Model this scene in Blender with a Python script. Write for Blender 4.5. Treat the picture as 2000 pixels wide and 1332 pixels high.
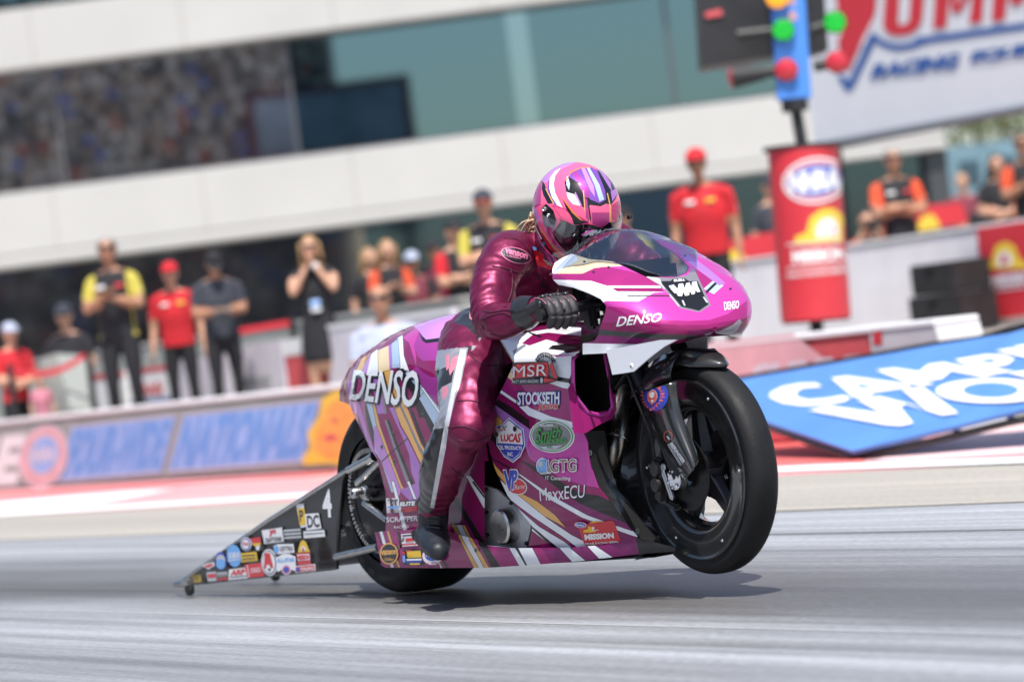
import bpy, bmesh, math, random
from mathutils import Vector, Matrix, noise
from mathutils.bvhtree import BVHTree
from mathutils.interpolate import poly_3d_calc
random.seed(7)
for o in list(bpy.data.objects): bpy.data.objects.remove(o)
sc = bpy.context.scene
COL = sc.collection
V = Vector
# ------------------------------------------------------------------ camera
FPX = 6300.0; CH = 0.84
_r = math.atan(.128); _p = 26 * math.cos(_r) / FPX
_up0 = V((0, math.sin(_p), math.cos(_p))); _r0 = V((1, 0, 0))
CF = V((0, math.cos(_p), -math.sin(_p)))
CR = _r0 * math.cos(_r) - _up0 * math.sin(_r)
CU = _up0 * math.cos(_r) + _r0 * math.sin(_r)
CP = V((0, 0, CH))
cam = bpy.data.cameras.new('camera'); camo = bpy.data.objects.new('camera', cam); COL.objects.link(camo)
camo.matrix_world = Matrix(((CR.x, CU.x, -CF.x, CP.x), (CR.y, CU.y, -CF.y, CP.y), (CR.z, CU.z, -CF.z, CP.z), (0, 0, 0, 1)))
cam.sensor_width = 36; cam.sensor_fit = 'HORIZONTAL'; cam.lens = FPX / 2000 * 36
cam.clip_start = .1; cam.clip_end = 3000
cam.dof.use_dof = True; cam.dof.focus_distance = 9.75; cam.dof.aperture_fstop = 2.4
sc.camera = camo
# ------------------------------------------------------------------ light
SUN_EL = math.radians(63); SUN_AZ = (0.1, -0.995)          # direction towards the sun on the ground plan
w = bpy.data.worlds.new('World'); sc.world = w; w.use_nodes = True
nt = w.node_tree; bgn = nt.nodes['Background']; sky = nt.nodes.new('ShaderNodeTexSky')
sky.sky_type = 'NISHITA'; sky.sun_disc = False; sky.sun_elevation = SUN_EL
sky.sun_rotation = math.atan2(SUN_AZ[0], SUN_AZ[1]); sky.dust_density = 1.5; sky.air_density = 1.0
nt.links.new(sky.outputs[0], bgn.inputs[0]); bgn.inputs[1].default_value = .135
sl = bpy.data.lights.new('sun', 'SUN'); so = bpy.data.objects.new('sun', sl); COL.objects.link(so)
sl.energy = 4.8; sl.angle = math.radians(.5); sl.color = (1, .96, .9)
_sd = V((SUN_AZ[0] * math.cos(SUN_EL), SUN_AZ[1] * math.cos(SUN_EL), math.sin(SUN_EL))).normalized()
so.rotation_euler = _sd.to_track_quat('Z', 'Y').to_euler()
sc.view_settings.view_transform = 'Standard'; sc.view_settings.look = 'None'
sc.view_settings.exposure = .36; sc.view_settings.gamma = 1
# ------------------------------------------------------------------ photo geometry -> place geometry
def ray(px, py): return CF + CR * ((px - 1000) / FPX) + CU * ((666 - py) / FPX)
def G(px, py, z=0):
    d = ray(px, py); return CP + d * ((z - CH) / d.z)
def D(px, py, y):
    d = ray(px, py); return CP + d * (y / d.y)
def proj(p):
    v = p - CP; z = v.dot(CF); return (1000 + FPX * v.dot(CR) / z, 666 - FPX * v.dot(CU) / z)
O = G(820, 1152); _a = math.radians(31)
BF = V((math.sin(_a), -math.cos(_a), 0)); BL = V((math.cos(_a), math.sin(_a), 0))
BRZ = math.atan2(BF.y, BF.x)
def W(px, py, Y):                      # point of the picture on the bike's lateral plane Y (left positive)
    d = ray(px, py); t = ((O - CP).dot(BL) + Y) / d.dot(BL); return CP + d * t
def B(X, Y, Z): return O + BF * X + BL * Y + V((0, 0, Z))
def toB(p): q = p - O; return (q.dot(BF), q.dot(BL), q.z)
def PL(px, py, p0, n):                 # point of the picture on a plane
    d = ray(px, py); return CP + d * ((p0 - CP).dot(n) / d.dot(n))
def mp(c, pts): return [(c[0] + x / c[2], c[1] + y / c[2]) for x, y in pts]
cA = (640, 560, 2.148); cB = (900, 440, 3.448); cC = (900, 680, 2.961); cD = (1140, 680, 2.96); cE = (320, 880, 4.441)
cH = (980, 300, 5.55); cT1 = (640, 590, 6.66); cT2 = (640, 760, 6.66); cT3 = (640, 940, 5.55); cN = (1060, 440, 4.757)
cM = (920, 600, 6.66); cG = (980, 540, 8.88); cK = (1100, 640, 8.32); cS = (860, 440, 5.123)
cBL = (0, 420, 2.857); cBM = (640, 340, 3.505); cBR = (1260, 240, 2.703); cBT = (1300, 0, 2.857); cBW = (0, 740, 2.857); cBC = (1400, 600, 3.333)
# ------------------------------------------------------------------ materials
_M = {}
def mat(name, col, rough=.5, metal=0., coat=0., bump=0., bscale=60., bdist=.004, var=0., vscale=4., trans=0., emit=None, spec=.5, coatr=.05, flake=0.):
    if name in _M: return _M[name]
    m = bpy.data.materials.new(name); m.use_nodes = True; n = m.node_tree; b = n.nodes['Principled BSDF']
    b.inputs['Base Color'].default_value = (*col, 1); b.inputs['Roughness'].default_value = rough
    b.inputs['Metallic'].default_value = metal; b.inputs['Coat Weight'].default_value = coat; b.inputs['Coat Roughness'].default_value = coatr
    b.inputs['Specular IOR Level'].default_value = spec
    if trans: b.inputs['Transmission Weight'].default_value = trans
    if emit: b.inputs['Emission Color'].default_value = (*emit[0], 1); b.inputs['Emission Strength'].default_value = emit[1]
    tc = n.nodes.new('ShaderNodeTexCoord')
    if var:
        t = n.nodes.new('ShaderNodeTexNoise'); t.inputs['Scale'].default_value = vscale; t.inputs['Detail'].default_value = 5
        n.links.new(tc.outputs['Object'], t.inputs['Vector'])
        mr = n.nodes.new('ShaderNodeMapRange'); mr.inputs[1].default_value = .3; mr.inputs[2].default_value = .7
        mr.inputs[3].default_value = 1 - var; mr.inputs[4].default_value = 1 + var
        n.links.new(t.outputs[0], mr.inputs[0])
        mx = n.nodes.new('ShaderNodeVectorMath'); mx.operation = 'SCALE'; mx.inputs[0].default_value = col
        n.links.new(mr.outputs[0], mx.inputs['Scale']); n.links.new(mx.outputs[0], b.inputs['Base Color'])
        m2 = n.nodes.new('ShaderNodeMath'); m2.operation = 'MULTIPLY'; m2.inputs[1].default_value = rough
        n.links.new(mr.outputs[0], m2.inputs[0]); n.links.new(m2.outputs[0], b.inputs['Roughness'])
    if bump or flake:
        t = n.nodes.new('ShaderNodeTexNoise'); t.inputs['Scale'].default_value = bscale if bump else 900; t.inputs['Detail'].default_value = 4
        n.links.new(tc.outputs['Object'], t.inputs['Vector'])
        bp = n.nodes.new('ShaderNodeBump'); bp.inputs['Strength'].default_value = bump or flake; bp.inputs['Distance'].default_value = bdist if bump else .0006
        n.links.new(t.outputs[0], bp.inputs['Height']); n.links.new(bp.outputs[0], b.inputs['Normal'])
    _M[name] = m; return m
def paintm(name, col, metal=.12, rough=.38): return mat('paint_' + name, col, rough, metal, coat=.85, flake=.15, coatr=.03, spec=.06)
P = {k: paintm(k, *v) for k, v in dict(
    magenta=((.24, .008, .095),), mid=((.33, .018, .155),), pink=((.52, .05, .33),), purple=((.33, .04, .27),), lav=((.40, .17, .52),),
    lilac=((.52, .23, .60),), gold=((.78, .42, .12),), cream=((.86, .66, .38),), white=((.80, .82, .86), 0, .35), black=((.012, .012, .014), 0, .3),
    grey=((.25, .24, .27), .3, .35), blue=((.42, .55, .72), .1, .3), dark=((.14, .006, .07),), plum=((.2, .01, .12),), red=((.6, .01, .05),), rose=((.42, .045, .2),),
    hot=((.95, .13, .29), .1, .3), hotdk=((.5, .03, .16), .1, .3), violet=((.28, .1, .5), .4, .2), orange=((.8, .25, .05), .2, .3)).items()}
INK = {k: mat('sticker_' + k, c, .35, 0, coat=.4) for k, c in dict(white=(.82, .82, .84), black=(.015, .015, .018), red=(.62, .02, .03), yellow=(.8, .5, .02), blue=(.03, .06, .45),
    green=(.04, .3, .05), grey=(.2, .22, .2), silver=(.5, .52, .55), pink=(.7, .2, .35), lblue=(.15, .4, .8), navy=(.02, .03, .15), brown=(.2, .1, .04), orange=(.75, .12, .06), gold=(.75, .38, .03)).items()}
def carbonm(name, col=.012, rough=.28):
    m = mat(name, (col,) * 3, rough, 0, coat=.8); n = m.node_tree; b = n.nodes['Principled BSDF']
    tc = n.nodes.new('ShaderNodeTexCoord'); wv = n.nodes.new('ShaderNodeTexWave'); wv.bands_direction = 'DIAGONAL'; wv.inputs['Scale'].default_value = 170
    n.links.new(tc.outputs['Object'], wv.inputs['Vector']); r = n.nodes.new('ShaderNodeMapRange')
    r.inputs[3].default_value = col * .5; r.inputs[4].default_value = col * 2.6
    n.links.new(wv.outputs['Fac'], r.inputs[0]); n.links.new(r.outputs[0], b.inputs['Base Color']); return m
CARBON = carbonm('carbon_weave'); CARBON2 = carbonm('carbon_gloss', .011, .2)
BLACK = mat('satin_black', (.012, .012, .013), .42, var=.2, vscale=20); BLACKM = mat('anodised_black', (.02, .019, .024), .35, .6)
DARK = mat('engine_dark', (.006, .006, .007), .6); STEEL = mat('brushed_steel', (.55, .54, .52), .3, 1, var=.15, vscale=30)
ALU = mat('machined_aluminium', (.62, .62, .62), .26, 1, var=.12, vscale=25); TITAN = mat('exhaust_steel', (.32, .29, .25), .28, 1, var=.25, vscale=14)
RUB = mat('tyre_rubber', (.010, .010, .011), .6, spec=.3, bump=.25, bscale=160, var=.25, vscale=9); RUB2 = mat('tyre_sidewall', (.014, .014, .015), .42, var=.2, vscale=12)
CHROME = mat('chrome', (.8, .8, .8), .12, 1)
# ------------------------------------------------------------------ objects
def inv(o):
    return o.matrix_world.inverted() if o else Matrix()
def tagp(o, label=None, cat=None, group=None, kind=None):
    if label: o['label'] = label
    if cat: o['category'] = cat
    if group: o['group'] = group
    if kind: o['kind'] = kind
    return o
def thing(name, label, cat, loc=(0, 0, 0), rz=0, group=None):
    o = bpy.data.objects.new(name, None); COL.objects.link(o); o.empty_display_size = .1
    o.location = loc; o.rotation_euler = (0, 0, rz)
    o.matrix_world = Matrix.Translation(loc) @ Matrix.Rotation(rz, 4, 'Z')
    return tagp(o, label, cat, group)
MW = {}
def wmat(o):
    if o is None: return Matrix()
    return MW.get(o.name, Matrix())
def obj(name, bm, mats, parent=None, smooth=True, normals=None):
    if not isinstance(mats, (list, tuple)): mats = [mats]
    me = bpy.data.meshes.new(name)
    if isinstance(bm, bmesh.types.BMesh):
        bm.to_mesh(me); bm.free()
    else: me.from_pydata(*bm)
    for m in mats: me.materials.append(m)
    if smooth:
        for p in me.polygons: p.use_smooth = True
        if smooth is not True:
            me.set_sharp_from_angle(angle=math.radians(smooth))
    if normals:
        nfun = normals; out = []
        for p in me.polygons:
            for li in p.loop_indices: out.append(nfun(me.vertices[me.loops[li].vertex_index].co, p.normal))
        me.normals_split_custom_set(out)
    o = bpy.data.objects.new(name, me); COL.objects.link(o)
    if parent is not None:
        root = parent
        while root.parent: root = root.parent
        M = Matrix.Translation(root.location) @ Matrix.Rotation(root.rotation_euler[2], 4, 'Z')
        if root.type == 'EMPTY': me.transform(M.inverted())
        o.parent = parent
    return o
def objs(name, bm, mats, parent=None, smooth=True):
    """one object per loose piece"""
    bm.verts.ensure_lookup_table(); seen = set(); out = []
    for v0 in bm.verts:
        if v0 in seen: continue
        st = [v0]; comp = []; seen.add(v0)
        while st:
            v = st.pop(); comp.append(v)
            for e in v.link_edges:
                w_ = e.other_vert(v)
                if w_ not in seen: seen.add(w_); st.append(w_)
        b = bmesh.new(); mp_ = {v: b.verts.new(v.co) for v in comp}
        for f in {f for v in comp for f in v.link_faces}:
            g = b.faces.new([mp_[v] for v in f.verts]); g.material_index = f.material_index
        out.append(obj(name, b, mats, parent, smooth))
    bm.free(); return out
def box(bm, c, s, rot=None, bev=0, mi=0):
    r = bmesh.ops.create_cube(bm, size=1); vs = r['verts']
    bmesh.ops.scale(bm, vec=V(s), verts=vs)
    if bev:
        es = list({e for v in vs for e in v.link_edges}); rr = bmesh.ops.bevel(bm, geom=es, offset=bev, segments=2, affect='EDGES'); vs = list({v for f in rr['faces'] for v in f.verts} | {v for v in vs if v.is_valid})
    M = Matrix.Translation(V(c)) @ (rot.to_4x4() if rot else Matrix())
    bmesh.ops.transform(bm, matrix=M, verts=vs)
    if mi:
        for f in {f for v in vs for f in v.link_faces}: f.material_index = mi
    return vs
BROT = Matrix((BF, BL, V((0, 0, 1)))).transposed()      # bike axes
def frame(d, up=V((0, 0, 1))):
    d = d.normalized(); x = up.cross(d)
    if x.length < 1e-4: x = V((1, 0, 0)).cross(d)
    x.normalize(); y = d.cross(x); return x, y, d
def tube(bm, pts, rad, n=12, cap=True, mi=0, up=V((0, 0, 1)), ell=None):
    """swept tube; rad number/list; ell = (a,b) factors per axis"""
    pts = [V(p) for p in pts]; k = len(pts)
    if not isinstance(rad, (list, tuple)): rad = [rad] * k
    rings = []
    for i, p in enumerate(pts):
        d = (pts[min(i + 1, k - 1)] - pts[max(i - 1, 0)]); x, y, _ = frame(d, up)
        a, b = (ell[i] if isinstance(ell, list) else ell) if ell else (1, 1)
        rings.append([bm.verts.new(p + x * (rad[i] * a * math.cos(2 * math.pi * j / n)) + y * (rad[i] * b * math.sin(2 * math.pi * j / n))) for j in range(n)])
    for i in range(k - 1):
        for j in range(n):
            f = bm.faces.new((rings[i][j], rings[i][(j + 1) % n], rings[i + 1][(j + 1) % n], rings[i + 1][j])); f.material_index = mi
    if cap:
        for rg, fl in ((rings[0], 1), (rings[-1], 0)):
            f = bm.faces.new(rg[::-1] if fl else rg); f.material_index = mi
    return rings
def capsule(bm, a, b, ra, rb, n=12):
    a = V(a); b = V(b); d = (b - a); L = max(d.length, 1e-5); d = d / L
    pts = []; rad = []
    for t in (80, 55, 30): pts.append(a - d * ra * math.sin(math.radians(t))); rad.append(ra * math.cos(math.radians(t)))
    pts += [a, b]; rad += [ra, rb]
    for t in (30, 55, 80): pts.append(b + d * rb * math.sin(math.radians(t))); rad.append(rb * math.cos(math.radians(t)))
    tube(bm, pts, rad, n)
def ellipsoid(bm, c, r, rot=None, u=20, v=14):
    rr = bmesh.ops.create_uvsphere(bm, u_segments=u, v_segments=v, radius=1)
    M = Matrix.Translation(V(c)) @ (rot.to_4x4() if rot else Matrix()) @ Matrix.Diagonal((*r, 1))
    bmesh.ops.transform(bm, matrix=M, verts=rr['verts']); return rr['verts']
def lathe(bm, prof, c, ax, n=48, mi=0, up=V((0, 0, 1))):
    """prof: (radius, offset along ax)"""
    x, y, d = frame(V(ax), up if abs(V(ax).normalized().z) < .9 else V((1, 0, 0))); rings = []
    for r, o in prof: rings.append([bm.verts.new(V(c) + d * o + (x * math.cos(2 * math.pi * j / n) + y * math.sin(2 * math.pi * j / n)) * r) for j in range(n)])
    for i in range(len(prof) - 1):
        m = mi[i] if isinstance(mi, list) else mi
        for j in range(n):
            f = bm.faces.new((rings[i][j], rings[i][(j + 1) % n], rings[i + 1][(j + 1) % n], rings[i + 1][j])); f.material_index = m
    return rings
def grid(bm, rows, mi=0, closed=False):
    vs = [[bm.verts.new(p) for p in r] for r in rows]
    for i in range(len(vs) - 1):
        n = len(vs[i])
        for j in range(n if closed else n - 1):
            f = bm.faces.new((vs[i][j], vs[i][(j + 1) % n], vs[i + 1][(j + 1) % n], vs[i + 1][j])); f.material_index = mi
    return vs
def cr(pts, n):                                    # Catmull-Rom through points (tuples or vectors), n samples per span
    pts = [tuple(p) for p in pts]; out = []; k = len(pts)
    for i in range(k - 1):
        a, b, c, d = pts[max(i - 1, 0)], pts[i], pts[i + 1], pts[min(i + 2, k - 1)]
        for s in range(n):
            t = s / n; out.append(tuple(.5 * (2 * q + (r - p) * t + (2 * p - 5 * q + 4 * r - s_) * t * t + (3 * q - p - 3 * r + s_) * t ** 3) for p, q, r, s_ in zip(a, b, c, d)))
    out.append(pts[-1]); return out
def thicken(bm, t):
    """give an open sheet real thickness (inwards, away from its normals)"""
    bm.normal_update(); src = list(bm.faces); inner = {v: bm.verts.new(v.co - v.normal * t) for v in list(bm.verts)}
    be = [(e, e.link_faces[0]) for e in bm.edges if len(e.link_faces) == 1]
    for f in src:
        g = bm.faces.new([inner[v] for v in reversed(f.verts)]); g.material_index = f.material_index; g.smooth = f.smooth
    for e, f in be:
        a, b = e.verts
        for l in f.loops:
            if l.edge == e: a, b = l.vert, l.link_loop_next.vert
        g = bm.faces.new((b, a, inner[a], inner[b])); g.material_index = f.material_index
    bm.normal_update()
def faceto(bm, d):
    bm.normal_update()
    if sum((f.normal * f.calc_area()).dot(d) for f in bm.faces) < 0: bmesh.ops.reverse_faces(bm, faces=bm.faces[:])
    bm.normal_update()
def interp(xs, ys, x):
    if x <= xs[0]: return ys[0]
    for i in range(len(xs) - 1):
        if x <= xs[i + 1]:
            t = (x - xs[i]) / (xs[i + 1] - xs[i]); t = t * t * (3 - 2 * t) * .5 + t * .5
            return ys[i] + (ys[i + 1] - ys[i]) * t
    return ys[-1]
def inpoly(p, poly):
    x, y = p; c = False; j = len(poly) - 1
    for i in range(len(poly)):
        xi, yi = poly[i]; xj, yj = poly[j]
        if (yi > y) != (yj > y) and x < (xj - xi) * (y - yi) / (yj - yi) + xi: c = not c
        j = i
    return c
def cut(bm, poly, cache, front=True, only=None):
    """cut bm's faces along a picture-space outline; returns the faces inside"""
    def pj(v):
        q = cache.get(v)
        if q is None: q = cache[v] = proj(v.co)
        return q
    k = len(poly)
    bx0 = min(p[0] for p in poly); bx1 = max(p[0] for p in poly); by0 = min(p[1] for p in poly); by1 = max(p[1] for p in poly)
    cand = []
    for f in bm.faces:
        q = [pj(v) for v in f.verts]
        if max(a[0] for a in q) < bx0 or min(a[0] for a in q) > bx1 or max(a[1] for a in q) < by0 or min(a[1] for a in q) > by1: continue
        if front and (f.calc_center_median() - CP).dot(f.normal) > 0: continue
        if only and not only(f): continue
        cand.append(f)
    cs = set(cand)
    for i in range(k):
        a, b = poly[i], poly[(i + 1) % k]
        x0, x1 = min(a[0], b[0]) - .05, max(a[0], b[0]) + .05; y0, y1 = min(a[1], b[1]) - .05, max(a[1], b[1]) + .05
        n = ray(*a).cross(ray(*b))
        if n.length < 1e-9: continue
        n.normalize(); fs = []
        for f in cs:
            q = [pj(v) for v in f.verts]
            if max(c[0] for c in q) < x0 or min(c[0] for c in q) > x1 or max(c[1] for c in q) < y0 or min(c[1] for c in q) > y1: continue
            s = [(v.co - CP).dot(n) for v in f.verts]
            if min(s) < -1e-5 and max(s) > 1e-5: fs.append(f)
        if not fs: continue
        geom = list({v for f in fs for v in f.verts}) + list({e for f in fs for e in f.edges}) + fs
        r = bmesh.ops.bisect_plane(bm, geom=geom, dist=1e-6, plane_co=CP, plane_no=n)
        cs = {f for f in cs if f.is_valid} | {f for f in r['geom'] if isinstance(f, bmesh.types.BMFace)}
    ins = []
    for f in cs:
        if f.is_valid and inpoly(proj(f.calc_center_median()), poly): ins.append(f)
    return ins
class Panel:
    """a body panel: built smooth, cut and painted along picture-space outlines, then given its smooth normals back"""
    def __init__(s, bm):
        s.bm = bm; bmesh.ops.recalc_face_normals(bm, faces=bm.faces); s.cache = {}
        s.mats = []; s.ref = None
    def orient(s, d):
        t = sum((f.normal * f.calc_area()).dot(d) for f in s.bm.faces)
        if t < 0: bmesh.ops.reverse_faces(s.bm, faces=s.bm.faces)
        s.bm.normal_update(); s.snap()
    def snap(s):
        bm = s.bm; bm.normal_update(); bm.verts.ensure_lookup_table(); bm.faces.ensure_lookup_table()
        s.rv = [v.co.copy() for v in bm.verts]; s.rn = [v.normal.copy() for v in bm.verts]
        bm.verts.index_update(); s.rf = [[v.index for v in f.verts] for f in bm.faces]
        s.bvh = BVHTree.FromPolygons(s.rv, s.rf)
    def nrm(s, co, fn):
        loc, n, i, d = s.bvh.find_nearest(co)
        ids = s.rf[i]; w = poly_3d_calc([s.rv[k] for k in ids], loc); q = V((0, 0, 0))
        for k, ww in zip(ids, w): q += s.rn[k] * ww
        q.normalize(); dd = q.dot(fn)
        if abs(dd) < .35: return fn.copy()
        return q if dd > 0 else -q
    def mi(s, m):
        if m not in s.mats: s.mats.append(m)
        return s.mats.index(m)
    def keep(s, poly):
        ins = set(cut(s.bm, poly, s.cache, False)); bmesh.ops.delete(s.bm, geom=[f for f in s.bm.faces if f not in ins], context='FACES'); s.cache.clear()
    def remove(s, poly, front=False):
        ins = cut(s.bm, poly, s.cache, front); bmesh.ops.delete(s.bm, geom=ins, context='FACES'); s.cache.clear()
    def paint(s, m, poly, only=None, line=0):
        s.bm.normal_update()
        if line:
            kb = s.mi(P['black'])
            for f in cut(s.bm, grow(poly, line), s.cache, True, only): f.material_index = kb
        k = s.mi(m)
        for f in cut(s.bm, poly, s.cache, True, only): f.material_index = k
    def finish(s, name, parent, mirror=False, thick=0.003):
        bm = s.bm
        if thick:
            thicken(bm, thick)
        me_n = s.nrm
        o = obj(name, bm, s.mats, parent, normals=me_n)
        if mirror:
            me = o.data.copy(); me.transform(Matrix.Scale(-1, 4, (0, 1, 0))); me.flip_normals()
            o2 = bpy.data.objects.new(name, me); COL.objects.link(o2); o2.parent = parent
        return o
# ------------------------------------------------------------------ flat and conforming graphics
_tc = {}
def textbm(s, bold=0., shear=0.):
    k = (s, bold, shear)
    if k not in _tc:
        c = bpy.data.curves.new('tmp', 'FONT'); c.body = s; c.offset = bold; c.shear = shear; c.resolution_u = 3
        o = bpy.data.objects.new('tmp', c); COL.objects.link(o); bpy.context.view_layer.update()
        me = bpy.data.meshes.new_from_object(o.evaluated_get(bpy.context.evaluated_depsgraph_get()))
        bpy.data.objects.remove(o); bpy.data.curves.remove(c)
        vs = [(v.co.x, v.co.y) for v in me.vertices]; fs = [tuple(p.vertices) for p in me.polygons]; bpy.data.meshes.remove(me)
        x0 = min(v[0] for v in vs); x1 = max(v[0] for v in vs); y0 = min(v[1] for v in vs); y1 = max(v[1] for v in vs)
        if s.isupper() or s.isdigit(): pass
        _tc[k] = ([((a - x0) / (x1 - x0), (b - y0) / (y1 - y0)) for a, b in vs], fs)
    return _tc[k]
def bil(q, u, v):
    (ax, ay), (bx, by), (cx, cy), (dx, dy) = q      # TL TR BR BL ; v up
    tx = ax + (bx - ax) * u; ty = ay + (by - ay) * u; lx = dx + (cx - dx) * u; ly = dy + (cy - dy) * u
    return (lx + (tx - lx) * v, ly + (ty - ly) * v)
class Decal:
    """stickers: picture-space shapes laid on real surfaces as thin film, a little proud of them"""
    def __init__(s, target, base=.0012, step=.0007):
        s.t = target; s.el = []; s.k = 0; s.base = base; s.step = step
    def _place(s, vs, fs, m, sub=0):
        off = s.base + s.step * s.k; s.k = (s.k + 1)
        if s.k > 14: s.k = 3
        b = bmesh.new(); vv = [b.verts.new((x, y, 0)) for x, y in vs]
        for f in fs:
            try: b.faces.new([vv[i] for i in f])
            except ValueError: pass
        x0 = min(v[0] for v in vs); x1 = max(v[0] for v in vs); y0 = min(v[1] for v in vs); y1 = max(v[1] for v in vs)
        if sub:
            for lo, hi, ax in ((x0, x1, 0), (y0, y1, 1)):
                n = int((hi - lo) / sub)
                for i in range(1, n + 1):
                    c = lo + (hi - lo) * i / (n + 1)
                    bmesh.ops.bisect_plane(b, geom=b.verts[:] + b.edges[:] + b.faces[:], plane_co=(c, 0, 0) if ax == 0 else (0, c, 0), plane_no=(1, 0, 0) if ax == 0 else (0, 1, 0))
        h = {v: s.t(v.co.x, v.co.y) for v in b.verts}
        s.el.append([(x0, y0, x1, y1), b, h, off, m])
    def poly(s, pts, m, sub=0): s._place(pts, [tuple(range(len(pts)))], m, sub); return s
    def ell(s, cx, cy, rx, ry, m, ang=0, n=28, sub=0):
        a = math.radians(ang); ca, sa = math.cos(a), math.sin(a)
        return s.poly([(cx + rx * math.cos(t) * ca - ry * math.sin(t) * sa, cy + rx * math.cos(t) * sa + ry * math.sin(t) * ca) for t in (2 * math.pi * i / n for i in range(n))], m, sub)
    def text(s, txt, q, m, bold=.02, shear=0., sub=0):
        vs, fs = textbm(txt, bold, shear); s._place([bil(q, u, v) for u, v in vs], fs, m, sub); return s
    def line(s, txt, x0, y0, x1, y1, h, m, bold=.02, shear=0., lean=0.):   # baseline start/end, height in px
        dx, dy = x1 - x0, y1 - y0; L = math.hypot(dx, dy); nx, ny = dy / L * h, -dx / L * h; nx += lean * h * dx / L; ny += lean * h * dy / L
        return s.text(txt, [(x0 + nx, y0 + ny), (x1 + nx, y1 + ny), (x1, y1), (x0, y0)], m, bold, shear)
    def rect(s, x0, y0, x1, y1, h, m):
        dx, dy = x1 - x0, y1 - y0; L = math.hypot(dx, dy); nx, ny = dy / L * h, -dx / L * h
        return s.poly([(x0, y0), (x1, y1), (x1 + nx, y1 + ny), (x0 + nx, y0 + ny)], m)
    def done(s, name, parent, label=None):
        groups = []
        for e in s.el:
            hit = [g for g in groups if any(e[0][0] < k[0][2] + 1 and k[0][0] < e[0][2] + 1 and e[0][1] < k[0][3] + 1 and k[0][1] < e[0][3] + 1 for k in g)]
            ng = [k for g in hit for k in g] + [e]; groups = [g for g in groups if g not in hit] + [ng]
        for g in groups:
            bm = bmesh.new(); ms = []; lv = {}
            g.sort(key=lambda e: s.el.index(e))
            for n_, (bb, b, h, off, m) in enumerate(g):
                if m not in ms: ms.append(m)
                off = s.base + s.step * n_; q_ = {v: (bm.verts.new(h[v][0] + h[v][1] * off) if h[v] else None) for v in b.verts}
                for f in b.faces:
                    q = [q_[v] for v in f.verts]
                    if all(q):
                        if max((q[i].co - q[i - 1].co).length for i in range(len(q))) > (50 if getattr(s.t, 'flat', 0) else .6): continue
                        nf = bm.faces.new(q); nf.material_index = ms.index(m); nf.normal_update()
                        if nf.normal.dot(nf.calc_center_median() - CP) > 0: nf.normal_flip()
                b.free()
            if bm.faces:
                o = obj(name, bm, ms, parent, smooth=False)
                if label: o['label'] = label
            else: bm.free()
def grow(q, d):
    n = len(q); ar = sum(q[i][0] * q[(i + 1) % n][1] - q[(i + 1) % n][0] * q[i][1] for i in range(n)); sg = 1 if ar > 0 else -1; out = []
    for i in range(n):
        (ax, ay), (bx, by), (cx, cy) = q[i - 1], q[i], q[(i + 1) % n]
        u = V((by - ay, ax - bx)); w_ = V((cy - by, bx - cx))
        if u.length < 1e-6 or w_.length < 1e-6: out.append((bx, by)); continue
        u.normalize(); w_.normalize(); m = u + w_
        if m.length < .5: m = u
        m = m / max(m.length_squared / 2, .5); out.append((bx + m.x * d * sg, by + m.y * d * sg))
    return out
def on_bvh(bvhs):
    def f(px, py):
        d = ray(px, py).normalized(); best = None
        for b in bvhs:
            h = b.ray_cast(CP, d)
            if h[0] is not None and (best is None or h[3] < best[2]):
                n = h[1] if h[1].dot(d) < 0 else -h[1]; best = (h[0], n, h[3])
        return best
    return f
def on_plane(p0, n):
    n = n.normalized()
    if n.dot(CF) > 0: n = -n
    f = lambda px, py: (PL(px, py, p0, n), n)
    f.flat = True; return f
I = INK
class Dc(Decal):
    def __init__(s, target, c, **k): Decal.__init__(s, target, **k); s.c = c
    def P_(s, m, *q, sub=0): return s.poly(mp(s.c, q), I[m] if isinstance(m, str) else m, sub)
    def T_(s, t, m, *q, bold=.02, shear=0., sub=0): return s.text(t, mp(s.c, q), I[m] if isinstance(m, str) else m, bold, shear, sub)
    def E_(s, m, x, y, rx, ry, ang=0, sub=None):
        if sub is None: sub = 0 if getattr(s.t, 'flat', 0) else 5
        (a, b), = mp(s.c, [(x, y)]); return s.ell(a, b, rx / s.c[2], ry / s.c[2], I[m] if isinstance(m, str) else m, ang, 32, sub)
def remeshed(bm, vox, smooth=6, fac=.5, name='tmp'):
    me = bpy.data.meshes.new('tmp'); bm.to_mesh(me); bm.free(); o = bpy.data.objects.new('tmp', me); COL.objects.link(o)
    m = o.modifiers.new('r', 'REMESH'); m.mode = 'VOXEL'; m.voxel_size = vox
    if smooth: s = o.modifiers.new('s', 'SMOOTH'); s.factor = fac; s.iterations = smooth
    bpy.context.view_layer.update(); me2 = bpy.data.meshes.new_from_object(o.evaluated_get(bpy.context.evaluated_depsgraph_get()))
    bpy.data.objects.remove(o); bpy.data.meshes.remove(me); b = bmesh.new(); b.from_mesh(me2); bpy.data.meshes.remove(me2); return b
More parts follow.
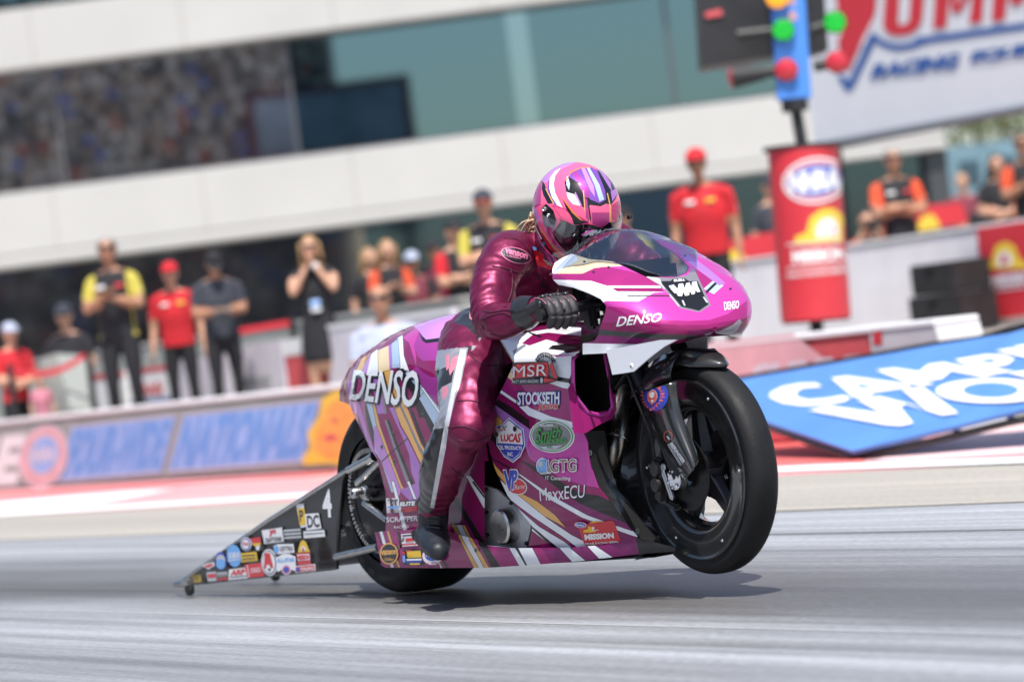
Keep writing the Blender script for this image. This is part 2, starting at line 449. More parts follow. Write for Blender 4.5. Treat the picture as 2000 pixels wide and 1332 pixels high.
# ================================================================== GROUND
def ground_mat(name, base, alt, rubber=None, sc1=(1.2, .04), rough=.75, glossy=.3, lane=None):
    m = bpy.data.materials.new(name); m.use_nodes = True; n = m.node_tree; b = n.nodes['Principled BSDF']; L = n.links.new
    tc = n.nodes.new('ShaderNodeTexCoord'); mpn = n.nodes.new('ShaderNodeMapping'); mpn.inputs['Rotation'].default_value = (0, 0, -math.atan2(BF.y, BF.x)); L(tc.outputs['Object'], mpn.inputs[0])
    def nz(sx, sy, det, rgh=.6):
        q = n.nodes.new('ShaderNodeMapping'); q.inputs['Scale'].default_value = (sx, sy, 1); L(mpn.outputs[0], q.inputs[0])
        t = n.nodes.new('ShaderNodeTexNoise'); t.inputs['Scale'].default_value = 1; t.inputs['Detail'].default_value = det; t.inputs['Roughness'].default_value = rgh; L(q.outputs[0], t.inputs['Vector']); return t.outputs[0]
    def rng(x, a, b_, lo=0, hi=1):
        r = n.nodes.new('ShaderNodeMapRange'); r.inputs[1].default_value = a; r.inputs[2].default_value = b_; r.inputs[3].default_value = lo; r.inputs[4].default_value = hi; L(x, r.inputs[0]); return r.outputs[0]
    def mix(f, a, c):
        x = n.nodes.new('ShaderNodeMix'); x.data_type = 'RGBA'; L(f, x.inputs[0])
        for i, v in ((6, a), (7, c)):
            if isinstance(v, tuple): x.inputs[i].default_value = (*v, 1)
            else: L(v, x.inputs[i])
        return x.outputs[2]
    s1 = nz(sc1[1], sc1[0], 6); s2 = nz(.12, 7, 5, .7); fine = nz(30, 45, 3)
    c = mix(rng(s1, .38, .62), base, alt)
    f2 = n.nodes.new('ShaderNodeMath'); f2.operation = 'MULTIPLY'; L(rng(s2, .42, .68), f2.inputs[0]); f2.inputs[1].default_value = .62
    c = mix(f2.outputs[0], c, rubber or alt)
    if lane is not None:
        sx = n.nodes.new('ShaderNodeSeparateXYZ'); L(mpn.outputs[0], sx.inputs[0]); wob = nz(.5, 1.6, 4)
        for y0, w0, w1, st in lane:
            m1 = n.nodes.new('ShaderNodeMath'); m1.operation = 'SUBTRACT'; L(sx.outputs['Y'], m1.inputs[0]); m1.inputs[1].default_value = y0 + .35
            m2 = n.nodes.new('ShaderNodeMath'); m2.operation = 'MULTIPLY_ADD'; L(wob, m2.inputs[0]); m2.inputs[1].default_value = .7; L(m1.outputs[0], m2.inputs[2])
            m3 = n.nodes.new('ShaderNodeMath'); m3.operation = 'ABSOLUTE'; L(m2.outputs[0], m3.inputs[0]); c = mix(rng(m3.outputs[0], w0, w1, st, 0), c, rubber)
    f3 = rng(fine, .35, .65, .86, 1.12); sc_ = n.nodes.new('ShaderNodeVectorMath'); sc_.operation = 'SCALE'; L(c, sc_.inputs[0]); L(f3, sc_.inputs['Scale']); L(sc_.outputs[0], b.inputs['Base Color'])
    L(rng(s1, .35, .65, rough, glossy), b.inputs['Roughness'])
    bp = n.nodes.new('ShaderNodeBump'); bp.inputs['Strength'].default_value = .35; bp.inputs['Distance'].default_value = .004; L(fine, bp.inputs['Height']); L(bp.outputs[0], b.inputs['Normal']); return m
def sheet(name, pts, z, m, kind='structure', thick=0):
    bm = bmesh.new(); a = [bm.verts.new((x, y, z)) for x, y in pts]; bm.faces.new(a); bmesh.ops.recalc_face_normals(bm, faces=bm.faces)
    for f in bm.faces:
        if f.normal.z < 0: f.normal_flip()
    o = obj(name, bm, m, None, smooth=False); o['kind'] = kind; return o
TRACK = ground_mat('track_surface', (.385, .40, .425), (.22, .225, .235), (.07, .066, .063), rough=.6, glossy=.38, lane=[(O.dot(BL), .10, .85, .85), (O.dot(BL) - 1.9, .0, .5, .4), (O.dot(BL) + 2.6, .0, .7, .4)])
CONC = ground_mat('shutdown_concrete', (.40, .37, .32), (.34, .315, .28), (.27, .25, .22), rough=.85, glossy=.7)
sheet('ground', [(-900, -300), (900, -300), (900, 1500), (-900, 1500)], -.012, mat('plain_concrete', (.42, .40, .37), .8, var=.15, vscale=2))
def along(t, p, s): q = p + BF * t + BL * s; return (q.x, q.y)
LN = G(0, 1008)                                  # a point of the white edge line
LD = (G(2000, 903) - G(0, 1008)).normalized(); LP = V((-LD.y, LD.x, 0));  LP = LP if LP.y > 0 else -LP
def ln(t, s): q = LN + LD * t + LP * s; return (q.x, q.y)
sheet('track', [ln(-150, -40), ln(40, -40), ln(40, 0), ln(-150, 0)], -.008, TRACK)
sheet('track_shoulder', [ln(-150, -1.75), ln(40, -1.45), ln(40, .2), ln(-150, .2)], -.004, CONC)
# ================================================================== THE PLACE AROUND THE TRACK
WP = V((-4.61, 28.23, 0)); WD = BF.copy(); WN = BL.copy()         # guard wall base line, its direction and the side away from the track
def Wl(t, s, z=0): return WP + WD * t + WN * s + V((0, 0, z))
def tpx(px, s=0):                      # wall parameter seen at column px (s metres behind the wall)
    lo, hi = -40, 30
    for _ in range(40):
        m = (lo + hi) / 2
        if proj(Wl(m, s, .5))[0] < px: lo = m
        else: hi = m
    return lo
c_wall = mat('wall_grey', (.32, .34, .32), .8, var=.12, vscale=3, bump=.2, bscale=30); c_white = mat('white_paint', (.8, .8, .8), .55, var=.05, vscale=5)
c_red = mat('red_vinyl', (.60, .035, .05), .45, var=.08, vscale=3); c_redp = mat('faded_red_vinyl', (.64, .10, .11), .5, var=.1, vscale=3); c_pinkp = mat('faded_pink_vinyl', (.72, .42, .44), .5, var=.1); c_blue = mat('blue_vinyl', (.09, .23, .56), .5, var=.08, vscale=3)
c_yel = mat('yellow_vinyl', (.8, .55, .06), .5); c_navy = mat('navy_vinyl', (.02, .08, .30), .5); c_black = mat('black_case', (.02, .02, .022), .5, var=.2, vscale=6); c_lblue = mat('pale_blue_vinyl', (.30, .46, .80), .55, var=.12, vscale=8); c_flame = mat('orange_vinyl', (.85, .38, .08), .5, var=.2, vscale=12); c_apron = CONC
c_banner = mat('lilac_white_vinyl', (.66, .62, .68), .5, var=.05)
def slab(name, t0, t1, s0, s1, z0, z1, m, bev=.02, parent=None):
    bm = bmesh.new(); box(bm, Wl((t0 + t1) / 2, (s0 + s1) / 2, (z0 + z1) / 2), (t1 - t0, s1 - s0, z1 - z0), BROT, bev)
    return obj(name, bm, m, parent, smooth=30)
def wthing(name, label, cat, t, s, group=None): return thing(name, label, cat, tuple(Wl(t, s)), BRZ, group)
# painted strip between the edge line and the wall
sheet('red_run_off_strip', [ln(-150, 0), ln(40, 0), tuple(Wl(40, .1))[:2], tuple(Wl(-60, .1))[:2], tuple(Wl(-140, .1))[:2]], -.002, ground_mat('painted_run_off', (.66, .30, .30), (.72, .42, .42), (.6, .25, .26), rough=.7, glossy=.55))
c_line = mat('line_paint', (.85, .85, .85), .6, var=.04)
q = [G(0, 1008), G(300, 990), G(640, 968), G(1512, 922), G(2000, 905), G(2400, 889)]
bm = bmesh.new(); up_ = V((0, 0, .004)); A = [p + up_ for p in [G(0, 1008) - LD * 60] + q]; Bq = [p + LP * .24 + V((0, 0, .004)) for p in [G(0, 1008) - LD * 60] + q]
grid(bm, [A, Bq]); o = obj('edge_line', bm, c_line, None, smooth=False); o['kind'] = 'structure'
def gpoly(name, pts, z, m):
    bm = bmesh.new(); a = [bm.verts.new(G(x, y, z)) for x, y in pts]; bm.faces.new(a); bm.normal_update()
    for f in bm.faces:
        if f.normal.z < 0: f.normal_flip()
    o = obj(name, bm, m, None, smooth=False); o['kind'] = 'structure'; return o
gpoly('painted_white_sweep', mp(cBW, [(-600, 760), (0, 745), (330, 735), (560, 690), (980, 612), (700, 625), (400, 650), (0, 690), (-600, 720)]), .003, mat('white_ground_paint', (.80, .76, .77), .65, var=.05))
gpoly('painted_red_sweep', mp(cBW, [(-300, 668), (0, 655), (700, 612), (1200, 565), (1700, 540), (1880, 520), (1880, 512), (1300, 552), (700, 592), (0, 638), (-300, 655)]), .006, mat('red_ground_paint', (.68, .13, .12), .65, var=.1, vscale=2))
gpoly('painted_red_patch', [(1500, 815), (1700, 905), (1660, 912), (1490, 922), (1470, 860)], .003, mat('red_ground_paint', (.68, .13, .12), .65, var=.1, vscale=2)); gpoly('painted_pink_patch', [(1700, 900), (1880, 850), (2100, 810), (2100, 880), (1760, 900)], .003, mat('pink_ground_paint', (.80, .55, .56), .6, var=.08, vscale=1.5))
JM = mat('joint_filler', (.10, .10, .10), .7)
for jx, jy, jw, m_ in ((900, 1209, .006, mat('joint_pale', (.5, .5, .5), .6)), (200, 1150, .012, JM), (1500, 1040, .014, JM)):
    q0 = G(jx, jy); a_ = [q0 + BF * t + V((0, 0, -.005)) for t in (-9, 3)]; bm = bmesh.new(); grid(bm, [a_, [p + BL * jw for p in a_]]); faceto(bm, V((0, 0, 1))); o = obj('track_joint', bm, m_, None, smooth=False); o['kind'] = 'structure'
# raised apron behind the wall
bm = bmesh.new(); tE = tpx(1829)
a = [Wl(-150, .30, .30), Wl(tE, .30, .30), Wl(tE + 1.5, 5.0, .30), Wl(60, 5.0, .30), Wl(60, 160, .30), Wl(-150, 160, .30)]; vs = [bm.verts.new(p) for p in a]; f = bm.faces.new(vs)
r = bmesh.ops.extrude_face_region(bm, geom=[f]); bmesh.ops.translate(bm, vec=(0, 0, -.35), verts=[v for v in r['geom'] if isinstance(v, bmesh.types.BMVert)]); bmesh.ops.recalc_face_normals(bm, faces=bm.faces)
o = obj('apron', bm, c_apron, None, smooth=False); o['kind'] = 'structure'
# guard wall, in two painted lengths
t2_ = tpx(1052)
gw = wthing('guard_wall', 'low grey concrete guard wall with a white top, lettered in pale blue, behind the motorcycle', 'wall', t2_ - 20, 0)
slab('wall_block', -70, t2_, 0, .3, -.01, .565, c_wall, .03, gw); slab('wall_cap', -70, t2_, -.006, .306, .567, .60, c_white, .008, gw)
dw = Dc(on_plane(Wl(0, -.001), WN), cBW, base=.003)
def wq(c, x0, y0, x1, y1, h0, h1): return (x0, y0), (x1, y1), (x1, y1 + h1), (x0, y0 + h0)
dw.T_('E', c_white, (20, 318), (150, 305), (95, 588), (-60, 596), bold=.06); dw.T_('TE', c_white, (-330, 350), (0, 322), (-70, 598), (-400, 612), bold=.06)
dw.P_(c_lblue, (405, 268), (985, 205), (905, 518), (320, 568)); dw.P_(c_lblue, (1030, 205), (1790, 120), (1690, 458), (940, 515))
for t, qq in (('FOUR-WIDE', [(425, 280), (965, 222), (890, 500), (345, 550)]), ('NATIONALS', [(1045, 212), (1770, 130), (1680, 440), (960, 500)])):
    dw.T_(t, mat('wall_letter_blue', (.15, .34, .72), .55), *qq, bold=.05); 
dw.P_(c_banner, (400, 262), (985, 200), (983, 207), (398, 270)); dw.P_(c_banner, (318, 566), (905, 515), (903, 523), (316, 574)); dw.P_(c_banner, (1028, 200), (1800, 115), (1798, 122), (1026, 207)); dw.P_(c_banner, (938, 512), (1695, 455), (1693, 463), (936, 521))
dw.P_(c_yel, (1800, 110), (1880, 60), (2300, 40), (2250, 470), (2000, 500), (1850, 470), (1700, 480), (1690, 440), (1740, 380), (1720, 300), (1790, 200)); dw.P_(c_flame, (1830, 160), (1900, 110), (2280, 80), (2240, 440), (1850, 450), (1760, 400), (1770, 300)); dw.P_(c_redp, (1800, 330), (1860, 300), (1900, 330), (1850, 350)); dw.P_(c_redp, (1850, 230), (1890, 215), (1885, 250))
dw.E_(c_banner, 250, 430, 136, 182, 18); dw.E_(c_pinkp, 250, 430, 125, 170, 18); dw.E_(c_redp, 250, 430, 120, 165, 18) if 0 else None; dw.E_(c_banner, 253, 422, 84, 112, 18); dw.E_(c_lblue, 253, 422, 78, 105, 18); dw.T_('NHRA', c_banner, (190, 385), (325, 372), (315, 455), (175, 470), bold=.05)
dw.done('wall_lettering', gw)
g2 = wthing('guard_wall', 'low faded red guard wall with white block letters behind the fallen blue board', 'wall', tpx(1500), 0)
tw = tpx(1700); slab('wall_block', t2_, tw, 0, .3, -.01, .565, c_redp, .03, g2); slab('wall_cap', t2_, tE, -.006, .306, .567, .60, c_white, .008, g2)
bm = bmesh.new(); pts = [(tw, -.01), (tE + .13, -.01), (tE, .565), (tw, .565)]; fr0 = [Wl(t, 0, z) for t, z in pts]; bk0 = [Wl(t, .3, z) for t, z in pts]; vs = [bm.verts.new(p) for p in fr0 + bk0]
for f in ((0, 1, 2, 3), (7, 6, 5, 4), (0, 4, 5, 1), (1, 5, 6, 2), (2, 6, 7, 3), (3, 7, 4, 0)): bm.faces.new([vs[i] for i in f])
bmesh.ops.recalc_face_normals(bm, faces=bm.faces); obj('wall_end', bm, mat('grey_white_paint', (.6, .6, .61), .6, var=.06), g2, smooth=False)
dw = Dc(on_plane(Wl(0, -.001), WN), cBC, base=.003); dw.P_(c_pinkp, (-500, 280), (500, 172), (700, 330), (200, 470), (-500, 560)); dw.T_('SUMMIT', c_banner, (235, 372), (1100, 290), (1080, 420), (205, 510), bold=.07, shear=.1); dw.P_(c_red, (1015, 140), (1075, 135), (1080, 240), (1020, 246)); dw.done('wall_lettering', g2)
# fallen board on a black tube frame
bd = thing('advertising_board', 'blue vinyl board with white letters lying tilted on a black tube frame beside the track', 'board', tuple(G(1640, 892)), BRZ)
P4 = [(305, 738), (880, 935), (2300, 590), (2300, 60), (1900, 170), (1400, 250), (900, 340), (100, 480), (150, 600)]
def bz(px, py):      # board plane: near edge 6 cm up, far edge half a metre up
    return None
e0 = G(1664, 889, .02); e1 = D(2000, 640, 16.1); far = D(1430, 744, 18.0); nb = (e1 - e0).cross(far - e0).normalized()
tb = on_plane(e0 + V((0, 0, .05)), nb)
bm = bmesh.new(); a = [bm.verts.new(tb(*p)[0]) for p in mp(cBC, P4)]; bm.faces.new(a); bm.normal_update()
if bm.faces[:][0].normal.z < 0: bm.faces[:][0].normal_flip()
thicken(bm, .02); obj('board_face', bm, c_blue, bd, smooth=False)
tb2 = on_plane(e0 + V((0, 0, .0)), nb)
bm = bmesh.new(); pf = lambda x, y: tb2(*mp(cBC, [(x, y)])[0])[0]
tube(bm, cr([pf(250, 745), pf(560, 862), pf(850, 965), pf(885, 972), pf(930, 965), pf(1300, 895), pf(1800, 775), pf(2300, 660)], 4), .018, 10); objs('frame_tube', bm, BLACK, bd)
bm = bmesh.new(); tube(bm, [pf(90, 475), pf(900, 335), pf(1400, 245), pf(1700, 205), pf(2300, 40)], .016, 10); objs('frame_tube', bm, BLACK, bd)
for x0, y0, x1, y1 in ((1550, 800, 1600, 830), (1900, 715, 1990, 745)):
    bm = bmesh.new(); tube(bm, [pf(x0, y0), pf(x1, y1)], .012, 8); obj('frame_brace', bm, BLACK, bd)
dw = Dc(tb, cBC, base=.004)
dw.T_('CAMPING', c_white, (560, 440), (2700, 60), (3000, 300), (380, 680), bold=.05) if 0 else None
def onb(s, *q): dw.P_(c_white, *q)
dw.P_(c_white, (645, 495), (690, 522), (560, 530), (515, 560), (530, 590), (600, 606), (720, 596), (820, 578), (880, 590), (830, 618), (700, 640), (560, 645), (430, 628), (345, 590), (350, 560), (430, 520), (540, 500))
dw.P_(c_white, (745, 465), (850, 452), (1250, 505), (1270, 525), (1010, 560), (1020, 580), (930, 595), (890, 588), (800, 510)); dw.P_(c_blue, (905, 498), (1040, 520), (940, 535))
dw.P_(c_white, (1040, 415), (1160, 402), (1320, 425), (1380, 378), (1480, 365), (1830, 440), (1740, 462), (1530, 420), (1470, 472), (1400, 482), (1260, 450), (1420, 505), (1330, 518), (1250, 500))
dw.P_(c_white, (1550, 350), (1750, 315), (1880, 318), (1945, 345), (1900, 380), (1800, 400), (1940, 425), (1830, 440), (1640, 390)); dw.P_(c_blue, (1700, 352), (1800, 342), (1830, 362), (1770, 372))
dw.P_(c_white, (1820, 292), (1920, 275), (2120, 320), (2030, 340)); dw.P_(c_white, (1930, 268), (2040, 245), (2180, 262), (2150, 215), (2260, 195), (2400, 240), (2310, 256), (2250, 240), (2300, 290), (2200, 312), (2080, 275), (2190, 318), (2120, 334))
dw.P_(c_white, (600, 680), (740, 652), (1080, 700), (920, 612), (1060, 590), (1270, 640), (1370, 680), (1210, 545), (1350, 530), (1580, 700), (1470, 714), (1240, 640), (1200, 660), (1285, 765), (1200, 782), (1100, 775))
dw.P_(c_white, *([(1800 + 370 * math.cos(a), 555 + 80 * math.sin(a)) for a in [2 * math.pi * i / 36 for i in range(36)]])); dw.P_(c_blue, *([(1790 + 182 * math.cos(a), 551 + 50 * math.sin(a)) for a in [2 * math.pi * i / 30 for i in range(30)]]))
dw.P_(c_white, (1900, 440), (2100, 415), (2300, 480), (2240, 560), (2060, 480)); dw.done('board_lettering', bd)
# ---- people
SK = [mat('skin_light', (.55, .30, .20), .55, var=.05), mat('skin_tan', (.40, .20, .12), .55, var=.05), mat('skin_brown', (.16, .075, .045), .55, var=.05)]
def cl(name, col, r=.85): return mat('cloth_' + name, col, r, var=.12, vscale=9, bump=.3, bscale=40)
C_ = dict(yellow=cl('yellow', (.50, .43, .07)), black=cl('black', (.014, .014, .018)), red=cl('red', (.54, .015, .025)), navy=cl('charcoal', (.035, .04, .055)), white=cl('white', (.40, .44, .56)), orange=cl('orange', (.66, .085, .03)), maroon=cl('maroon', (.18, .03, .05)), pink=cl('pink', (.55, .2, .26)), grey=cl('grey', (.25, .25, .26)), denim=cl('denim', (.05, .07, .13)))
HAIR = dict(grey=mat('hair_grey', (.30, .28, .27), .7), blond=mat('hair_blond', (.36, .22, .10), .6), dark=mat('hair_dark', (.03, .02, .018), .6), bald=None)
def seg_d(p, a, b):
    ab = b - a; t = max(0, min(1, (p - a).dot(ab) / max(ab.length_squared, 1e-9))); return (p - a - ab * t).length
def person(label, px, head_y, y, H=1.8, face=None, shirt='red', side=None, pants='black', skin=0, cap=None, hair='dark', shades=True, arms='down', sleeve=.55, bare_legs=False, dress=False, sit=0., group='people behind the guard wall', wide=1., badge=None, longhair=False, lean=0., feet_z=.30):
    """a standing figure whose head top is seen at (px, head_y), y metres away; face = yaw of its front"""
    while (D(px, head_y, y) - WP).dot(WN) < .62: y += .1
    top = D(px, head_y, y); k = H / 1.8; feet = top.z - H * (1 if not sit else 1)
    base = V((top.x, top.y, feet_z)); off = {0: 0, 1: .42, 2: .78}[sit]
    k = max(.8 if H > 1.2 else .4, min((top.z - feet_z) / (1.8 - off), 1.12)); base.z = top.z - 1.8 * k
    if face is None: face = math.atan2(-base.x, -base.y) + math.pi
    t = thing('person', label, 'person', tuple(base), 0, group)
    fy = V((-math.sin(face), math.cos(face), 0)) if False else (V((0, 0, 0)) - V((base.x, base.y, 0))).normalized()
    rot = Matrix.Rotation(face if isinstance(face, float) else 0, 3, 'Z')
    f0 = fy; 
    if person.yaw: f0 = Matrix.Rotation(person.yaw, 3, 'Z') @ fy
    r0 = f0.cross(V((0, 0, 1)))         # the figure's right-hand side
    def J(x, yy, z): return base + (r0 * x * wide + f0 * yy + V((0, 0, z))) * k
    Jz = lambda x, yy, z: base + (r0 * x + f0 * yy + V((0, 0, z))) * k
    bm = bmesh.new()
    def L_(pts, rad, n=12, ell=None):
        q = cr([tuple(p) + (r,) for p, r in zip(pts, rad)], 3); P3 = [V(a[:3]) for a in q]; R3 = [a[3] * k for a in q]
        d0 = (P3[0] - P3[1]).normalized(); d1 = (P3[-1] - P3[-2]).normalized()
        tube(bm, [P3[0] + d0 * R3[0] * .8] + P3 + [P3[-1] + d1 * R3[-1] * .8], [R3[0] * .55] + R3 + [R3[-1] * .55], n, ell=ell, up=f0)
    # torso
    hipz = .95; S = {}
    S['torso'] = [Jz(0, 0, .93), Jz(0, .01, 1.10), Jz(0, .02, 1.28), Jz(0, .0, 1.42)]
    L_(S['torso'], [.135 * wide, .130 * wide, .140 * wide, .125], 20, ell=(1.22, .80))
    L_([Jz(-.15 * wide, -.005, 1.43), Jz(0, -.01, 1.455), Jz(.15 * wide, -.005, 1.43)], [.062, .07, .062])
    L_([Jz(0, -.01, 1.46), Jz(0, .01, 1.56)], [.056, .052])
    hd = Jz(0, .035, 1.69)
    if arms == 'phone': hd = Jz(0, .07, 1.67)
    ellipsoid(bm, hd, (.078 * k, .098 * k, .108 * k), Matrix((r0, f0, V((0, 0, 1)))).transposed(), 18, 14)
    ellipsoid(bm, hd + f0 * .025 * k - V((0, 0, .06 * k)), (.058 * k, .07 * k, .062 * k), Matrix((r0, f0, V((0, 0, 1)))).transposed(), 14, 10)
    ellipsoid(bm, hd + f0 * .102 * k - V((0, 0, .015 * k)), (.012 * k, .018 * k, .024 * k), Matrix((r0, f0, V((0, 0, 1)))).transposed(), 10, 8)
    for s in (-1, 1): ellipsoid(bm, hd + r0 * .08 * s * k - V((0, 0, .01 * k)), (.012 * k, .02 * k, .03 * k), Matrix((r0, f0, V((0, 0, 1)))).transposed(), 8, 6)
    legs = []; armsj = []; hands = []
    for s in (-1, 1):
        if sit == 1: lg = [Jz(.09 * s, .02, .92), Jz(.14 * s, .30, .93), Jz(.15 * s, .42, .88), Jz(.15 * s, .41, .60), Jz(.15 * s, .40, .48)]
        elif sit: lg = [Jz(.10 * s, .0, .98), Jz(.15 * s, .22, 1.10), Jz(.17 * s, .38, 1.16), Jz(.16 * s, .26, .98), Jz(.16 * s, .18, .84)]
        else: lg = [Jz(.085 * s, 0, .93), Jz(.10 * s, .01, .72), Jz(.105 * s, .02, .50), Jz(.11 * s, -.01, .28), Jz(.115 * s, -.02, .09)]
        L_(lg, [.092, .082, .060, .055, .042]); legs.append(lg)
        L_([Jz(.15 * s, .16 + .2 * (sit == 1), off + .05), Jz(.155 * s, .26 + .2 * (sit == 1), off + .045), Jz(.16 * s, .34 + .2 * (sit == 1), off + .04)], [.045, .045, .035]) if sit else L_([Jz(.115 * s, -.04, .05), Jz(.13 * s, .08, .045), Jz(.135 * s, .15, .04)], [.045, .045, .035])
        sh = Jz(.185 * s * wide, 0, 1.42); hn = None
        if arms == 'down' or (arms == 'phone1' and s < 0): el = Jz(.25 * s, -.02, 1.14); wr = Jz(.27 * s, .06, .90)
        elif arms == 'hip' and s > 0: el = Jz(.31 * s, -.06, 1.17); wr = Jz(.17 * s, .08, 1.02)
        elif arms == 'hip': el = Jz(.25 * s, -.02, 1.14); wr = Jz(.27 * s, .08, .90)
        elif arms == 'crossed': el = Jz(.235 * s, .08, 1.17); wr = Jz(-.07 * s, .19 + .03 * s, 1.215 + .02 * s)
        elif arms == 'clasp': el = Jz(.24 * s, .06, 1.18); wr = Jz(.03 * s, .22, 1.27 + .015 * s)
        elif arms == 'phone' or arms == 'phone1': el = Jz(.24 * s, .04, 1.17); wr = Jz(.06 * s, .26, 1.18)
        elif arms == 'mouth': el = Jz(.20 * s, .18, 1.26); wr = Jz(.045 * s, .16, 1.50)
        elif arms == 'camera': el = Jz(.24 * s, .12, 1.28); wr = Jz(.08 * s, .20, 1.58)
        elif arms == 'lap': el = Jz(.24 * s, .05, 1.16); wr = Jz(-.03 * s, .20, 1.10 + .02 * s)
        L_([sh, (sh + el) / 2 + r0 * .01 * s * k, el], [.056, .050, .041]); L_([el, (el + wr) / 2, wr], [.040, .037, .027]); armsj.append((sh, el, wr)); hands.append((s, el, wr))
    if dress:
        L_([Jz(0, 0, 1.0), Jz(0, 0, .80), Jz(0, 0, .60)], [.14, .17, .18], 20, ell=(1.15, .85))
    b = remeshed(bm, .013 * k, 3, .5)
    mats = [SK[skin], C_[shirt], C_[pants], C_[side or shirt], mat('shoe_dark', (.02, .02, .022), .6)]
    M0 = mats
    for f in b.faces:
        p = f.calc_center_median(); z = (p.z - base.z) / k; da = min((min(seg_d(p, sh, el), seg_d(p, el, wr)), i) for i, (sh, el, wr) in enumerate(armsj)); dt = min(seg_d(p, S['torso'][i], S['torso'][i + 1]) for i in range(3)) - .07 * k
        dl = min(seg_d(p, lg[i], lg[i + 1]) for lg in legs for i in range(4)); sh, el, wr = armsj[da[1]]; mi = 1
        x_ = (p - base).dot(r0) / k
        if z > 1.495 and da[0] > .05 * k: mi = 0
        elif da[0] < dt and da[0] < .075 * k and da[0] < dl - .0:
            tt = (p - sh).dot((el - sh).normalized()) / (el - sh).length
            fore = seg_d(p, el, wr) < seg_d(p, sh, el) - .004
            mi = 0 if (fore or tt > sleeve + .15) else (3 if side else 1)
        elif dress: mi = 1 if z > .56 else 0
        elif (z < .92 and not sit) or (sit and dl < .1 * k and dl < dt + .02 * k): mi = 0 if (bare_legs and z < .62) else 2
        if side and mi == 1 and abs(x_) > .15 * wide: mi = 3
        if not sit and z < .085: mi = 4
        f.material_index = mi
    bo = obj('body', b, mats, t)
    # hands with fingers
    for s, el, wr in hands:
        bm = bmesh.new(); dv = (wr - el).normalized(); sx = dv.cross(V((0, 0, 1)));  sx = sx.normalized() if sx.length > .1 else r0
        if arms in ('down', 'hip'): sx = f0
        ellipsoid(bm, wr + dv * .045 * k, (.036 * k, .016 * k, .05 * k), Matrix((sx, dv.cross(sx), dv)).transposed(), 10, 8)
        for q in range(4):
            b0 = wr + dv * .08 * k + sx * (q - 1.5) * .018 * k; cdir = (dv * .8 + dv.cross(sx) * .35 * s).normalized(); b1 = b0 + dv * .035 * k; tube(bm, [b0 - dv * .02 * k, b1, b1 + cdir * (.04 + .006 * (q in (1, 2))) * k], [.009 * k, .0085 * k, .006 * k], 6)
        tube(bm, [wr + dv * .03 * k + sx * .03 * k, wr + dv * .06 * k + sx * .05 * k, wr + dv * .09 * k + sx * .052 * k], [.011 * k, .01 * k, .007 * k], 6)
        obj('hand', bm, SK[skin], t)
    HM = Matrix((r0, f0, V((0, 0, 1)))).transposed()
    tilt = Matrix.Rotation(-.5 if arms == 'phone' else 0, 3, r0)
    if hair and HAIR.get(hair) and not (cap and not longhair):
        bm = bmesh.new(); vs = ellipsoid(bm, hd + V((0, 0, .018 * k)) - f0 * .016 * k, (.087 * k, .1 * k, .104 * k), HM, 16, 12); bmesh.ops.delete(bm, geom=[v for v in bm.verts if (v.co - hd).z < -.03 * k or ((v.co - hd).dot(f0) > .045 * k and (v.co - hd).z < .055 * k)], context='VERTS'); obj('hair', bm, HAIR[hair], t)
    if longhair:
        bm = bmesh.new(); rr = random.Random(int(px))
        for i in range(26):
            a = math.pi * (i / 25) + math.pi; o_ = hd + (r0 * math.cos(a) * .085 + f0 * math.sin(a) * .09) * k; tube(bm, cr([o_ + V((0, 0, .05 * k)), o_ * 1 + V((0, 0, -.05 * k)) + (o_ - hd) * .15, o_ + V((0, 0, -.17 * k)) + (o_ - hd) * .3 + r0 * rr.uniform(-.02, .02), o_ + V((0, 0, -.27 * k)) + (o_ - hd) * .1], 2), [.02 * k, .022 * k, .02 * k, .02 * k, .017 * k, .012 * k, .005 * k], 6)
        obj('long_hair', bm, HAIR[hair], t)
    if cap:
        bm = bmesh.new(); c = hd + V((0, 0, .03 * k)); ellipsoid(bm, c, (.092 * k, .108 * k, .096 * k), HM, 18, 14); bmesh.ops.delete(bm, geom=[v for v in bm.verts if (v.co - c).z < -.005 * k], context='VERTS')
        grid(bm, [[c + (r0 * math.cos(a) * .085 + f0 * (math.sin(a) * .085 + .03)) * k + V((0, 0, .004)), c + (r0 * math.cos(a) * .078 + f0 * (math.sin(a) * .14 + .055)) * k - V((0, 0, .012 * k))] for a in [math.pi * i / 12 for i in range(13)]])
        if arms == 'phone': bmesh.ops.rotate(bm, cent=hd, matrix=Matrix.Rotation(-.55, 3, r0), verts=bm.verts)
        obj('cap', bm, C_[cap], t)
    if shades:
        bm = bmesh.new(); c = hd + V((0, 0, .012 * k)); grid(bm, [[c + (r0 * math.cos(a) * .083 + f0 * (math.sin(a) * .107 - .002)) * k + V((0, 0, z * k)) for a in [math.radians(15 + 150 * i / 14) for i in range(15)]] for z in (-.017, .017)]); thicken(bm, .003); obj('sunglasses', bm, mat('lens_dark', (.01, .01, .012), .15) if shades is True else C_['orange'], t)
    else:
        for s in (-1, 1):
            bm = bmesh.new(); ellipsoid(bm, hd + (f0 * .088 + r0 * .032 * s + V((0, 0, .012))) * k, (.011 * k,) * 3, None, 8, 6); obj('eye', bm, mat('eye_dark', (.03, .02, .02), .3), t)
    bm = bmesh.new(); ellipsoid(bm, hd + (f0 * .093 - V((0, 0, .062))) * k, (.022 * k, .006 * k, .006 * k), HM, 8, 6); obj('mouth', bm, mat('lips', (.32, .10, .09), .5), t)
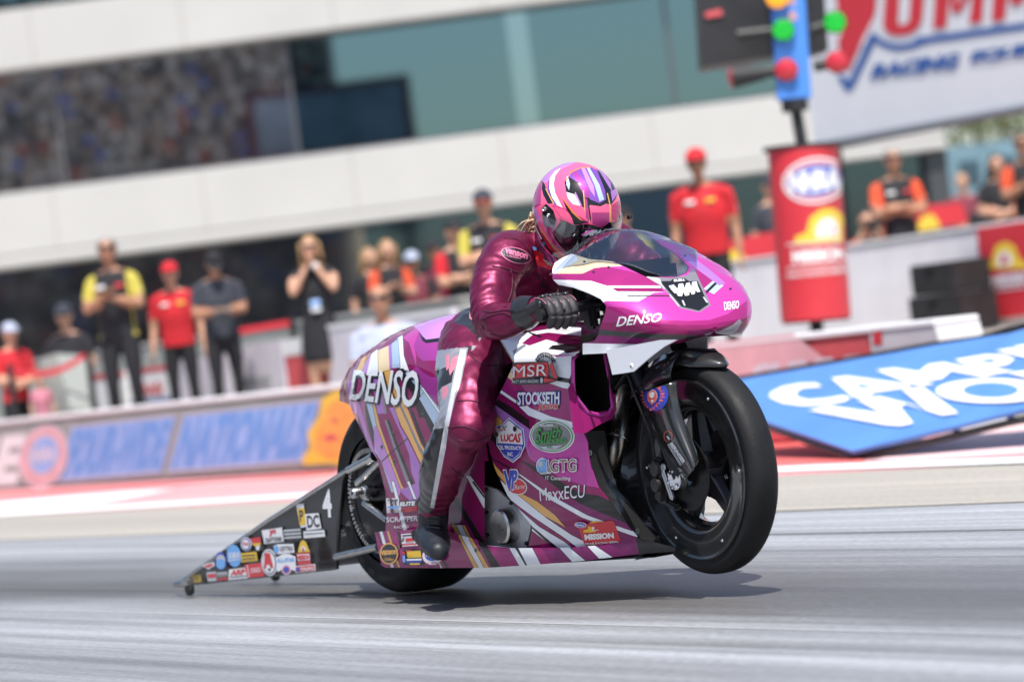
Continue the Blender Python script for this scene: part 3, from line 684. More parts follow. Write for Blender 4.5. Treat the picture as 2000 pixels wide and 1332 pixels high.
    if badge == 'tag':
        bm = bmesh.new(); box(bm, Jz(.0, .155, 1.13), (.10 * k, .008, .075 * k), HM, .002); obj('badge', bm, c_lblue, t); bm = bmesh.new(); box(bm, Jz(.0, .155, 1.07), (.10 * k, .008, .04 * k), HM, .002); obj('badge_card', bm, c_white, t)
        bm = bmesh.new(); tube(bm, [Jz(.24, .2, 1.40), Jz(.24, .2, 1.36)], .001, 4); bm.free(); bm = bmesh.new(); lathe(bm, [(.034 * k, -.015), (.036 * k, 0), (.034 * k, .015)], hands[0][2], hands[0][2] - hands[0][1], 14); obj('wrist_watch', bm, c_white, t)
    if badge == 'logo':
        for s, m in ((.085, c_white), (-.085, c_red if shirt != 'red' else c_yel)):
            bm = bmesh.new(); box(bm, Jz(s, .112 * (wide ** .5) + .012, 1.36), (.085 * k, .006, .035 * k), HM, .002); obj('shirt_patch', bm, m, t)
        for s in (-1, 1):
            sh, el, wr = armsj[0 if s < 0 else 1]; bm = bmesh.new(); box(bm, sh * .45 + el * .55 + r0 * .05 * s * k, (.006, .05 * k, .035 * k), HM, .002); obj('sleeve_patch', bm, c_white, t)
    if arms in ('phone', 'phone1'):
        ph = thing('phone', 'black phone in the hands of the man in the charcoal shirt', 'phone', tuple((hands[0][2] + hands[1][2]) / 2), 0); bm = bmesh.new(); box(bm, (hands[0][2] + hands[1][2]) / 2 + f0 * .09 * k, (.15 * k, .012, .075 * k), HM @ Matrix.Rotation(.6, 3, 'X'), .004); obj('phone_body', bm, c_black, ph, smooth=30)
    if arms == 'camera':
        cmid = (hands[0][2] + hands[1][2]) / 2 + f0 * .03 * k + V((0, 0, .06 * k)); cm = thing('camera_gear', 'black camera raised by the crouching photographer', 'camera', tuple(cmid), 0); bm = bmesh.new(); box(bm, cmid, (.15 * k, .07 * k, .10 * k), HM, .01); obj('camera_body', bm, c_black, cm, smooth=30); bm = bmesh.new(); lathe(bm, [(.035 * k, .03 * k), (.038 * k, .12 * k), (.03 * k, .12 * k), (0, .115 * k)], cmid, f0, 20); obj('lens', bm, c_black, cm, smooth=40)
    return t
person.yaw = 0
def pp(yaw, *a, **k): person.yaw = yaw; person(*a, **k); person.yaw = 0
pp(.5, 'man at the far left in a red shirt, white cap and black shorts', 14, 632, 27.2, shirt='red', pants='black', cap='white', arms='lap', bare_legs=True, shades=False)
pp(-.3, 'man in a black shirt and dark cap sitting low at the far left', 124, 595, 31.5, shirt='black', cap='navy', arms='lap', sit=1)
pp(-.25, 'grey haired man in a yellow and black shirt and sunglasses with folded hands', 208, 463, 27.3, shirt='black', side='yellow', pants='black', hair='grey', arms='clasp', badge='logo', skin=1)
pp(-.15, 'man in a red shirt and red cap left of the man with a phone', 330, 513, 27.6, shirt='red', pants='black', cap='red', arms='down', badge='logo', wide=1.1)
pp(.1, 'man in a charcoal shirt and black cap looking down at a phone', 413, 488, 27.0, shirt='navy', pants='black', cap='black', arms='phone', skin=1, wide=1.1)
pp(-.1, 'blonde woman in a short black dress with both hands at her mouth', 602, 462, 26.2, shirt='black', dress=True, pants='black', hair='blond', longhair=True, arms='mouth', bare_legs=True, badge='tag', sleeve=.1)
pp(-.2, 'bald man in a white shirt and sunglasses sitting low with crossed arms', 740, 556, 23, H=1.75, shirt='white', pants='denim', hair='bald', arms='lap', sit=2, wide=1.2, skin=1)
pp(.3, 'woman with long blonde hair in an orange and black shirt', 752, 470, 30.0, H=1.7, shirt='black', side='orange', hair='blond', longhair=True, shades=False, arms='clasp')
pp(0, 'man in a dark maroon shirt and white cap right of the long haired blonde woman', 802, 492, 30.5, shirt='maroon', side='black', cap='white', arms='lap', skin=1)
pp(.6, 'man in a black cap and bright red and black shirt with crossed arms', 878, 432, 27.8, shirt='black', side='red', pants='black', cap='black', arms='crossed', shades=False)
pp(-.2, 'tall man in orange glasses and a yellow and black shirt behind the rider', 942, 372, 26.8, shirt='black', side='yellow', pants='black', cap='navy', shades='orange', arms='crossed', badge='logo', wide=1.15)
pp(-.4, 'man in a yellow and black shirt half hidden behind the pink helmet', 1215, 405, 27.5, shirt='black', side='yellow', cap='black', arms='down')
pp(-.15, 'man in a red shirt and red cap standing left of the start light pillar', 1358, 292, 27.4, shirt='red', pants='black', cap='red', arms='down', badge='logo', wide=1.15, skin=1)
pp(.7, 'person in dark clothes half hidden by the start light pillar', 1496, 345, 34, shirt='navy', cap='navy', arms='down')
pp(.3, 'grey haired man in an orange and black shirt with crossed arms right of the pillar', 1738, 290, 31, shirt='black', side='orange', pants='black', hair='grey', arms='crossed', badge='logo', wide=1.1, skin=1)
pp(.2, 'photographer crouching behind the white barrier with a camera', 1688, 412, 32.5, H=1.75, shirt='black', side='orange', arms='camera', sit=1, shades=False, hair='dark')
pp(.1, 'person in a dull red top seen small beyond the white barrier', 1876, 340, 48, H=1.7, shirt='maroon', arms='lap', shades=False, hair='blond', skin=0)
pp(.2, 'dark haired woman in black at the right edge with folded hands', 1942, 303, 38, H=1.7, shirt='black', hair='dark', longhair=True, arms='lap', shades=False)
pp(.2, 'man in an orange and black shirt at the right edge of the picture', 1992, 262, 36, shirt='black', side='orange', hair='dark', arms='clasp', skin=1)
pp(.2, 'small child in a pink top beside the grey wall at the far left', 76, 735, 27.8, H=1.0, shirt='pink', pants='denim', hair='dark', shades=False, arms='down')
pp(.5, 'woman with long fair hair and a black shirt behind the orange shirted woman', 716, 486, 31.5, H=1.68, shirt='black', hair='blond', longhair=True, shades=False, arms='down')
pp(-.5, 'man in a maroon shirt and black cap behind the man with crossed arms', 846, 470, 31.2, shirt='maroon', side='black', cap='black', arms='down', skin=1)
pp(.1, 'seated person in a black top low beyond the white wall near the right edge', 1915, 372, 40, H=1.7, shirt='black', arms='lap', hair='dark', shades=False)
# ---- walls, banners and barriers behind the people
def wedge(name, label, cat, pts, y, depth, m, group=None, part='panel'):
    """an upright slab whose front outline is traced at distance y (m) for each point"""
    P3 = [D(px, py, yy) for (px, py), yy in zip(pts, y)]; c = sum(P3, V((0, 0, 0))) / len(P3)
    t = thing(name, label, cat, (c.x, c.y, .3), BRZ, group); bm = bmesh.new(); a = [bm.verts.new(p) for p in P3]; bm.faces.new(a); bm.normal_update(); f = bm.faces[:][0]
    if f.normal.dot(CF) > 0: f.normal_flip()
    bm.normal_update(); thicken(bm, depth); obj(part, bm, m, t, smooth=False); return t
sA = 3.2
bw = wthing('barrier_wall', 'long plain grey concrete wall standing behind the people', 'wall', -5, sA)
slab('wall_block', tpx(-200, sA), tpx(915, sA), sA, sA + .3, .28, 1.12, c_wall, .02, bw); slab('wall_cap', tpx(-200, sA), tpx(915, sA), sA - .01, sA + .31, 1.122, 1.16, mat('pale_concrete', (.42, .42, .40), .8, var=.1), .005, bw)
def banner(px0, px1, s, z0, z1, m, label, bands=(), group='banner panels along the grey wall', txt=None):
    t0, t1 = tpx(px0, s), tpx(px1, s); t = wthing('banner_panel', label, 'banner', (t0 + t1) / 2, s, group); slab('panel', t0, t1, s, s + .05, z0, z1, m, .006, t)
    for a, b, mm in bands: slab('banner_band', t0 + .004, t1 - .004, s - .006, s - .001, z0 + (z1 - z0) * a, z0 + (z1 - z0) * b, mm, 0, t)
    if txt:
        dd = Decal(on_plane(Wl(0, s - .004), WN), base=.002); f = lambda u, v: proj(Wl(t0 + (t1 - t0) * u, s, z0 + (z1 - z0) * v))
        for tx, u0, u1, v0, v1, mm in txt: dd.text(tx, [f(u0, v1), f(u1, v1), f(u1, v0), f(u0, v0)], mm, .04)
        dd.done('banner_lettering', t)
    return t
banner(116, 172, 1.6, .30, .92, c_white, 'white banner panel with red top and gold foot at the left end of the row', ((.92, 1, c_red), (.0, .14, c_yel)))
banner(176, 252, 1.6, .30, .90, c_white, 'white banner panel with gold foot behind the yellow shirted man', ((.92, 1, c_red), (0, .14, c_yel)))
banner(258, 345, 1.6, .30, .90, c_white, 'white banner panel with a red emblem behind the red capped man', ((.93, 1, c_red), (0, .13, c_red), (.42, .46, c_navy), (.5, .53, c_navy)), txt=(('DRAG', .1, .75, .58, .78, c_red),))
banner(352, 452, 1.6, .30, .92, c_banner, 'pale plain banner panel behind the man looking at a phone', ((0, .12, c_redp),))
banner(456, 562, 1.6, .30, .98, c_banner, 'pale lilac banner panel with grey lettering beside the woman in black', (), txt=(('SEATING', .2, .75, .28, .42, c_wall), ('DRAGWAY', .2, .75, .46, .6, c_wall)))
banner(566, 642, 1.6, .30, .98, c_redp, 'orange red and white banner panel behind the woman in black', ((.8, 1, c_white), (.0, .25, c_black)))
banner(646, 900, 1.6, .30, 1.05, c_banner, 'long pale banner panel behind the bald man in white', ((.95, 1, c_white),))
for i, (x0, y0, x1, y1, yy) in enumerate(((20, 728, 172, 696, 29), (455, 655, 572, 636, 29))):
    a, b = D(x0, y0, yy), D(x1, y1, yy); t = thing('belt_barrier', 'red retractable belt barrier ' + ('at the far left by the grey wall' if i == 0 else 'left of the woman in the black dress'), 'barrier', (a.x, a.y, .3)); bm = bmesh.new()
    grid(bm, [[a.lerp(b, k / 8) - V((0, 0, .10 * math.sin(math.pi * k / 8) * (1 - i))) + V((0, 0, h)) for k in range(9)] for h in (0, .055)]); thicken(bm, .003); obj('belt', bm, c_red, t, smooth=False)
    for p in (a, b): bm = bmesh.new(); tube(bm, [V((p.x, p.y, .3)), p + V((0, 0, .08))], .03, 12); tube(bm, [V((p.x, p.y, .3)), V((p.x, p.y, .32))], .15, 16); obj('post', bm, c_black, t, smooth=40)
wedge('barrier_block', 'dark grey leaning block at the far left by the banner panels', 'barrier', [(78, 700), (110, 690), (140, 800), (85, 810)], [29.5, 29.3, 29, 29.4], .3, c_wall)
wedge('barrier_wall', 'grey wall with a pale top edge behind the motorcycle tail and the red shirted people', 'wall', [(790, 620), (1300, 548), (1300, 700), (790, 730)], [25.2, 25.0, 25.0, 25.2], .3, c_wall)
wedge('barrier_wall', 'pale plinth edge on top of the grey wall behind the motorcycle tail', 'wall', [(788, 614), (1302, 541), (1302, 548), (788, 621)], [25.15, 24.95, 24.95, 25.15], .34, mat('pale_concrete', (.42, .42, .40), .8, var=.1))
# white wall on the right, parallel to the track
W2 = V((D(1650, 490, 30).x, 30, 0))
def W2l(t, s, z): return W2 + BF * t + BL * s + V((0, 0, z))
ww = thing('barrier_wall', 'white painted concrete wall running behind the start light pillar to the right edge', 'wall', tuple(W2), BRZ)
bm = bmesh.new(); box(bm, W2l(-2.3, .15, .75), (13.4, .3, .86), BROT, .02); obj('wall_block', bm, mat('white_wall_paint', (.82, .79, .82), .6, var=.06, vscale=3), ww, smooth=30)
bm = bmesh.new(); box(bm, W2l(-2.3, .15, 1.197), (13.4, .33, .03), BROT, .006); obj('wall_cap', bm, c_white, ww, smooth=30)
def on_w2(px, s): 
    lo, hi = -12, 12
    for _ in range(40):
        m = (lo + hi) / 2
        if proj(W2l(m, s, .8))[0] < px: lo = m
        else: hi = m
    return lo
t0, t1 = on_w2(1918, -.03), on_w2(2100, -.03)
rp_ = thing('banner_panel', 'red banner with a yellow arch emblem at the right end of the white wall', 'banner', tuple(W2l(t0, 0, .3)), BRZ)
bm = bmesh.new(); box(bm, W2l((t0 + t1) / 2, -.02, .78), (t1 - t0, .03, .80), BROT, .003); obj('panel', bm, c_red, rp_, smooth=False)
dw = Dc(on_plane(W2l(0, -.037, 0), BL), cBR, base=.002)
dw.P_(c_yel, (1815, 770), (1830, 720), (1850, 650), (1900, 625), (1950, 645), (1975, 710), (2010, 740), (2030, 770)); dw.P_(c_white, (1858, 760), (1862, 700), (1900, 672), (1935, 700), (1940, 750)); dw.P_(c_red, (1878, 745), (1885, 700), (1905, 695), (1920, 740)); dw.T_('MISSION', c_banner, (1820, 805), (2110, 770), (2110, 840), (1820, 872), bold=.06); dw.P_(c_banner, (1810, 885), (2110, 850), (2110, 858), (1810, 895)); dw.done('banner_emblem', rp_)
for k, (a, b, z0, z1, s, lab) in enumerate(((1782, 1862, .66, .93, -.5, 'smaller black equipment case stacked on the larger one'), (1772, 1868, .32, .655, -.55, 'larger black equipment case on the ground before the white wall'))):
    t0, t1 = on_w2(a, s), on_w2(b, s); t = thing('equipment_case', lab, 'case', tuple(W2l((t0 + t1) / 2, s, z0)), BRZ, 'black cases before the white wall'); bm = bmesh.new(); box(bm, W2l((t0 + t1) / 2, s + .2, (z0 + z1) / 2), (t1 - t0, .45, z1 - z0), BROT, .015); obj('case_body', bm, c_black, t, smooth=30)
    bm = bmesh.new(); box(bm, W2l((t0 + t1) / 2, s - .03, z1 - .07), ((t1 - t0) * .2, .02, .03), BROT, .004); obj('case_handle', bm, BLACKM, t, smooth=30)
for (pts, yy, lab) in (([(1412, 472), (1515, 452), (1515, 505), (1412, 520)], 33, 'low red barrier with a yellow emblem left of the pillar'), ([(1788, 402), (1878, 396), (1892, 435), (1790, 452)], 36, 'low red barrier with a yellow emblem beyond the white wall')):
    t = wedge('low_barrier', lab, 'barrier', pts, [yy] * 4, .1, c_red); dd = Decal(on_plane(D(pts[0][0], pts[0][1], yy - .004), CF), base=.004); x, y = pts[3]; dd.poly([(x + 2, y - 12), (x + 12, y - 30), (x + 32, y - 34), (x + 44, y - 16), (x + 46, y - 6), (x + 4, y)], c_yel); dd.done('barrier_emblem', t)
gpoly_ = gpoly('apron_red_stripe', mp(cBC, [(1470, 130), (2300, 5), (2300, 50), (1490, 155)]), .304, c_redp)
# ---- start light tree
ty_ = 24.0
tr = thing('start_light_tree', 'blue drag racing start light tree with green lamps lit above a red wrapped pillar', 'start light', tuple(V((D(1590, 640, ty_).x, ty_, 0))), 0)
ctr_ = lambda px, py, y=ty_: D(px, py, y)
plb = thing('plinth', 'low pale concrete plinth under the red wrapped pillar', 'plinth', (ctr_(1590, 640).x, ty_, .3)); bm = bmesh.new(); c = ctr_(1590, 655); box(bm, (c.x, c.y + .1, (c.z + .28) / 2 + .02), (1.3, .9, c.z - .28), BROT, .02); obj('plinth_block', bm, mat('pale_concrete', (.42, .42, .40), .8), plb, smooth=30)
upv = (ctr_(1568, 290) - ctr_(1594, 625)).normalized(); 
bm = bmesh.new(); b0, b1 = ctr_(1594, 624), ctr_(1568, 292); tube(bm, [b0, b1], .29, 60, ell=(1.0, .9)); pil = obj('pillar_wrap', bm, c_red, tr, smooth=40); PBV = None
bm = bmesh.new(); tube(bm, [b1 + upv * .0, b1 + upv * .03], .297, 40); obj('pillar_rim', bm, c_black, tr, smooth=40)
bm = bmesh.new(); tube(bm, [b0 - upv * .10, b0 + upv * .01], .05, 16); tube(bm, [b0 - upv * .02, b0 - upv * .0], .25, 30); obj('pillar_foot', bm, c_black, tr, smooth=40)
bt_ = bmesh.new(); tube(bt_, [b0, b1], .291, 60, ell=(1.0, .9)); bt_.normal_update(); PBV = BVHTree.FromBMesh(bt_); bt_.free()
dw = Dc(on_bvh([PBV]), cBR, base=.003)
dw.E_('white', 900, 305, 175, 122, -8, sub=8); dw.E_(c_redp, 900, 305, 160, 108, -8, sub=8); dw.E_('white', 900, 305, 154, 90, -8, sub=8); dw.E_('blue', 900, 305, 148, 82, -8, sub=8); dw.T_('NHRA', 'white', (765, 262), (1030, 236), (1030, 350), (765, 378), bold=.08, sub=6)
dw.P_(c_yel, (785, 638), (795, 600), (850, 580), (870, 500), (930, 455), (990, 450), (1035, 480), (1055, 560), (1060, 600), (1060, 625), sub=8); dw.P_(c_white, (900, 608), (905, 545), (940, 505), (990, 500), (1015, 540), (1022, 598), sub=8); dw.P_(c_red, (930, 596), (940, 550), (965, 530), (995, 550), (1000, 590))
dw.P_(c_white, (750, 640), (1060, 622), (1060, 630), (750, 648), sub=8); dw.T_('MISSION', c_white, (775, 675), (1062, 655), (1065, 720), (780, 745), bold=.06, sub=8); dw.P_(c_white, (750, 768), (1062, 740), (1062, 748), (750, 776), sub=8); dw.T_('DRAG RACING SERIES', c_white, (752, 798), (1062, 766), (1062, 788), (752, 820), bold=.03, sub=8)
dw.done('pillar_emblem', pil)
bm = bmesh.new(); tube(bm, [b1, ctr_(1552, 200)], .045, 16); tube(bm, [ctr_(1554, 218), ctr_(1551, 194)], .10, 20); obj('mast', bm, c_black, tr, smooth=40)
bm = bmesh.new(); a, b = ctr_(1551, 196), ctr_(1530, -120); d_ = (b - a).normalized(); xx = V((0, 1, 0)).cross(d_).normalized(); R_ = Matrix((xx, d_.cross(xx) * -1 if False else d_.cross(xx), d_)).transposed()
box(bm, (a + b) / 2, (.25, .14, (b - a).length), R_, .01); obj('lamp_column', bm, mat('blue_enamel', (.07, .25, .72), .4), tr, smooth=30)
dd = Decal(on_plane(a + V((0, -.072, 0)), CF), base=.002)
for i, ch in enumerate('SE'): dd.text(ch, [(1540 + i * -2, 24 - i * 30), (1556 - i * 2, 24 - i * 30), (1557 - i * 2, 40 - i * 30), (1541 - i * 2, 40 - i * 30)], c_flame, .03)
dd.done('column_lettering', tr)
LED = mat('lamp_green_dark', (.005, .10, .02), .4, emit=((.0, 1, .08), .06)); OFFR = mat('lamp_red', (.55, .02, .04), .3, coat=.5)
def lamp(px, py, m, name, mats_, y=ty_ - .12, r=.083, back=.30, dx=0):
    c = ctr_(px, py, y); ax = (CP - c).normalized(); sd = -1 if dx < 0 else 1
    bm = bmesh.new(); lathe(bm, [(0, -back), (r * .55, -back), (r * .6, -back * .5), (r * 1.02, -.04), (r * 1.05, 0), (r, 0)], c, ax, 28); hs_ = obj(name + '_housing', bm, c_black, tr, smooth=40)
    bm = bmesh.new(); lathe(bm, [(r, -.002), (r * .7, .012), (0, .02)], c, ax, 28); obj(name + '_lens', bm, m, hs_, smooth=True)
    if m is LED:
        bm = bmesh.new()
        for i in range(-3, 4): 
            w2 = math.sqrt(max(0, 1 - (i / 4) ** 2)) * r * .92; box(bm, c + CU * i * r * .24 + ax * .022, (w2 * 2, .004, .006), Matrix((CR, ax, CU)).transposed())
        objs('lamp_grille', bm, mat('lamp_green_lit', (.02, .5, .05), .5, emit=((.0, 1, .06), .8)), hs_, smooth=False)
lamp(1530, 59, LED, 'lamp', 0); lamp(1631, 44, LED, 'lamp', 0); lamp(1536, 137, OFFR, 'lamp', 0); lamp(1635, 122, OFFR, 'lamp', 0); lamp(1518, -5, mat('lamp_amber', (.8, .3, .02), .3, emit=((1, .4, .02), .6)), 'lamp', 0)
for x0, y0, x1, y1 in ((1440, 150, 1520, 138), (1590, 130, 1622, 124), (1440, 70, 1512, 62), (1585, 60, 1618, 50)):
    bm = bmesh.new(); tube(bm, [ctr_(x0, y0), ctr_(x1, y1)], .045, 14); obj('lamp_arm', bm, c_black, tr, smooth=40)
bm = bmesh.new(); c = ctr_(1428, 152); ax = (ctr_(1424, 153) - ctr_(1500, 143)).normalized(); lathe(bm, [(.05, -.25), (.07, -.12), (.088, 0), (.08, .004)], c, ax, 24); hs_ = obj('lamp_housing', bm, c_black, tr, smooth=40); bm = bmesh.new(); lathe(bm, [(.086, .001), (.05, .02), (0, .028)], c, ax, 24); obj('lamp_lens', bm, OFFR, hs_)
for pl, yy, dz in (([(1360, -60), (1500, -80), (1516, 110), (1372, 132)], 24.3, .5), ([(1572, -60), (1606, -66), (1618, 98), (1586, 106)], 24.3, .4)):
    bm = bmesh.new(); a = [bm.verts.new(D(x, y, yy)) for x, y in pl]; bm.faces.new(a); bm.normal_update(); f = bm.faces[:][0]
    if f.normal.dot(CF) > 0: f.normal_flip()
    thicken(bm, dz); obj('speaker_cabinet', bm, c_black, tr, smooth=False)
bm = bmesh.new(); p = [D(x, y, 24.28) for x, y in [(1376, 26), (1408, 18), (1412, 30), (1380, 36)]]; bm.faces.new([bm.verts.new(q) for q in p]); obj('cabinet_stripe', bm, c_redp, tr, smooth=False)
# ---- big white sign parallel to the track
SP = D(1592, 290, 34)
def Sg(px, py): return PL(px, py, SP, BL)
sg = thing('billboard', 'large white billboard with red letters and a blue line above the right barrier', 'sign', (SP.x, SP.y, .3), BRZ)
tl = Sg(1580, -260); trr = Sg(2500, -420); br_ = Sg(2500, 118); bl_ = Sg(1592, 292)
bm = bmesh.new(); z1 = tl.z; vs = [bm.verts.new(q) for q in (SP, V((br_.x, br_.y, SP.z)), V((br_.x, br_.y, SP.z + 3.4)), V((SP.x, SP.y, SP.z + 3.4)))]; bm.faces.new(vs); bm.normal_update(); f = bm.faces[:][0]
if f.normal.dot(CF) > 0: f.normal_flip()
thicken(bm, .25); obj('panel', bm, mat('billboard_white', (.74, .75, .78), .55, var=.03, vscale=1.5), sg, smooth=False)
bm = bmesh.new(); tube(bm, [SP - BL * .02, V((br_.x, br_.y, SP.z)) - BL * .02], .05, 8); obj('frame_rail', bm, mat('steel_grey', (.2, .22, .25), .5), sg)
for kx in (-.3, 3.6):
    bm = bmesh.new(); q = SP + BF * kx + BL * .4; box(bm, (q.x, q.y, (SP.z + .3) / 2), (.2, .2, SP.z - .3), BROT, .01); obj('post', bm, c_black, sg, smooth=30)
dw = Dc(on_plane(SP - BL * .002, BL), cBT, base=.006); c_sr = mat('sign_red', (.62, .035, .05), .5); c_sb = mat('sign_blue', (.03, .11, .36), .5)
dw.P_(c_sr, (940, -200), (1200, -260), (1175, 60), (1160, 110), (1090, 250), (1025, 395), (1010, 400), (960, 240), (985, 180), (960, 60)); dw.P_(mat('billboard_white', (.5, .5, .53), .55), (1090, 250), (1160, 110), (1175, 130), (1100, 280))
dw.P_(c_sb, (958, 420), (990, 420), (1022, 455), (1145, 195), (1170, 190), (1215, 225), (1290, 250), (1370, 240), (1410, 210), (1460, 205), (2000, 130), (2900, 10), (2900, 60), (2000, 165), (1470, 240), (1380, 272), (1290, 285), (1215, 262), (1172, 235), (1050, 490), (1018, 515), (990, 480))
dw.P_(c_sr, (1240, -220), (1320, -230), (1300, 130), (1310, 142), (1340, 138), (1360, 120), (1385, -240), (1465, -250), (1435, 110), (1410, 165), (1360, 195), (1280, 205), (1230, 180), (1215, 140))
dw.P_(c_sr, (1520, -260), (1600, -270), (1640, 40), (1720, -290), (1800, -300), (1770, 125), (1695, 135), (1720, -60), (1650, 70), (1600, 75), (1590, -50), (1570, 155), (1495, 165)); dw.P_(c_sr, (1850, -310), (1930, -320), (1965, 0), (2050, -340), (2130, -350), (2100, 85), (2020, 95), (2050, -80), (1980, 30), (1930, 30), (1920, -90), (1895, 115), (1822, 122))
dw.P_(c_sr, (2180, -360), (2260, -370), (2230, 65), (2150, 78)); dw.P_(c_sr, (2300, -380), (2600, -420), (2600, -350), (2480, -330), (2450, 30), (2370, 40), (2400, -320), (2300, -305))
dw.T_('RACING', c_sb, (1160, 362), (1650, 295), (1635, 380), (1140, 445), bold=.07, shear=.1); dw.T_('EQUIPMENT', c_sb, (1712, 290), (2420, 185), (2400, 270), (1695, 360), bold=.07, shear=.1); dw.done('sign_lettering', sg)
# ---- the tower building
BY = 60.0
fc = mat('facade_panels', (.50, .49, .47), .6, var=.04, vscale=.6); fcd = mat('facade_joint', (.33, .31, .29), .7)
def glassm(name, col, rough): return mat(name, col, rough, 1.0, bump=.02, bscale=.6)
GLS = glassm('mirror_glass', (.145, .225, .25), .02); GLD = glassm('dark_glass', (.07, .11, .14), .04)
bu = thing('tower_building', 'pale grey race control building with long bands of mirror glass behind the track', 'building', (D(700, 400, BY).x, BY, 0))
def zat(px, py): return D(px, py, BY).z
x0, x1 = D(-900, 400, BY).x, D(1850, 300, BY).x
zA, zB, zC, zD, zE, zF = zat(0, 527), zat(0, 381), zat(0, 142), zat(0, 22), zat(0, 22) + 3.2, zat(0, 22) + 6
# the facade turns slightly towards the camera on the right
FN = V((math.sin(math.radians(0.6)), -math.cos(math.radians(0.6)), 0))
def Fc(x, z, o=0): return V((x, BY + x * .006 - o, z))
def fbox(name, xa, xb, za, zb, o0, o1, m, bev=.03, parent=bu):
    bm = bmesh.new(); a, b = Fc(xa, za), Fc(xb, zb); c = (a + b) / 2; c.y -= (o0 + o1) / 2; box(bm, c, (abs(xb - xa), abs(o1 - o0), abs(zb - za)), Matrix.Rotation(math.atan(.006), 3, 'Z'), bev); return obj(name, bm, m, parent, smooth=30)
fbox('facade_band', x0, x1, zA + .22, zB, -3, 0, fc); fbox('facade_ledge', x0, x1, zA, zA + .2, -3, .12, fc); fbox('facade_band', x0, x1, zC, zD, -3, 0, fc); fbox('facade_band', x0, x1, zE, zF, -3, 0, fc)
fbox('facade_joint', x0, x1, zA + .201, zA + .219, -2, .05, fcd, 0)
xg = D(575, 250, BY).x; GLB = glassm('brightened_mirror_glass', (.66, .63, .60), .02); fbox('window_band', x0, xg, zB + .002, zC - .002, -2.9, -.45, GLB, 0); fbox('window_band', xg, x1, zB + .002, zC - .002, -2.9, -.45, GLS, 0); fbox('window_band', x0, x1, zD + .002, zE - .002, -2.9, -.45, GLS, 0); fbox('window_band', x0, xg + 1, .3, zA - .002, -2.9, -.6, glassm('brightened_dark_glass', (.27, .27, .27), .04), 0); fbox('window_band', xg + 1, x1 - .4, .3, zA - .002, -2.9, -.6, GLD, 0)  # paler tint on the left panes brightens the mirrored crowd through colour
for z in (zB + .03, zC - .03): fbox('window_rail', x0, x1, z - .03, z + .03, -.449, -.30, mat('window_frame', (.12, .12, .13), .4, .5), 0)
for px in (110, 575, 1035, 1330, 1700):
    x = D(px, 250, BY).x
    if px == 1035: fbox('pale_glass_strip', x - .2, x + .2, zB + .06, zC - .06, -.44, -.40, glassm('pale_glass', (.27, .38, .41), .1), 0)  # paler vertical strip over the mirror glass
    else: fbox('window_mullion', x - .035, x + .035, zB + .06, zC - .06, -.448, -.40, mat('window_frame', (.12, .12, .13), .4, .5), 0)
for px in range(-800, 1900, 297):
    x = D(px, 300, BY).x
    for za, zb in ((zA + .23, zB - .01), (zC + .01, zD - .01)): fbox('panel_joint', x - .012, x + .012, za, zb, -.05, .004, fcd, 0)
fbox('floor_edge', x0, x1 - .4, .9, 1.25, -.599, -.55, mat('teal_panel', (.05, .14, .16), .3, .3), 0)
fbox('corner_column', x1 - .4, x1, .3, zA - .002, -3, -.1, mat('dark_column', (.05, .055, .06), .5), .02)
# ---- beyond the right end: trees and a blue container
ct = thing('shipping_container', 'pale blue container or cabin beyond the right end of the building', 'container', (D(1930, 320, 70).x, 70, 0)); bm = bmesh.new(); c = D(1950, 320, 70)
box(bm, (c.x + .6, 70, c.z - .5), (4.2, 2.2, 1.9), None, .03); obj('container_body', bm, mat('blue_steel', (.16, .27, .33), .6, var=.15, vscale=2), ct, smooth=30)
for k in range(5): bm = bmesh.new(); box(bm, (c.x - .8 + k * .8, 68.88, c.z - .15), (.45, .04, .5), None, .01); obj('container_window', bm, mat('window_dark', (.04, .08, .11), .2), ct, smooth=False)
LEAF = mat('leaf_green', (.11, .14, .02), .6, var=.4, vscale=1.2); BARK = mat('bark', (.10, .07, .05), .9)
def tree(px, py, y, R, h, lab):
    c = D(px, py, y); t = thing('tree', lab, 'tree', (c.x, c.y, 0), 0, 'trees beyond the building'); rr = random.Random(int(px)); bm = bmesh.new()
    tube(bm, [V((c.x, c.y, 0)), V((c.x + .1, c.y, h * .5)), V((c.x, c.y, h * .8))], [.18, .13, .05], 8)
    for k in range(7): a = rr.uniform(0, 6.3); tube(bm, [V((c.x, c.y, h * .45 + k * .1)), V((c.x + math.cos(a) * R * .6, c.y + math.sin(a) * R * .6, h * .75))], [.06, .02], 5)
    obj('trunk', bm, BARK, t); bm = bmesh.new()
    for k in range(2600):
        cl_ = rr.randrange(16); rc = random.Random(cl_ * 7 + int(px)); cc = V((rc.gauss(0, 1) * R * .5, rc.gauss(0, 1) * R * .5, rc.gauss(0, 1) * R * .4)); p = V((c.x, c.y, h)) + cc + V((rr.gauss(0, 1), rr.gauss(0, 1), rr.gauss(0, .8))) * R * .2
        n = V((rr.gauss(0, 1), rr.gauss(0, 1), rr.gauss(0, 1) + .6)).normalized(); u = n.orthogonal().normalized(); v_ = n.cross(u); s = rr.uniform(.05, .11); bm.faces.new([bm.verts.new(p + u * s), bm.verts.new(p + v_ * s * .6), bm.verts.new(p - u * s), bm.verts.new(p - v_ * s * .6)])
    obj('crown', bm, LEAF, t, smooth=False)
tree(1870, 262, 84, 2.2, 5.6, 'yellow green tree left of centre over the blue container'); tree(1955, 235, 86, 2.4, 6.2, 'taller yellow green tree right over the blue container'); tree(2060, 230, 84, 2.4, 6.0, 'yellow green tree at the right edge beyond the container'); tree(1770, 320, 90, 2.2, 4.2, 'low green tree seen through the gap under the billboard')
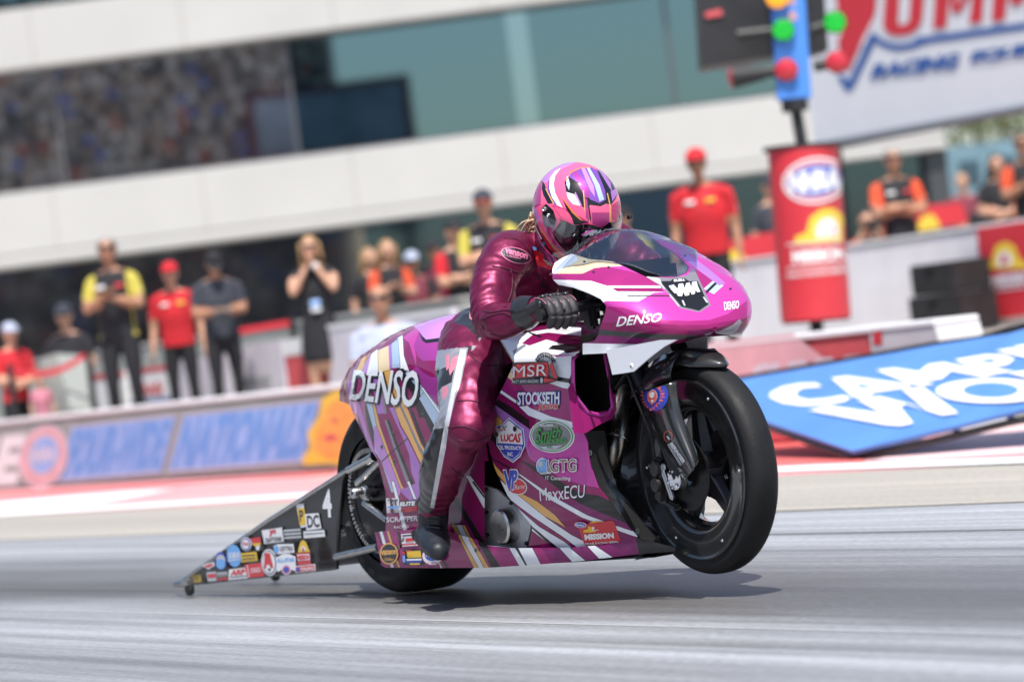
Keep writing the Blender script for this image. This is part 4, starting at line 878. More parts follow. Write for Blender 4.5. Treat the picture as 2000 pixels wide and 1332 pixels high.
# ---- what stands behind the camera and is mirrored in the glass: grandstand with its crowd, video board
gs = thing('grandstand', 'stepped concrete grandstand across the track mirrored in the glass of the building', 'grandstand', (-32, -22, 0))
bm = bmesh.new(); n_ = 26
for i in range(n_): box(bm, (-41, -20 - i * 1.0, (1.0 + i * .78) / 2), (70, 1.0, 1.0 + i * .78))
obj('seating_steps', bm, mat('stand_concrete', (.22, .21, .20), .9), gs, smooth=False)
bm = bmesh.new(); rr = random.Random(11); pal = [mat('crowd_' + n, c, .9) for n, c in (('grey', (.5, .47, .44)), ('white', (.8, .78, .74)), ('dark', (.08, .08, .09)), ('blue', (.12, .2, .6)), ('red', (.6, .15, .12)), ('skin', (.6, .40, .30)), ('green', (.12, .4, .25)), ('tan', (.62, .55, .46)), ('brown', (.3, .24, .2)))]
for i in range(n_):
    for k in range(125):
        if rr.random() < .12: continue
        x = -76 + k * .56 + rr.uniform(-.12, .12); y = -20 - i * 1.0 + rr.uniform(-.1, .1); z = 1.0 + i * .78; a = .2 + rr.random() * .06
        v0 = len(bm.verts); mi = rr.choice([0, 0, 0, 1, 2, 2, 7, 3, 4, 7, 2, 8, 8, 1]); 
        for (cx, cz, sx, sy, sz, m_) in ((x, z + .28, .42, .3, .56, mi), (x, z + .68, .19, .2, .24, 5 if rr.random() < .5 else rr.choice([1, 2, 8])), (x, z + .1, .4, .5, .2, rr.choice([2, 8, 7]))):
            q = [bm.verts.new((cx + dx * sx / 2 * (.7 if dz > 0 else 1), y + dy * sy / 2 - (.16 if dz > 0 and sz > .3 else 0), cz + dz * sz / 2)) for dx in (-1, 1) for dy in (-1, 1) for dz in (-1, 1)]
            for f in ((0, 1, 3, 2), (4, 6, 7, 5), (0, 4, 5, 1), (2, 3, 7, 6), (1, 5, 7, 3)): bm.faces.new([q[j] for j in f]).material_index = m_
o = obj('crowd', bm, pal, None, smooth=False); o['kind'] = 'stuff'; o['label'] = 'crowd of seated spectators filling the grandstand mirrored in the glass'
g3 = thing('grandstand', 'unseen long dark grandstand added left of the track to darken the bike paint reflections', 'grandstand', (-46, 30, 0))  # added out of view so the bike's flank mirrors something dark
bm = bmesh.new()
for i in range(14): box(bm, (-34 - i * 1.1, 38, (1.2 + i * .9) / 2), (1.1, 110, 1.2 + i * .9))
obj('seating_steps', bm, mat('unseen_stand_dark', (.055, .05, .055), .9, var=.4, vscale=1.5), g3, smooth=False)
vb = thing('video_board', 'dark video board with a maroon frame on posts mirrored in the glass', 'screen', (-6, -26, 0))
bm = bmesh.new(); box(bm, (-5.9, -27, 11.3), (7.6, .8, 3.3), None, .05); obj('board_frame', bm, mat('maroon_steel', (.16, .06, .08), .6), vb, smooth=30); bm = bmesh.new(); box(bm, (-5.9, -26.55, 11.3), (6.8, .1, 2.6), None, .02); obj('board_screen', bm, mat('screen_dark', (.22, .26, .32), .5, var=.5, vscale=.5), vb, smooth=30)
for x in (-9, -3): bm = bmesh.new(); box(bm, (x, -27, 5), (.5, .5, 9.8), None, .02); obj('post', bm, mat('dark_column', (.05, .055, .06), .5), vb, smooth=30)
for x in (-8.4, -6.6, -4.6, -3.2): bm = bmesh.new(); box(bm, (x, -26.8, 7.2 + (x % 1.7)), (1.5, .8, 3.0), None, .02); obj('equipment_cabin', bm, mat('cabin_dark', (.16, .20, .27), .6), vb, smooth=30)
# ================================================================== THE MOTORCYCLE

bike = thing('drag_motorcycle', 'magenta, white and gold drag racing motorcycle with its front wheel in the air', 'motorcycle', tuple(O), BRZ)
def WX(px, py, X):                     # point of the picture on the bike's cross plane X
    d = ray(px, py); t = ((O - CP).dot(BF) + X) / d.dot(BF); return CP + d * t
# ---- tail cowl
def supq(w, zt, hq, zb, n1=12, n2=14, e=2.5, tuck=0.):
    o = []
    for i in range(n1 + 1):
        t = math.pi / 2 * i / n1; s, c = math.sin(t), math.cos(t)
        o.append((-w * s ** (2 / e), zt - hq + hq * max(c, 0) ** (2 / e)))
    for i in range(1, n2 + 1):
        t = i / n2; o.append((-w + tuck * t * t, (zt - hq) * (1 - t) + zb * t))
    return o
TX = [-.385, -.27, -.14, -.05, .06, .18, .28, .39, .49, .56, .66, .8, .98]
TZ = [.672, .757, .807, .832, .853, .879, .893, .904, .908, .903, .87, .80, .74]
TW = [.012, .065, .115, .145, .175, .20, .212, .22, .228, .232, .238, .24, .235]
TH = [.02, .09, .13, .15, .17, .185, .19, .19, .19, .19, .17, .14, .12]
bm = bmesh.new(); rows = []
X = -.385
while X < .981:
    rows.append([B(X, y, z) for y, z in supq(interp(TX, TW, X), interp(TX, TZ, X), interp(TX, TH, X), .19, e=2.25)]); X += .027
grid(bm, rows); tail = Panel(bm); tail.orient(-BL + V((0, 0, 1)))
tail.mi(P['magenta'])
tail.remove([(480, 786), (664, 783), (682, 790), (692, 811), (707, 842), (721, 872), (736, 895), (748, 940), (753, 960), (755, 1008), (752, 1045), (752, 1150), (480, 1150)])
tail.remove([(945, 900), (1120, 900), (1120, 1140), (945, 1140)])
p = tail.paint
PIN = {'white': .9, 'gold': .9, 'blue': .8}
t1 = lambda m, *q: p(P[m], mp(cT1, q), None, PIN.get(m, 0)); t2 = lambda m, *q: p(P[m], mp(cT2, q), None, PIN.get(m, 0)); t3 = lambda m, *q: p(P[m], mp(cT3, q), None, PIN.get(m, 0))
# hump and shoulder colours
t1('mid', (1150, 300), (2300, 0), (2300, 700), (1510, 755), (1240, 765), (1160, 700), (1090, 520), (1000, 440))
t1('lilac', (1190, 380), (1100, 300), (1900, 0), (2300, 0), (2300, 440), (1690, 440), (1280, 490), (1230, 440))
t1('purple', (1230, 500), (1280, 535), (1680, 485), (2300, 480), (2300, 760), (1510, 755), (1240, 765), (1180, 710), (1120, 560), (1190, 400))
t1('black', (1188, 380), (1230, 440), (1280, 488), (1690, 435), (2200, 400), (2200, 440), (1680, 487), (1280, 535), (1235, 505), (1205, 440))
t1('magenta', (1160, 700), (1240, 768), (1510, 760), (2300, 760), (2300, 960), (1510, 968), (1350, 975), (1250, 920), (1150, 830))
t1('purple', (1150, 830), (1250, 922), (1350, 977), (1510, 970), (2300, 960), (2300, 1332), (1480, 1340), (1390, 1310), (1240, 1110), (1100, 900))
t1('pink', (1050, 862), (1150, 826), (1060, 530), (975, 460), (1150, 340), (1190, 380), (1120, 560), (1150, 690), (1150, 830))
t1('white', (935, 860), (1060, 900), (990, 700), (972, 430), (905, 470))
t1('blue', (838, 862), (940, 850), (915, 480), (830, 540))
t1('lav', (795, 880), (842, 862), (832, 545), (780, 570))
t1('cream', (640, 920), (805, 890), (790, 565), (630, 640))
t1('white', (480, 960), (655, 925), (650, 610), (560, 680))
t1('lilac', (380, 1040), (500, 960), (570, 670), (470, 760))
t1('gold', (340, 960), (400, 1000), (520, 720), (560, 670), (440, 740))
# stripes crossing the big lettering
t1('lilac', (250, 1050), (330, 1000), (375, 1450), (300, 1450)); t1('rose', (340, 1000), (430, 990), (470, 1450), (375, 1450)); t1('black', (430, 1000), (460, 995), (520, 1450), (480, 1450))
t1('gold', (468, 1000), (500, 1000), (560, 1150), (620, 1450), (590, 1450), (540, 1200)); t1('lav', (560, 940), (640, 930), (700, 1150), (760, 1450), (650, 1450)); t1('grey', (660, 920), (680, 920), (770, 1450), (740, 1450))
t1('gold', (690, 915), (830, 880), (870, 980), (980, 1180), (1035, 1450), (885, 1450), (820, 1260), (740, 1060)); t1('black', (880, 870), (985, 862), (1020, 930), (1230, 1100), (1260, 1500), (1190, 1500), (1090, 1180), (940, 930))
t1('blue', (1040, 890), (1240, 1110), (1480, 1450), (1600, 1700), (1400, 1700), (1230, 1450), (1200, 1150), (1010, 930))
# long stripes running down the side
t2('lilac', (330, 150), (410, 150), (560, 560), (640, 880), (600, 900), (470, 560))
t2('rose', (400, 150), (480, 150), (600, 560), (660, 880), (640, 900), (520, 560))
t2('black', (478, 215), (505, 210), (600, 560), (690, 880), (640, 880), (540, 560), (500, 380))
t2('blue', (500, 180), (600, 150), (640, 500), (700, 800), (760, 930), (870, 1340), (830, 1340), (700, 940), (610, 800), (600, 540))
t2('lilac', (600, 480), (660, 480), (700, 640), (790, 850), (960, 1290), (920, 1400), (860, 1340), (700, 940), (610, 760))
t2('gold', (575, 150), (600, 150), (680, 480), (810, 850), (960, 1240), (1000, 1310), (950, 1290), (780, 850), (640, 480))
t2('grey', (738, 400), (765, 400), (905, 770), (1110, 1340), (1070, 1340), (860, 770))
t2('black', (768, 400), (800, 400), (930, 760), (1170, 1340), (1130, 1340), (895, 770))
t2('lav', (800, 240), (870, 240), (940, 480), (1040, 650), (1240, 1060), (1230, 1180), (1190, 1340), (1090, 1080), (1060, 850), (980, 640), (880, 420))
t2('gold', (870, 215), (1000, 200), (1160, 690), (1300, 1000), (1300, 1140), (1240, 1030), (1060, 650), (960, 480), (900, 330))
t2('gold', (925, 180), (1010, 180), (1210, 700), (1330, 900), (1290, 1000), (1150, 690))
t2('grey', (925, 180), (950, 180), (1170, 680), (1290, 890), (1280, 940), (1140, 690))
t2('black', (1075, 280), (1110, 280), (1300, 770), (1330, 900), (1280, 800), (1190, 620))
t2('black', (1170, 170), (1220, 160), (1440, 560), (1500, 760), (1340, 560))
t2('blue', (1190, 120), (1270, 20), (1400, 180), (1600, 400), (1600, 760), (1440, 560))
t1('white', (1215, 1110), (1240, 1110), (1480, 1450), (1470, 1480))
t2('black', (700, 934), (790, 848), (1030, 636), (1046, 646), (1038, 650), (800, 860), (712, 946))
# lower part seen beside the boot
t3('lav', (780, 100), (990, 0), (1010, 200), (890, 210))
t3('white', (860, 0), (885, 0), (960, 190), (935, 190)); t3('white', (690, 0), (720, 0), (860, 520), (820, 530), (760, 280))
t3('gold', (1310, 270), (1350, 340), (1440, 590), (1500, 700), (1470, 700), (1400, 600), (1310, 380))
t3('white', (1330, 250), (1370, 290), (1530, 640), (1500, 660), (1450, 600), (1320, 290))
t3('gold', (1350, 240), (1420, 330), (1570, 650), (1540, 650), (1380, 310))
t3('black', (1330, 160), (1400, 160), (1690, 640), (1720, 700), (1650, 710), (1540, 500))
t3('white', (1500, -60), (1545, -60), (1700, 150), (1700, 300), (1600, 120))
t3('black', (1560, 0), (1585, 0), (1695, 150), (1695, 180))
t3('dark', (1180, 100), (1340, 160), (1520, 480), (1310, 460), (1150, 300))
TAILBVH = tail.bvh
tail_o = tail.finish('tail_cowl', bike, mirror=True)
# ---- lower side strip
def stripY(X, z): return -interp([.15, .9, 1.15, 1.35, 1.55, 1.9], [.262, .258, .235, .19, .12, .03], X) + .02 * max(0, (.15 - z) / .06) - .004 * max(0, (z - .2) / .03)
bm = bmesh.new(); rows = []; X = .1
while X < 1.9: rows.append([B(X, stripY(X, z), z) for z in [.085 + .02 * i for i in range(9)]]); X += .035
grid(bm, rows); st = Panel(bm); st.orient(-BL); st.mi(P['mid'])
STRIP = [(732, 1039), (813, 1034), (880, 1040), (932, 1054), (953, 1066), (1000, 1070), (1028, 1070), (1116, 1069), (1180, 1064), (1244, 1050), (1290, 1062), (1320, 1070), (1318, 1077), (1245, 1082), (1136, 1095), (1040, 1103), (957, 1108), (850, 1109), (752, 1108), (745, 1103)]
st.keep(STRIP); p = st.paint
t3('dark', (520, 545), (548, 545), (590, 670), (570, 680)); t3('white', (560, 540), (592, 540), (632, 680), (600, 680)); t3('gold', (640, 540), (662, 540), (705, 680), (682, 680), (655, 600))
t3('gold', (730, 850), (760, 850), (785, 930), (765, 930)); t3('white', (672, 890), (700, 880), (720, 930), (685, 930)); t3('black', (752, 540), (782, 540), (805, 700), (785, 730))
t3('plum', (1000, 700), (1060, 700), (1160, 940), (1100, 940)); t3('plum', (1230, 800), (1260, 820), (1340, 940), (1290, 940)); t3('white', (1200, 880), (1215, 880), (1245, 940), (1225, 940)); t3('black', (1245, 870), (1265, 860), (1310, 940), (1285, 940))
t3('gold', (1440, 560), (1470, 590), (1645, 945), (1590, 945), (1420, 600), (1410, 570)); t3('white', (1470, 570), (1520, 590), (1705, 945), (1645, 945), (1450, 600)); t3('gold', (1530, 600), (1565, 620), (1755, 945), (1705, 945), (1540, 640))
t3('black', (1620, 620), (1720, 690), (1885, 945), (1785, 945), (1640, 690)); t3('white', (1960, 700), (2060, 700), (2220, 960), (2130, 960)); 
tc = lambda m, *q: p(P[m], mp(cC, q), None, PIN.get(m, 0))
tc('white', (272, 1140), (312, 1140), (388, 1265), (343, 1265)); tc('black', (305, 1140), (325, 1140), (398, 1265), (380, 1265)); tc('white', (325, 1140), (405, 1140), (470, 1265), (390, 1265))
tc('plum', (460, 1150), (1350, 1050), (1350, 1260), (540, 1260)); tc('white', (540, 1120), (600, 1130), (735, 1240), (650, 1240)); tc('white', (700, 1110), (760, 1130), (880, 1210), (800, 1215))
tc('black', (1010, 1090), (1450, 1090), (1450, 1230), (1040, 1230))
st.finish('lower_side_panel', bike, mirror=True)
# ---- front fairing
FXs = [.9, 1.2, 1.5, 1.62]
def fairY(X, z):
    lo = interp([.9, 1.1, 1.3, 1.5, 1.65], [.222, .215, .17, .108, .07], X); mid = interp([.9, 1.3, 1.5, 1.65], [.238, .25, .222, .17], X); hi = interp([.9, 1.3, 1.53, 1.65], [.24, .252, .244, .23], X)
    return -interp([.1, .3, .5, .62, .8], [lo, lo * .35 + mid * .65, mid, hi * .7 + mid * .3, hi], z)
bm = bmesh.new(); rows = []; X = .88
while X < 1.66:
    r = [B(X, fairY(X, z), z) for z in [.1 + .03 * i for i in range(22)]]
    y0 = fairY(X, .73)
    dz = interp([.88, 1.1, 1.3, 1.6], [.03, .02, 0, -.03], X)
    for t in range(1, 11):
        a = math.pi / 2 * t / 10; r.append(B(X, y0 + .20 * (1 - math.cos(a)) * (-y0 / .25), .73 + (.085 + dz) * math.sin(a)))
    rows.append(r); X += .03
grid(bm, rows); fr = Panel(bm); fr.orient(-BL); fr.mi(P['magenta'])
FKEEP = [(977, 665), (1004, 711), (985, 750), (962, 795), (951, 825), (951, 850), (957, 883), (967, 916), (991, 967), (1020, 1004), (1040, 1028), (1036, 1050), (1030, 1074), (1116, 1072), (1180, 1066), (1246, 1052), (1244, 1047), (1221, 1021), (1187, 974), (1167, 950), (1155, 915), (1149, 890), (1147, 862), (1140, 845), (1135, 835), (1128, 790), (1121, 750), (1117, 715), (1118, 700), (1124, 690), (1135, 684), (1135, 640), (1000, 625)]
fr.keep(FKEEP); p = fr.paint
tm = lambda m, *q: p(P[m], mp(cM, q), None, PIN.get(m, 0))
tc('mid', (300, 100), (680, 230), (850, 420), (500, 420), (230, 245), (190, 300))
tm('white', (300, 300), (420, 380), (1500, 200), (1500, 600), (1310, 640), (1300, 730), (1330, 940), (1190, 915), (900, 900), (590, 870), (520, 830), (300, 700))
tm('gold', (372, 430), (388, 425), (565, 735), (548, 745), (440, 560)); tm('magenta', (330, 420), (372, 425), (548, 745), (500, 760))
tm('magenta', (660, 470), (800, 360), (1000, 330), (1500, 380), (1500, 470), (1240, 490), (980, 420), (760, 500))
tm('grey', (540, 570), (690, 480), (720, 500), (560, 620)); tm('black', (1000, 545), (1060, 495), (1500, 460), (1500, 560), (1240, 600), (1200, 565)); tm('black', (700, 300), (930, 380), (900, 400), (780, 350))
tm('cream', (505, 830), (610, 870), (600, 1000), (460, 900)); tm('black', (1100, 895), (1190, 915), (1340, 935), (1340, 990), (1180, 975), (1060, 960)); tm('white', (1020, 990), (1110, 960), (1340, 995), (1350, 1075), (1200, 1050))
tm('white', (395, 1080), (600, 1220), (700, 1290), (680, 1310), (600, 1260), (375, 1110))
tc('white', (345, 300), (400, 345), (520, 395), (640, 425), (800, 430), (850, 430), (780, 475), (640, 460), (500, 430), (390, 388), (330, 330))
tc('black', (215, 295), (300, 345), (395, 415), (398, 465), (300, 400), (190, 322))
tc('lav', (190, 322), (290, 392), (400, 470), (520, 470), (520, 600), (400, 640), (365, 545), (175, 362))
tc('pink', (400, 465), (500, 480), (700, 480), (760, 560), (760, 660), (800, 805), (700, 790), (560, 740), (400, 640), (385, 560))
tc('gold', (180, 360), (245, 425), (210, 465), (150, 412)); tc('black', (145, 455), (210, 520), (250, 610), (240, 620), (160, 500))
tc('black', (330, 640), (400, 668), (690, 835), (790, 850), (860, 880), (960, 1010), (930, 1010), (760, 935), (690, 900), (500, 765))
tc('plum', (690, 900), (930, 1000), (1100, 1100), (1050, 1170), (760, 1000), (560, 860))
tc('gold', (172, 640), (205, 685), (350, 840), (440, 885), (545, 965), (605, 1035), (560, 1010), (430, 940), (330, 870), (180, 690))
tc('white', (172, 680), (220, 755), (330, 850), (500, 985), (640, 1080), (740, 1130), (860, 1210), (900, 1240), (790, 1240), (600, 1095), (420, 975), (240, 840))
tc('white', (225, 810), (330, 925), (450, 1030), (600, 1120), (720, 1215), (760, 1245), (680, 1245), (560, 1165), (400, 1045), (270, 900))
tc('white', (285, 690), (530, 855), (730, 965), (840, 1005), (825, 1022), (700, 978), (520, 876)); tc('white', (895, 1025), (1030, 1070), (1040, 1095), (1000, 1085), (905, 1052))
tc('black', (400, 1030), (420, 1035), (650, 1225), (600, 1215)); tc('black', (175, 630), (290, 690), (285, 700), (180, 640))
FRBVH = fr.bvh; fr.finish('front_fairing', bike, mirror=True)
# ---- air scoop: surround, rim and dark duct on both sides
SC = [(1128, 692), (1119, 702), (1119, 745), (1128, 780), (1147, 804), (1170, 811), (1188, 808), (1196, 794), (1194, 770), (1188, 730), (1181, 690)]
for sgn in (1, -1):
    f = lambda q, X=1.53: (lambda b: B(b[0], b[1] * sgn, b[2]))(toB(WX(q[0], q[1], X)))
    s = thing_parent = bike
    bm = bmesh.new(); pts = [f(q) for q in SC]; tube(bm, pts, .006, 8); rim = obj('intake_rim', bm, P['pink'], bike)
    bm = bmesh.new(); back = [B(1.22, toB(q)[1] * .8, toB(q)[2] * .9 + .06) for q in pts]; grid(bm, [pts, back], closed=True); bm.faces.new([bm.verts.new(q) for q in back])
    obj('intake_duct', bm, DARK, bike, smooth=40)
    SUR = [(1117, 745), (1126, 782), (1145, 807), (1170, 814), (1190, 811), (1199, 796), (1196, 770), (1201, 770), (1203, 800), (1194, 818), (1170, 829), (1142, 846), (1120, 846), (1108, 760)]
    bm = bmesh.new(); a = [bm.verts.new(f(q, 1.527)) for q in SUR]; bm.faces.new(a); bmesh.ops.triangulate(bm, faces=bm.faces[:]); thicken(bm, .004)
    obj('intake_surround', bm, P['mid'], bike, smooth=30)
# ---- carbon bowl in front of the engine
EDG = [(1142, 842, -.205), (1146, 862, -.20), (1150, 900, -.198), (1166, 950, -.185), (1187, 975, -.172), (1221, 1021, -.14), (1246, 1048, -.112), (1290, 1068, -.07)]
bm = bmesh.new(); rows = []
for k, (x, y, Yy) in enumerate(EDG):
    e = toB(W(x, y, Yy)); xc = interp([.1, .15, .25, .35, .6], [1.56, 1.5, 1.38, 1.30, 1.24], e[2]); r = []
    for j in range(21):
        t = -1 + j / 10; a = abs(t); yy = e[1] * -t * -1 if False else e[1] * (-t)
        bl = (max(0, 1 - (1 - a) / .9)) ** .9 if a < .86 else 1
        r.append(B(xc + (e[0] - xc) * (a ** 1.6), -e[1] * t, e[2] - (1 - a * a) * .012))
    rows.append(r)
rows.append([B(1.45, -toB(q)[1] * -1 * .9, .105) for q in rows[-1]])
grid(bm, [[V(q) for q in r] for r in [[tuple(a) for a in r] for r in rows]]); bmesh.ops.recalc_face_normals(bm, faces=bm.faces)
bmesh.ops.subdivide_edges(bm, edges=bm.edges[:], cuts=1, use_grid_fill=True, smooth=.5); obj('carbon_undertray', bm, CARBON2, bike)
for sgn in (1, -1):                   # folded carbon lip round the bowl
    bm = bmesh.new(); a = []; b = []
    for (x, y, Yy), dx in zip(EDG, (8, 26, 32, 34, 36, 36, 40, 30)):
        e = toB(W(x, y, Yy)); g = toB(W(x + dx, y + dx * .12, Yy + .05)); a.append(B(e[0] + .004, (e[1] - .002) * sgn, e[2])); b.append(B(e[0] + .012, (g[1] + .012) * sgn, g[2]))
    grid(bm, [a, b]); thicken(bm, .004); obj('carbon_lip', bm, CARBON, bike, smooth=40)
bm = bmesh.new()
grid(bm, [[B(X, stripY(X, .1) * s + .004 * s * -1, .118 if abs(s) > .5 else .112) for s in (1, .5, 0, -.5, -1)] for X in (.25, .6, .9, 1.1, 1.3, 1.45, 1.55)]); thicken(bm, .004); obj('belly_pan', bm, BLACK, bike)
# ---- engine, frame
bm = bmesh.new(); box(bm, B(1.05, 0, .42), (.36, .34, .44), BROT, .03); box(bm, B(.75, 0, .5), (.4, .3, .4), BROT, .04); box(bm, B(1.15, 0, .62), (.3, .26, .24), BROT, .03); objs('engine_block', bm, DARK, bike, smooth=30)
for sgn in (1, -1):
    bm = bmesh.new(); f = lambda x, y, Y=-.195: (lambda b: B(b[0], b[1] * sgn, b[2]))(toB(W(x, y, Y)))
    pl = [(947, 946), (975, 955), (1008, 985), (1042, 1024), (1032, 1070), (950, 1064)]
    a = [bm.verts.new(f(*q)) for q in pl]; bm.faces.new(a); thicken(bm, .008); cv = obj('clutch_cover', bm, mat('cast_aluminium', (.52, .52, .53), .42, .35, var=.15, vscale=30), bike, smooth=30)
    bm = bmesh.new()
    for q in ([(955, 962), (962, 958), (985, 984), (978, 992)], [(957, 1000), (966, 1002), (974, 1012), (962, 1010)], [(958, 1022), (972, 1020), (970, 1030), (960, 1040)], [(984, 972), (992, 975), (996, 990), (990, 992)], [(968, 1052), (976, 1044), (984, 1058), (980, 1062)], [(1010, 1044), (1018, 1040), (1024, 1058), (1016, 1064)]):
        a = [bm.verts.new(f(*k, -.1975)) for k in q]; bm.faces.new(a)
    objs('cover_opening', bm, mat('recess_grey', (.10, .10, .11), .5, .3), cv, smooth=False)
    bm = bmesh.new(); c0 = f(1004, 1024, -.19); lathe(bm, [(.056, 0), (.056, .05), (.05, .056), (.0, .056)], c0, -BL * sgn, 40); obj('clutch_drum', bm, STEEL, bike, smooth=40)
    bm = bmesh.new(); lathe(bm, [(.075, -.002), (.075, .006), (.055, .009)], c0, -BL * sgn, 40); obj('clutch_ring', bm, ALU, bike, smooth=40)
    bm = bmesh.new()
    for q in [(952, 955), (953, 1000), (954, 1043), (1000, 982), (1030, 1060)]: lathe(bm, [(.0, .007), (.006, .007), (.006, 0)], f(*q, -.203), -BL * sgn, 10)
    objs('cover_bolt', bm, BLACKM, cv)
bm = bmesh.new(); tube(bm, cr([WX(1215, 735, 1.25), WX(1214, 770, 1.30), WX(1209, 810, 1.345), WX(1202, 855, 1.37), WX(1194, 890, 1.37), WX(1188, 925, 1.34)], 6), .036, 20); ex = obj('exhaust_header', bm, TITAN, bike)
bm = bmesh.new(); lathe(bm, [(.0375, -.003), (.0385, 0), (.0375, .003)], WX(1202, 857, 1.37), WX(1194, 890, 1.37) - WX(1209, 810, 1.345), 24); obj('weld_bead', bm, STEEL, ex)
# dark bits behind the fairing: radiator hoses, brackets
bm = bmesh.new(); box(bm, B(1.28, 0, .70), (.08, .22, .18), BROT, .02); tube(bm, [B(1.4, -.06, .78), B(1.42, -.05, .66), B(1.36, -.1, .58)], .012, 8); tube(bm, [B(1.45, .03, .8), B(1.47, .02, .7), B(1.4, -.02, .62)], .01, 8); objs('cooling_plumbing', bm, BLACK, bike, smooth=40)
# ---- wheels
def wheel(name, c, R, wd, rim_r, prof_rim, spokes, hub_r, dish, label=None):
    bm = bmesh.new(); pr = []; hw = wd / 2
    for i in range(25):
        a = math.pi * i / 24; ca, sa = math.cos(a), math.sin(a)
        pr.append((rim_r + (R - rim_r) * abs(sa) ** .62, -hw * (abs(ca) ** .8) * (1 if ca > 0 else -1) * (.93 if abs(ca) > .98 else 1)))
    # pr goes from near side (-Y) to the far side
    lathe(bm, pr, c, BL, 96)
    for v in bm.verts: v.co.z = max(v.co.z, .003 + .0 * v.co.z)
    ty = obj('tyre', bm, RUB, bike); ty['label'] = label[0]
    bm = bmesh.new(); lathe(bm, prof_rim, c, BL, 96); lathe(bm, [(a, -b) for a, b in prof_rim], c, BL, 96); bmesh.ops.recalc_face_normals(bm, faces=bm.faces); rm = obj('rim', bm, CARBON2 if dish else BLACK, bike, smooth=50); rm['label'] = label[1]
    bm = bmesh.new()
    for k in range(spokes):
        a = 2 * math.pi * k / spokes + .35; u = BF * math.cos(a) + V((0, 0, 1)) * math.sin(a); vv = -BF * math.sin(a) + V((0, 0, 1)) * math.cos(a)
        q0 = [c + u * hub_r * .8 + vv * s * .022 + BL * y for s in (-1, 1) for y in (-.02, .02)]; r1 = prof_rim[-1][0] * 1.03
        q1 = [c + u * r1 + vv * s * .014 + BL * y for s in (-1, 1) for y in (-.012, .012)]
        vs = [bm.verts.new(q) for q in q0 + q1]
        for ff in ((0, 1, 3, 2), (4, 6, 7, 5), (0, 4, 5, 1), (2, 3, 7, 6), (0, 2, 6, 4), (1, 5, 7, 3)): bm.faces.new([vs[i] for i in ff])
    objs('spoke', bm, BLACKM, rm, smooth=30)
    bm = bmesh.new(); lathe(bm, [(0, -.055), (hub_r * .7, -.055), (hub_r * .7, -.03), (hub_r, -.03), (hub_r, .03), (hub_r * .7, .03), (hub_r * .7, .055), (0, .055)], c, BL, 32); obj('hub', bm, BLACKM, bike, smooth=40)
    return ty, rm
FC = B(1.80, 0, .368)
ty, rm = wheel('front', FC, .312, .100, .262, [(.266, -.050), (.262, -.054), (.252, -.050), (.215, -.047), (.190, -.046), (.178, -.040), (.168, -.022), (.160, .0)], 5, .05, True, ('slick front tyre raised off the track', 'deep dished glossy carbon rim'))
bm = bmesh.new()
for k in range(6):
    a = 1.0 + k * math.pi / 3; lathe(bm, [(0, .003), (.0045, .002), (.005, 0)], FC + (BF * math.cos(a) + V((0, 0, 1)) * math.sin(a)) * .236 - BL * .049, -BL, 10)
objs('rim_bolt', bm, CHROME, rm)
RC = B(0.01, .012, .323)
ty2, rm2 = wheel('rear', RC, .332, .29, .215, [(.222, -.118), (.215, -.121), (.203, -.112), (.19, -.07), (.18, -.03), (.172, .0)], 7, .06, False, ('wide slick rear tyre on the track', 'black rear rim inside the wide slick'))
for sgn in (-1,):
    bm = bmesh.new(); lathe(bm, [(.15, 0), (.165, 0), (.165, .006), (.15, .006), (.15, 0)], RC + BL * (-.140), BL, 60)
    lathe(bm, [(.05, .002), (.15, .002)], RC + BL * (-.140), BL, 40); obj('sprocket', bm, BLACKM, bike, smooth=30)
    bm = bmesh.new()
    for k in range(72):
        a = 2 * math.pi * k / 72; u = BF * math.cos(a) + V((0, 0, 1)) * math.sin(a); box(bm, RC + u * .17 - BL * .145, (.016, .010, .009), Matrix((u, BL, u.cross(BL))).transposed())
    obj('drive_chain', bm, STEEL, bike, smooth=30)
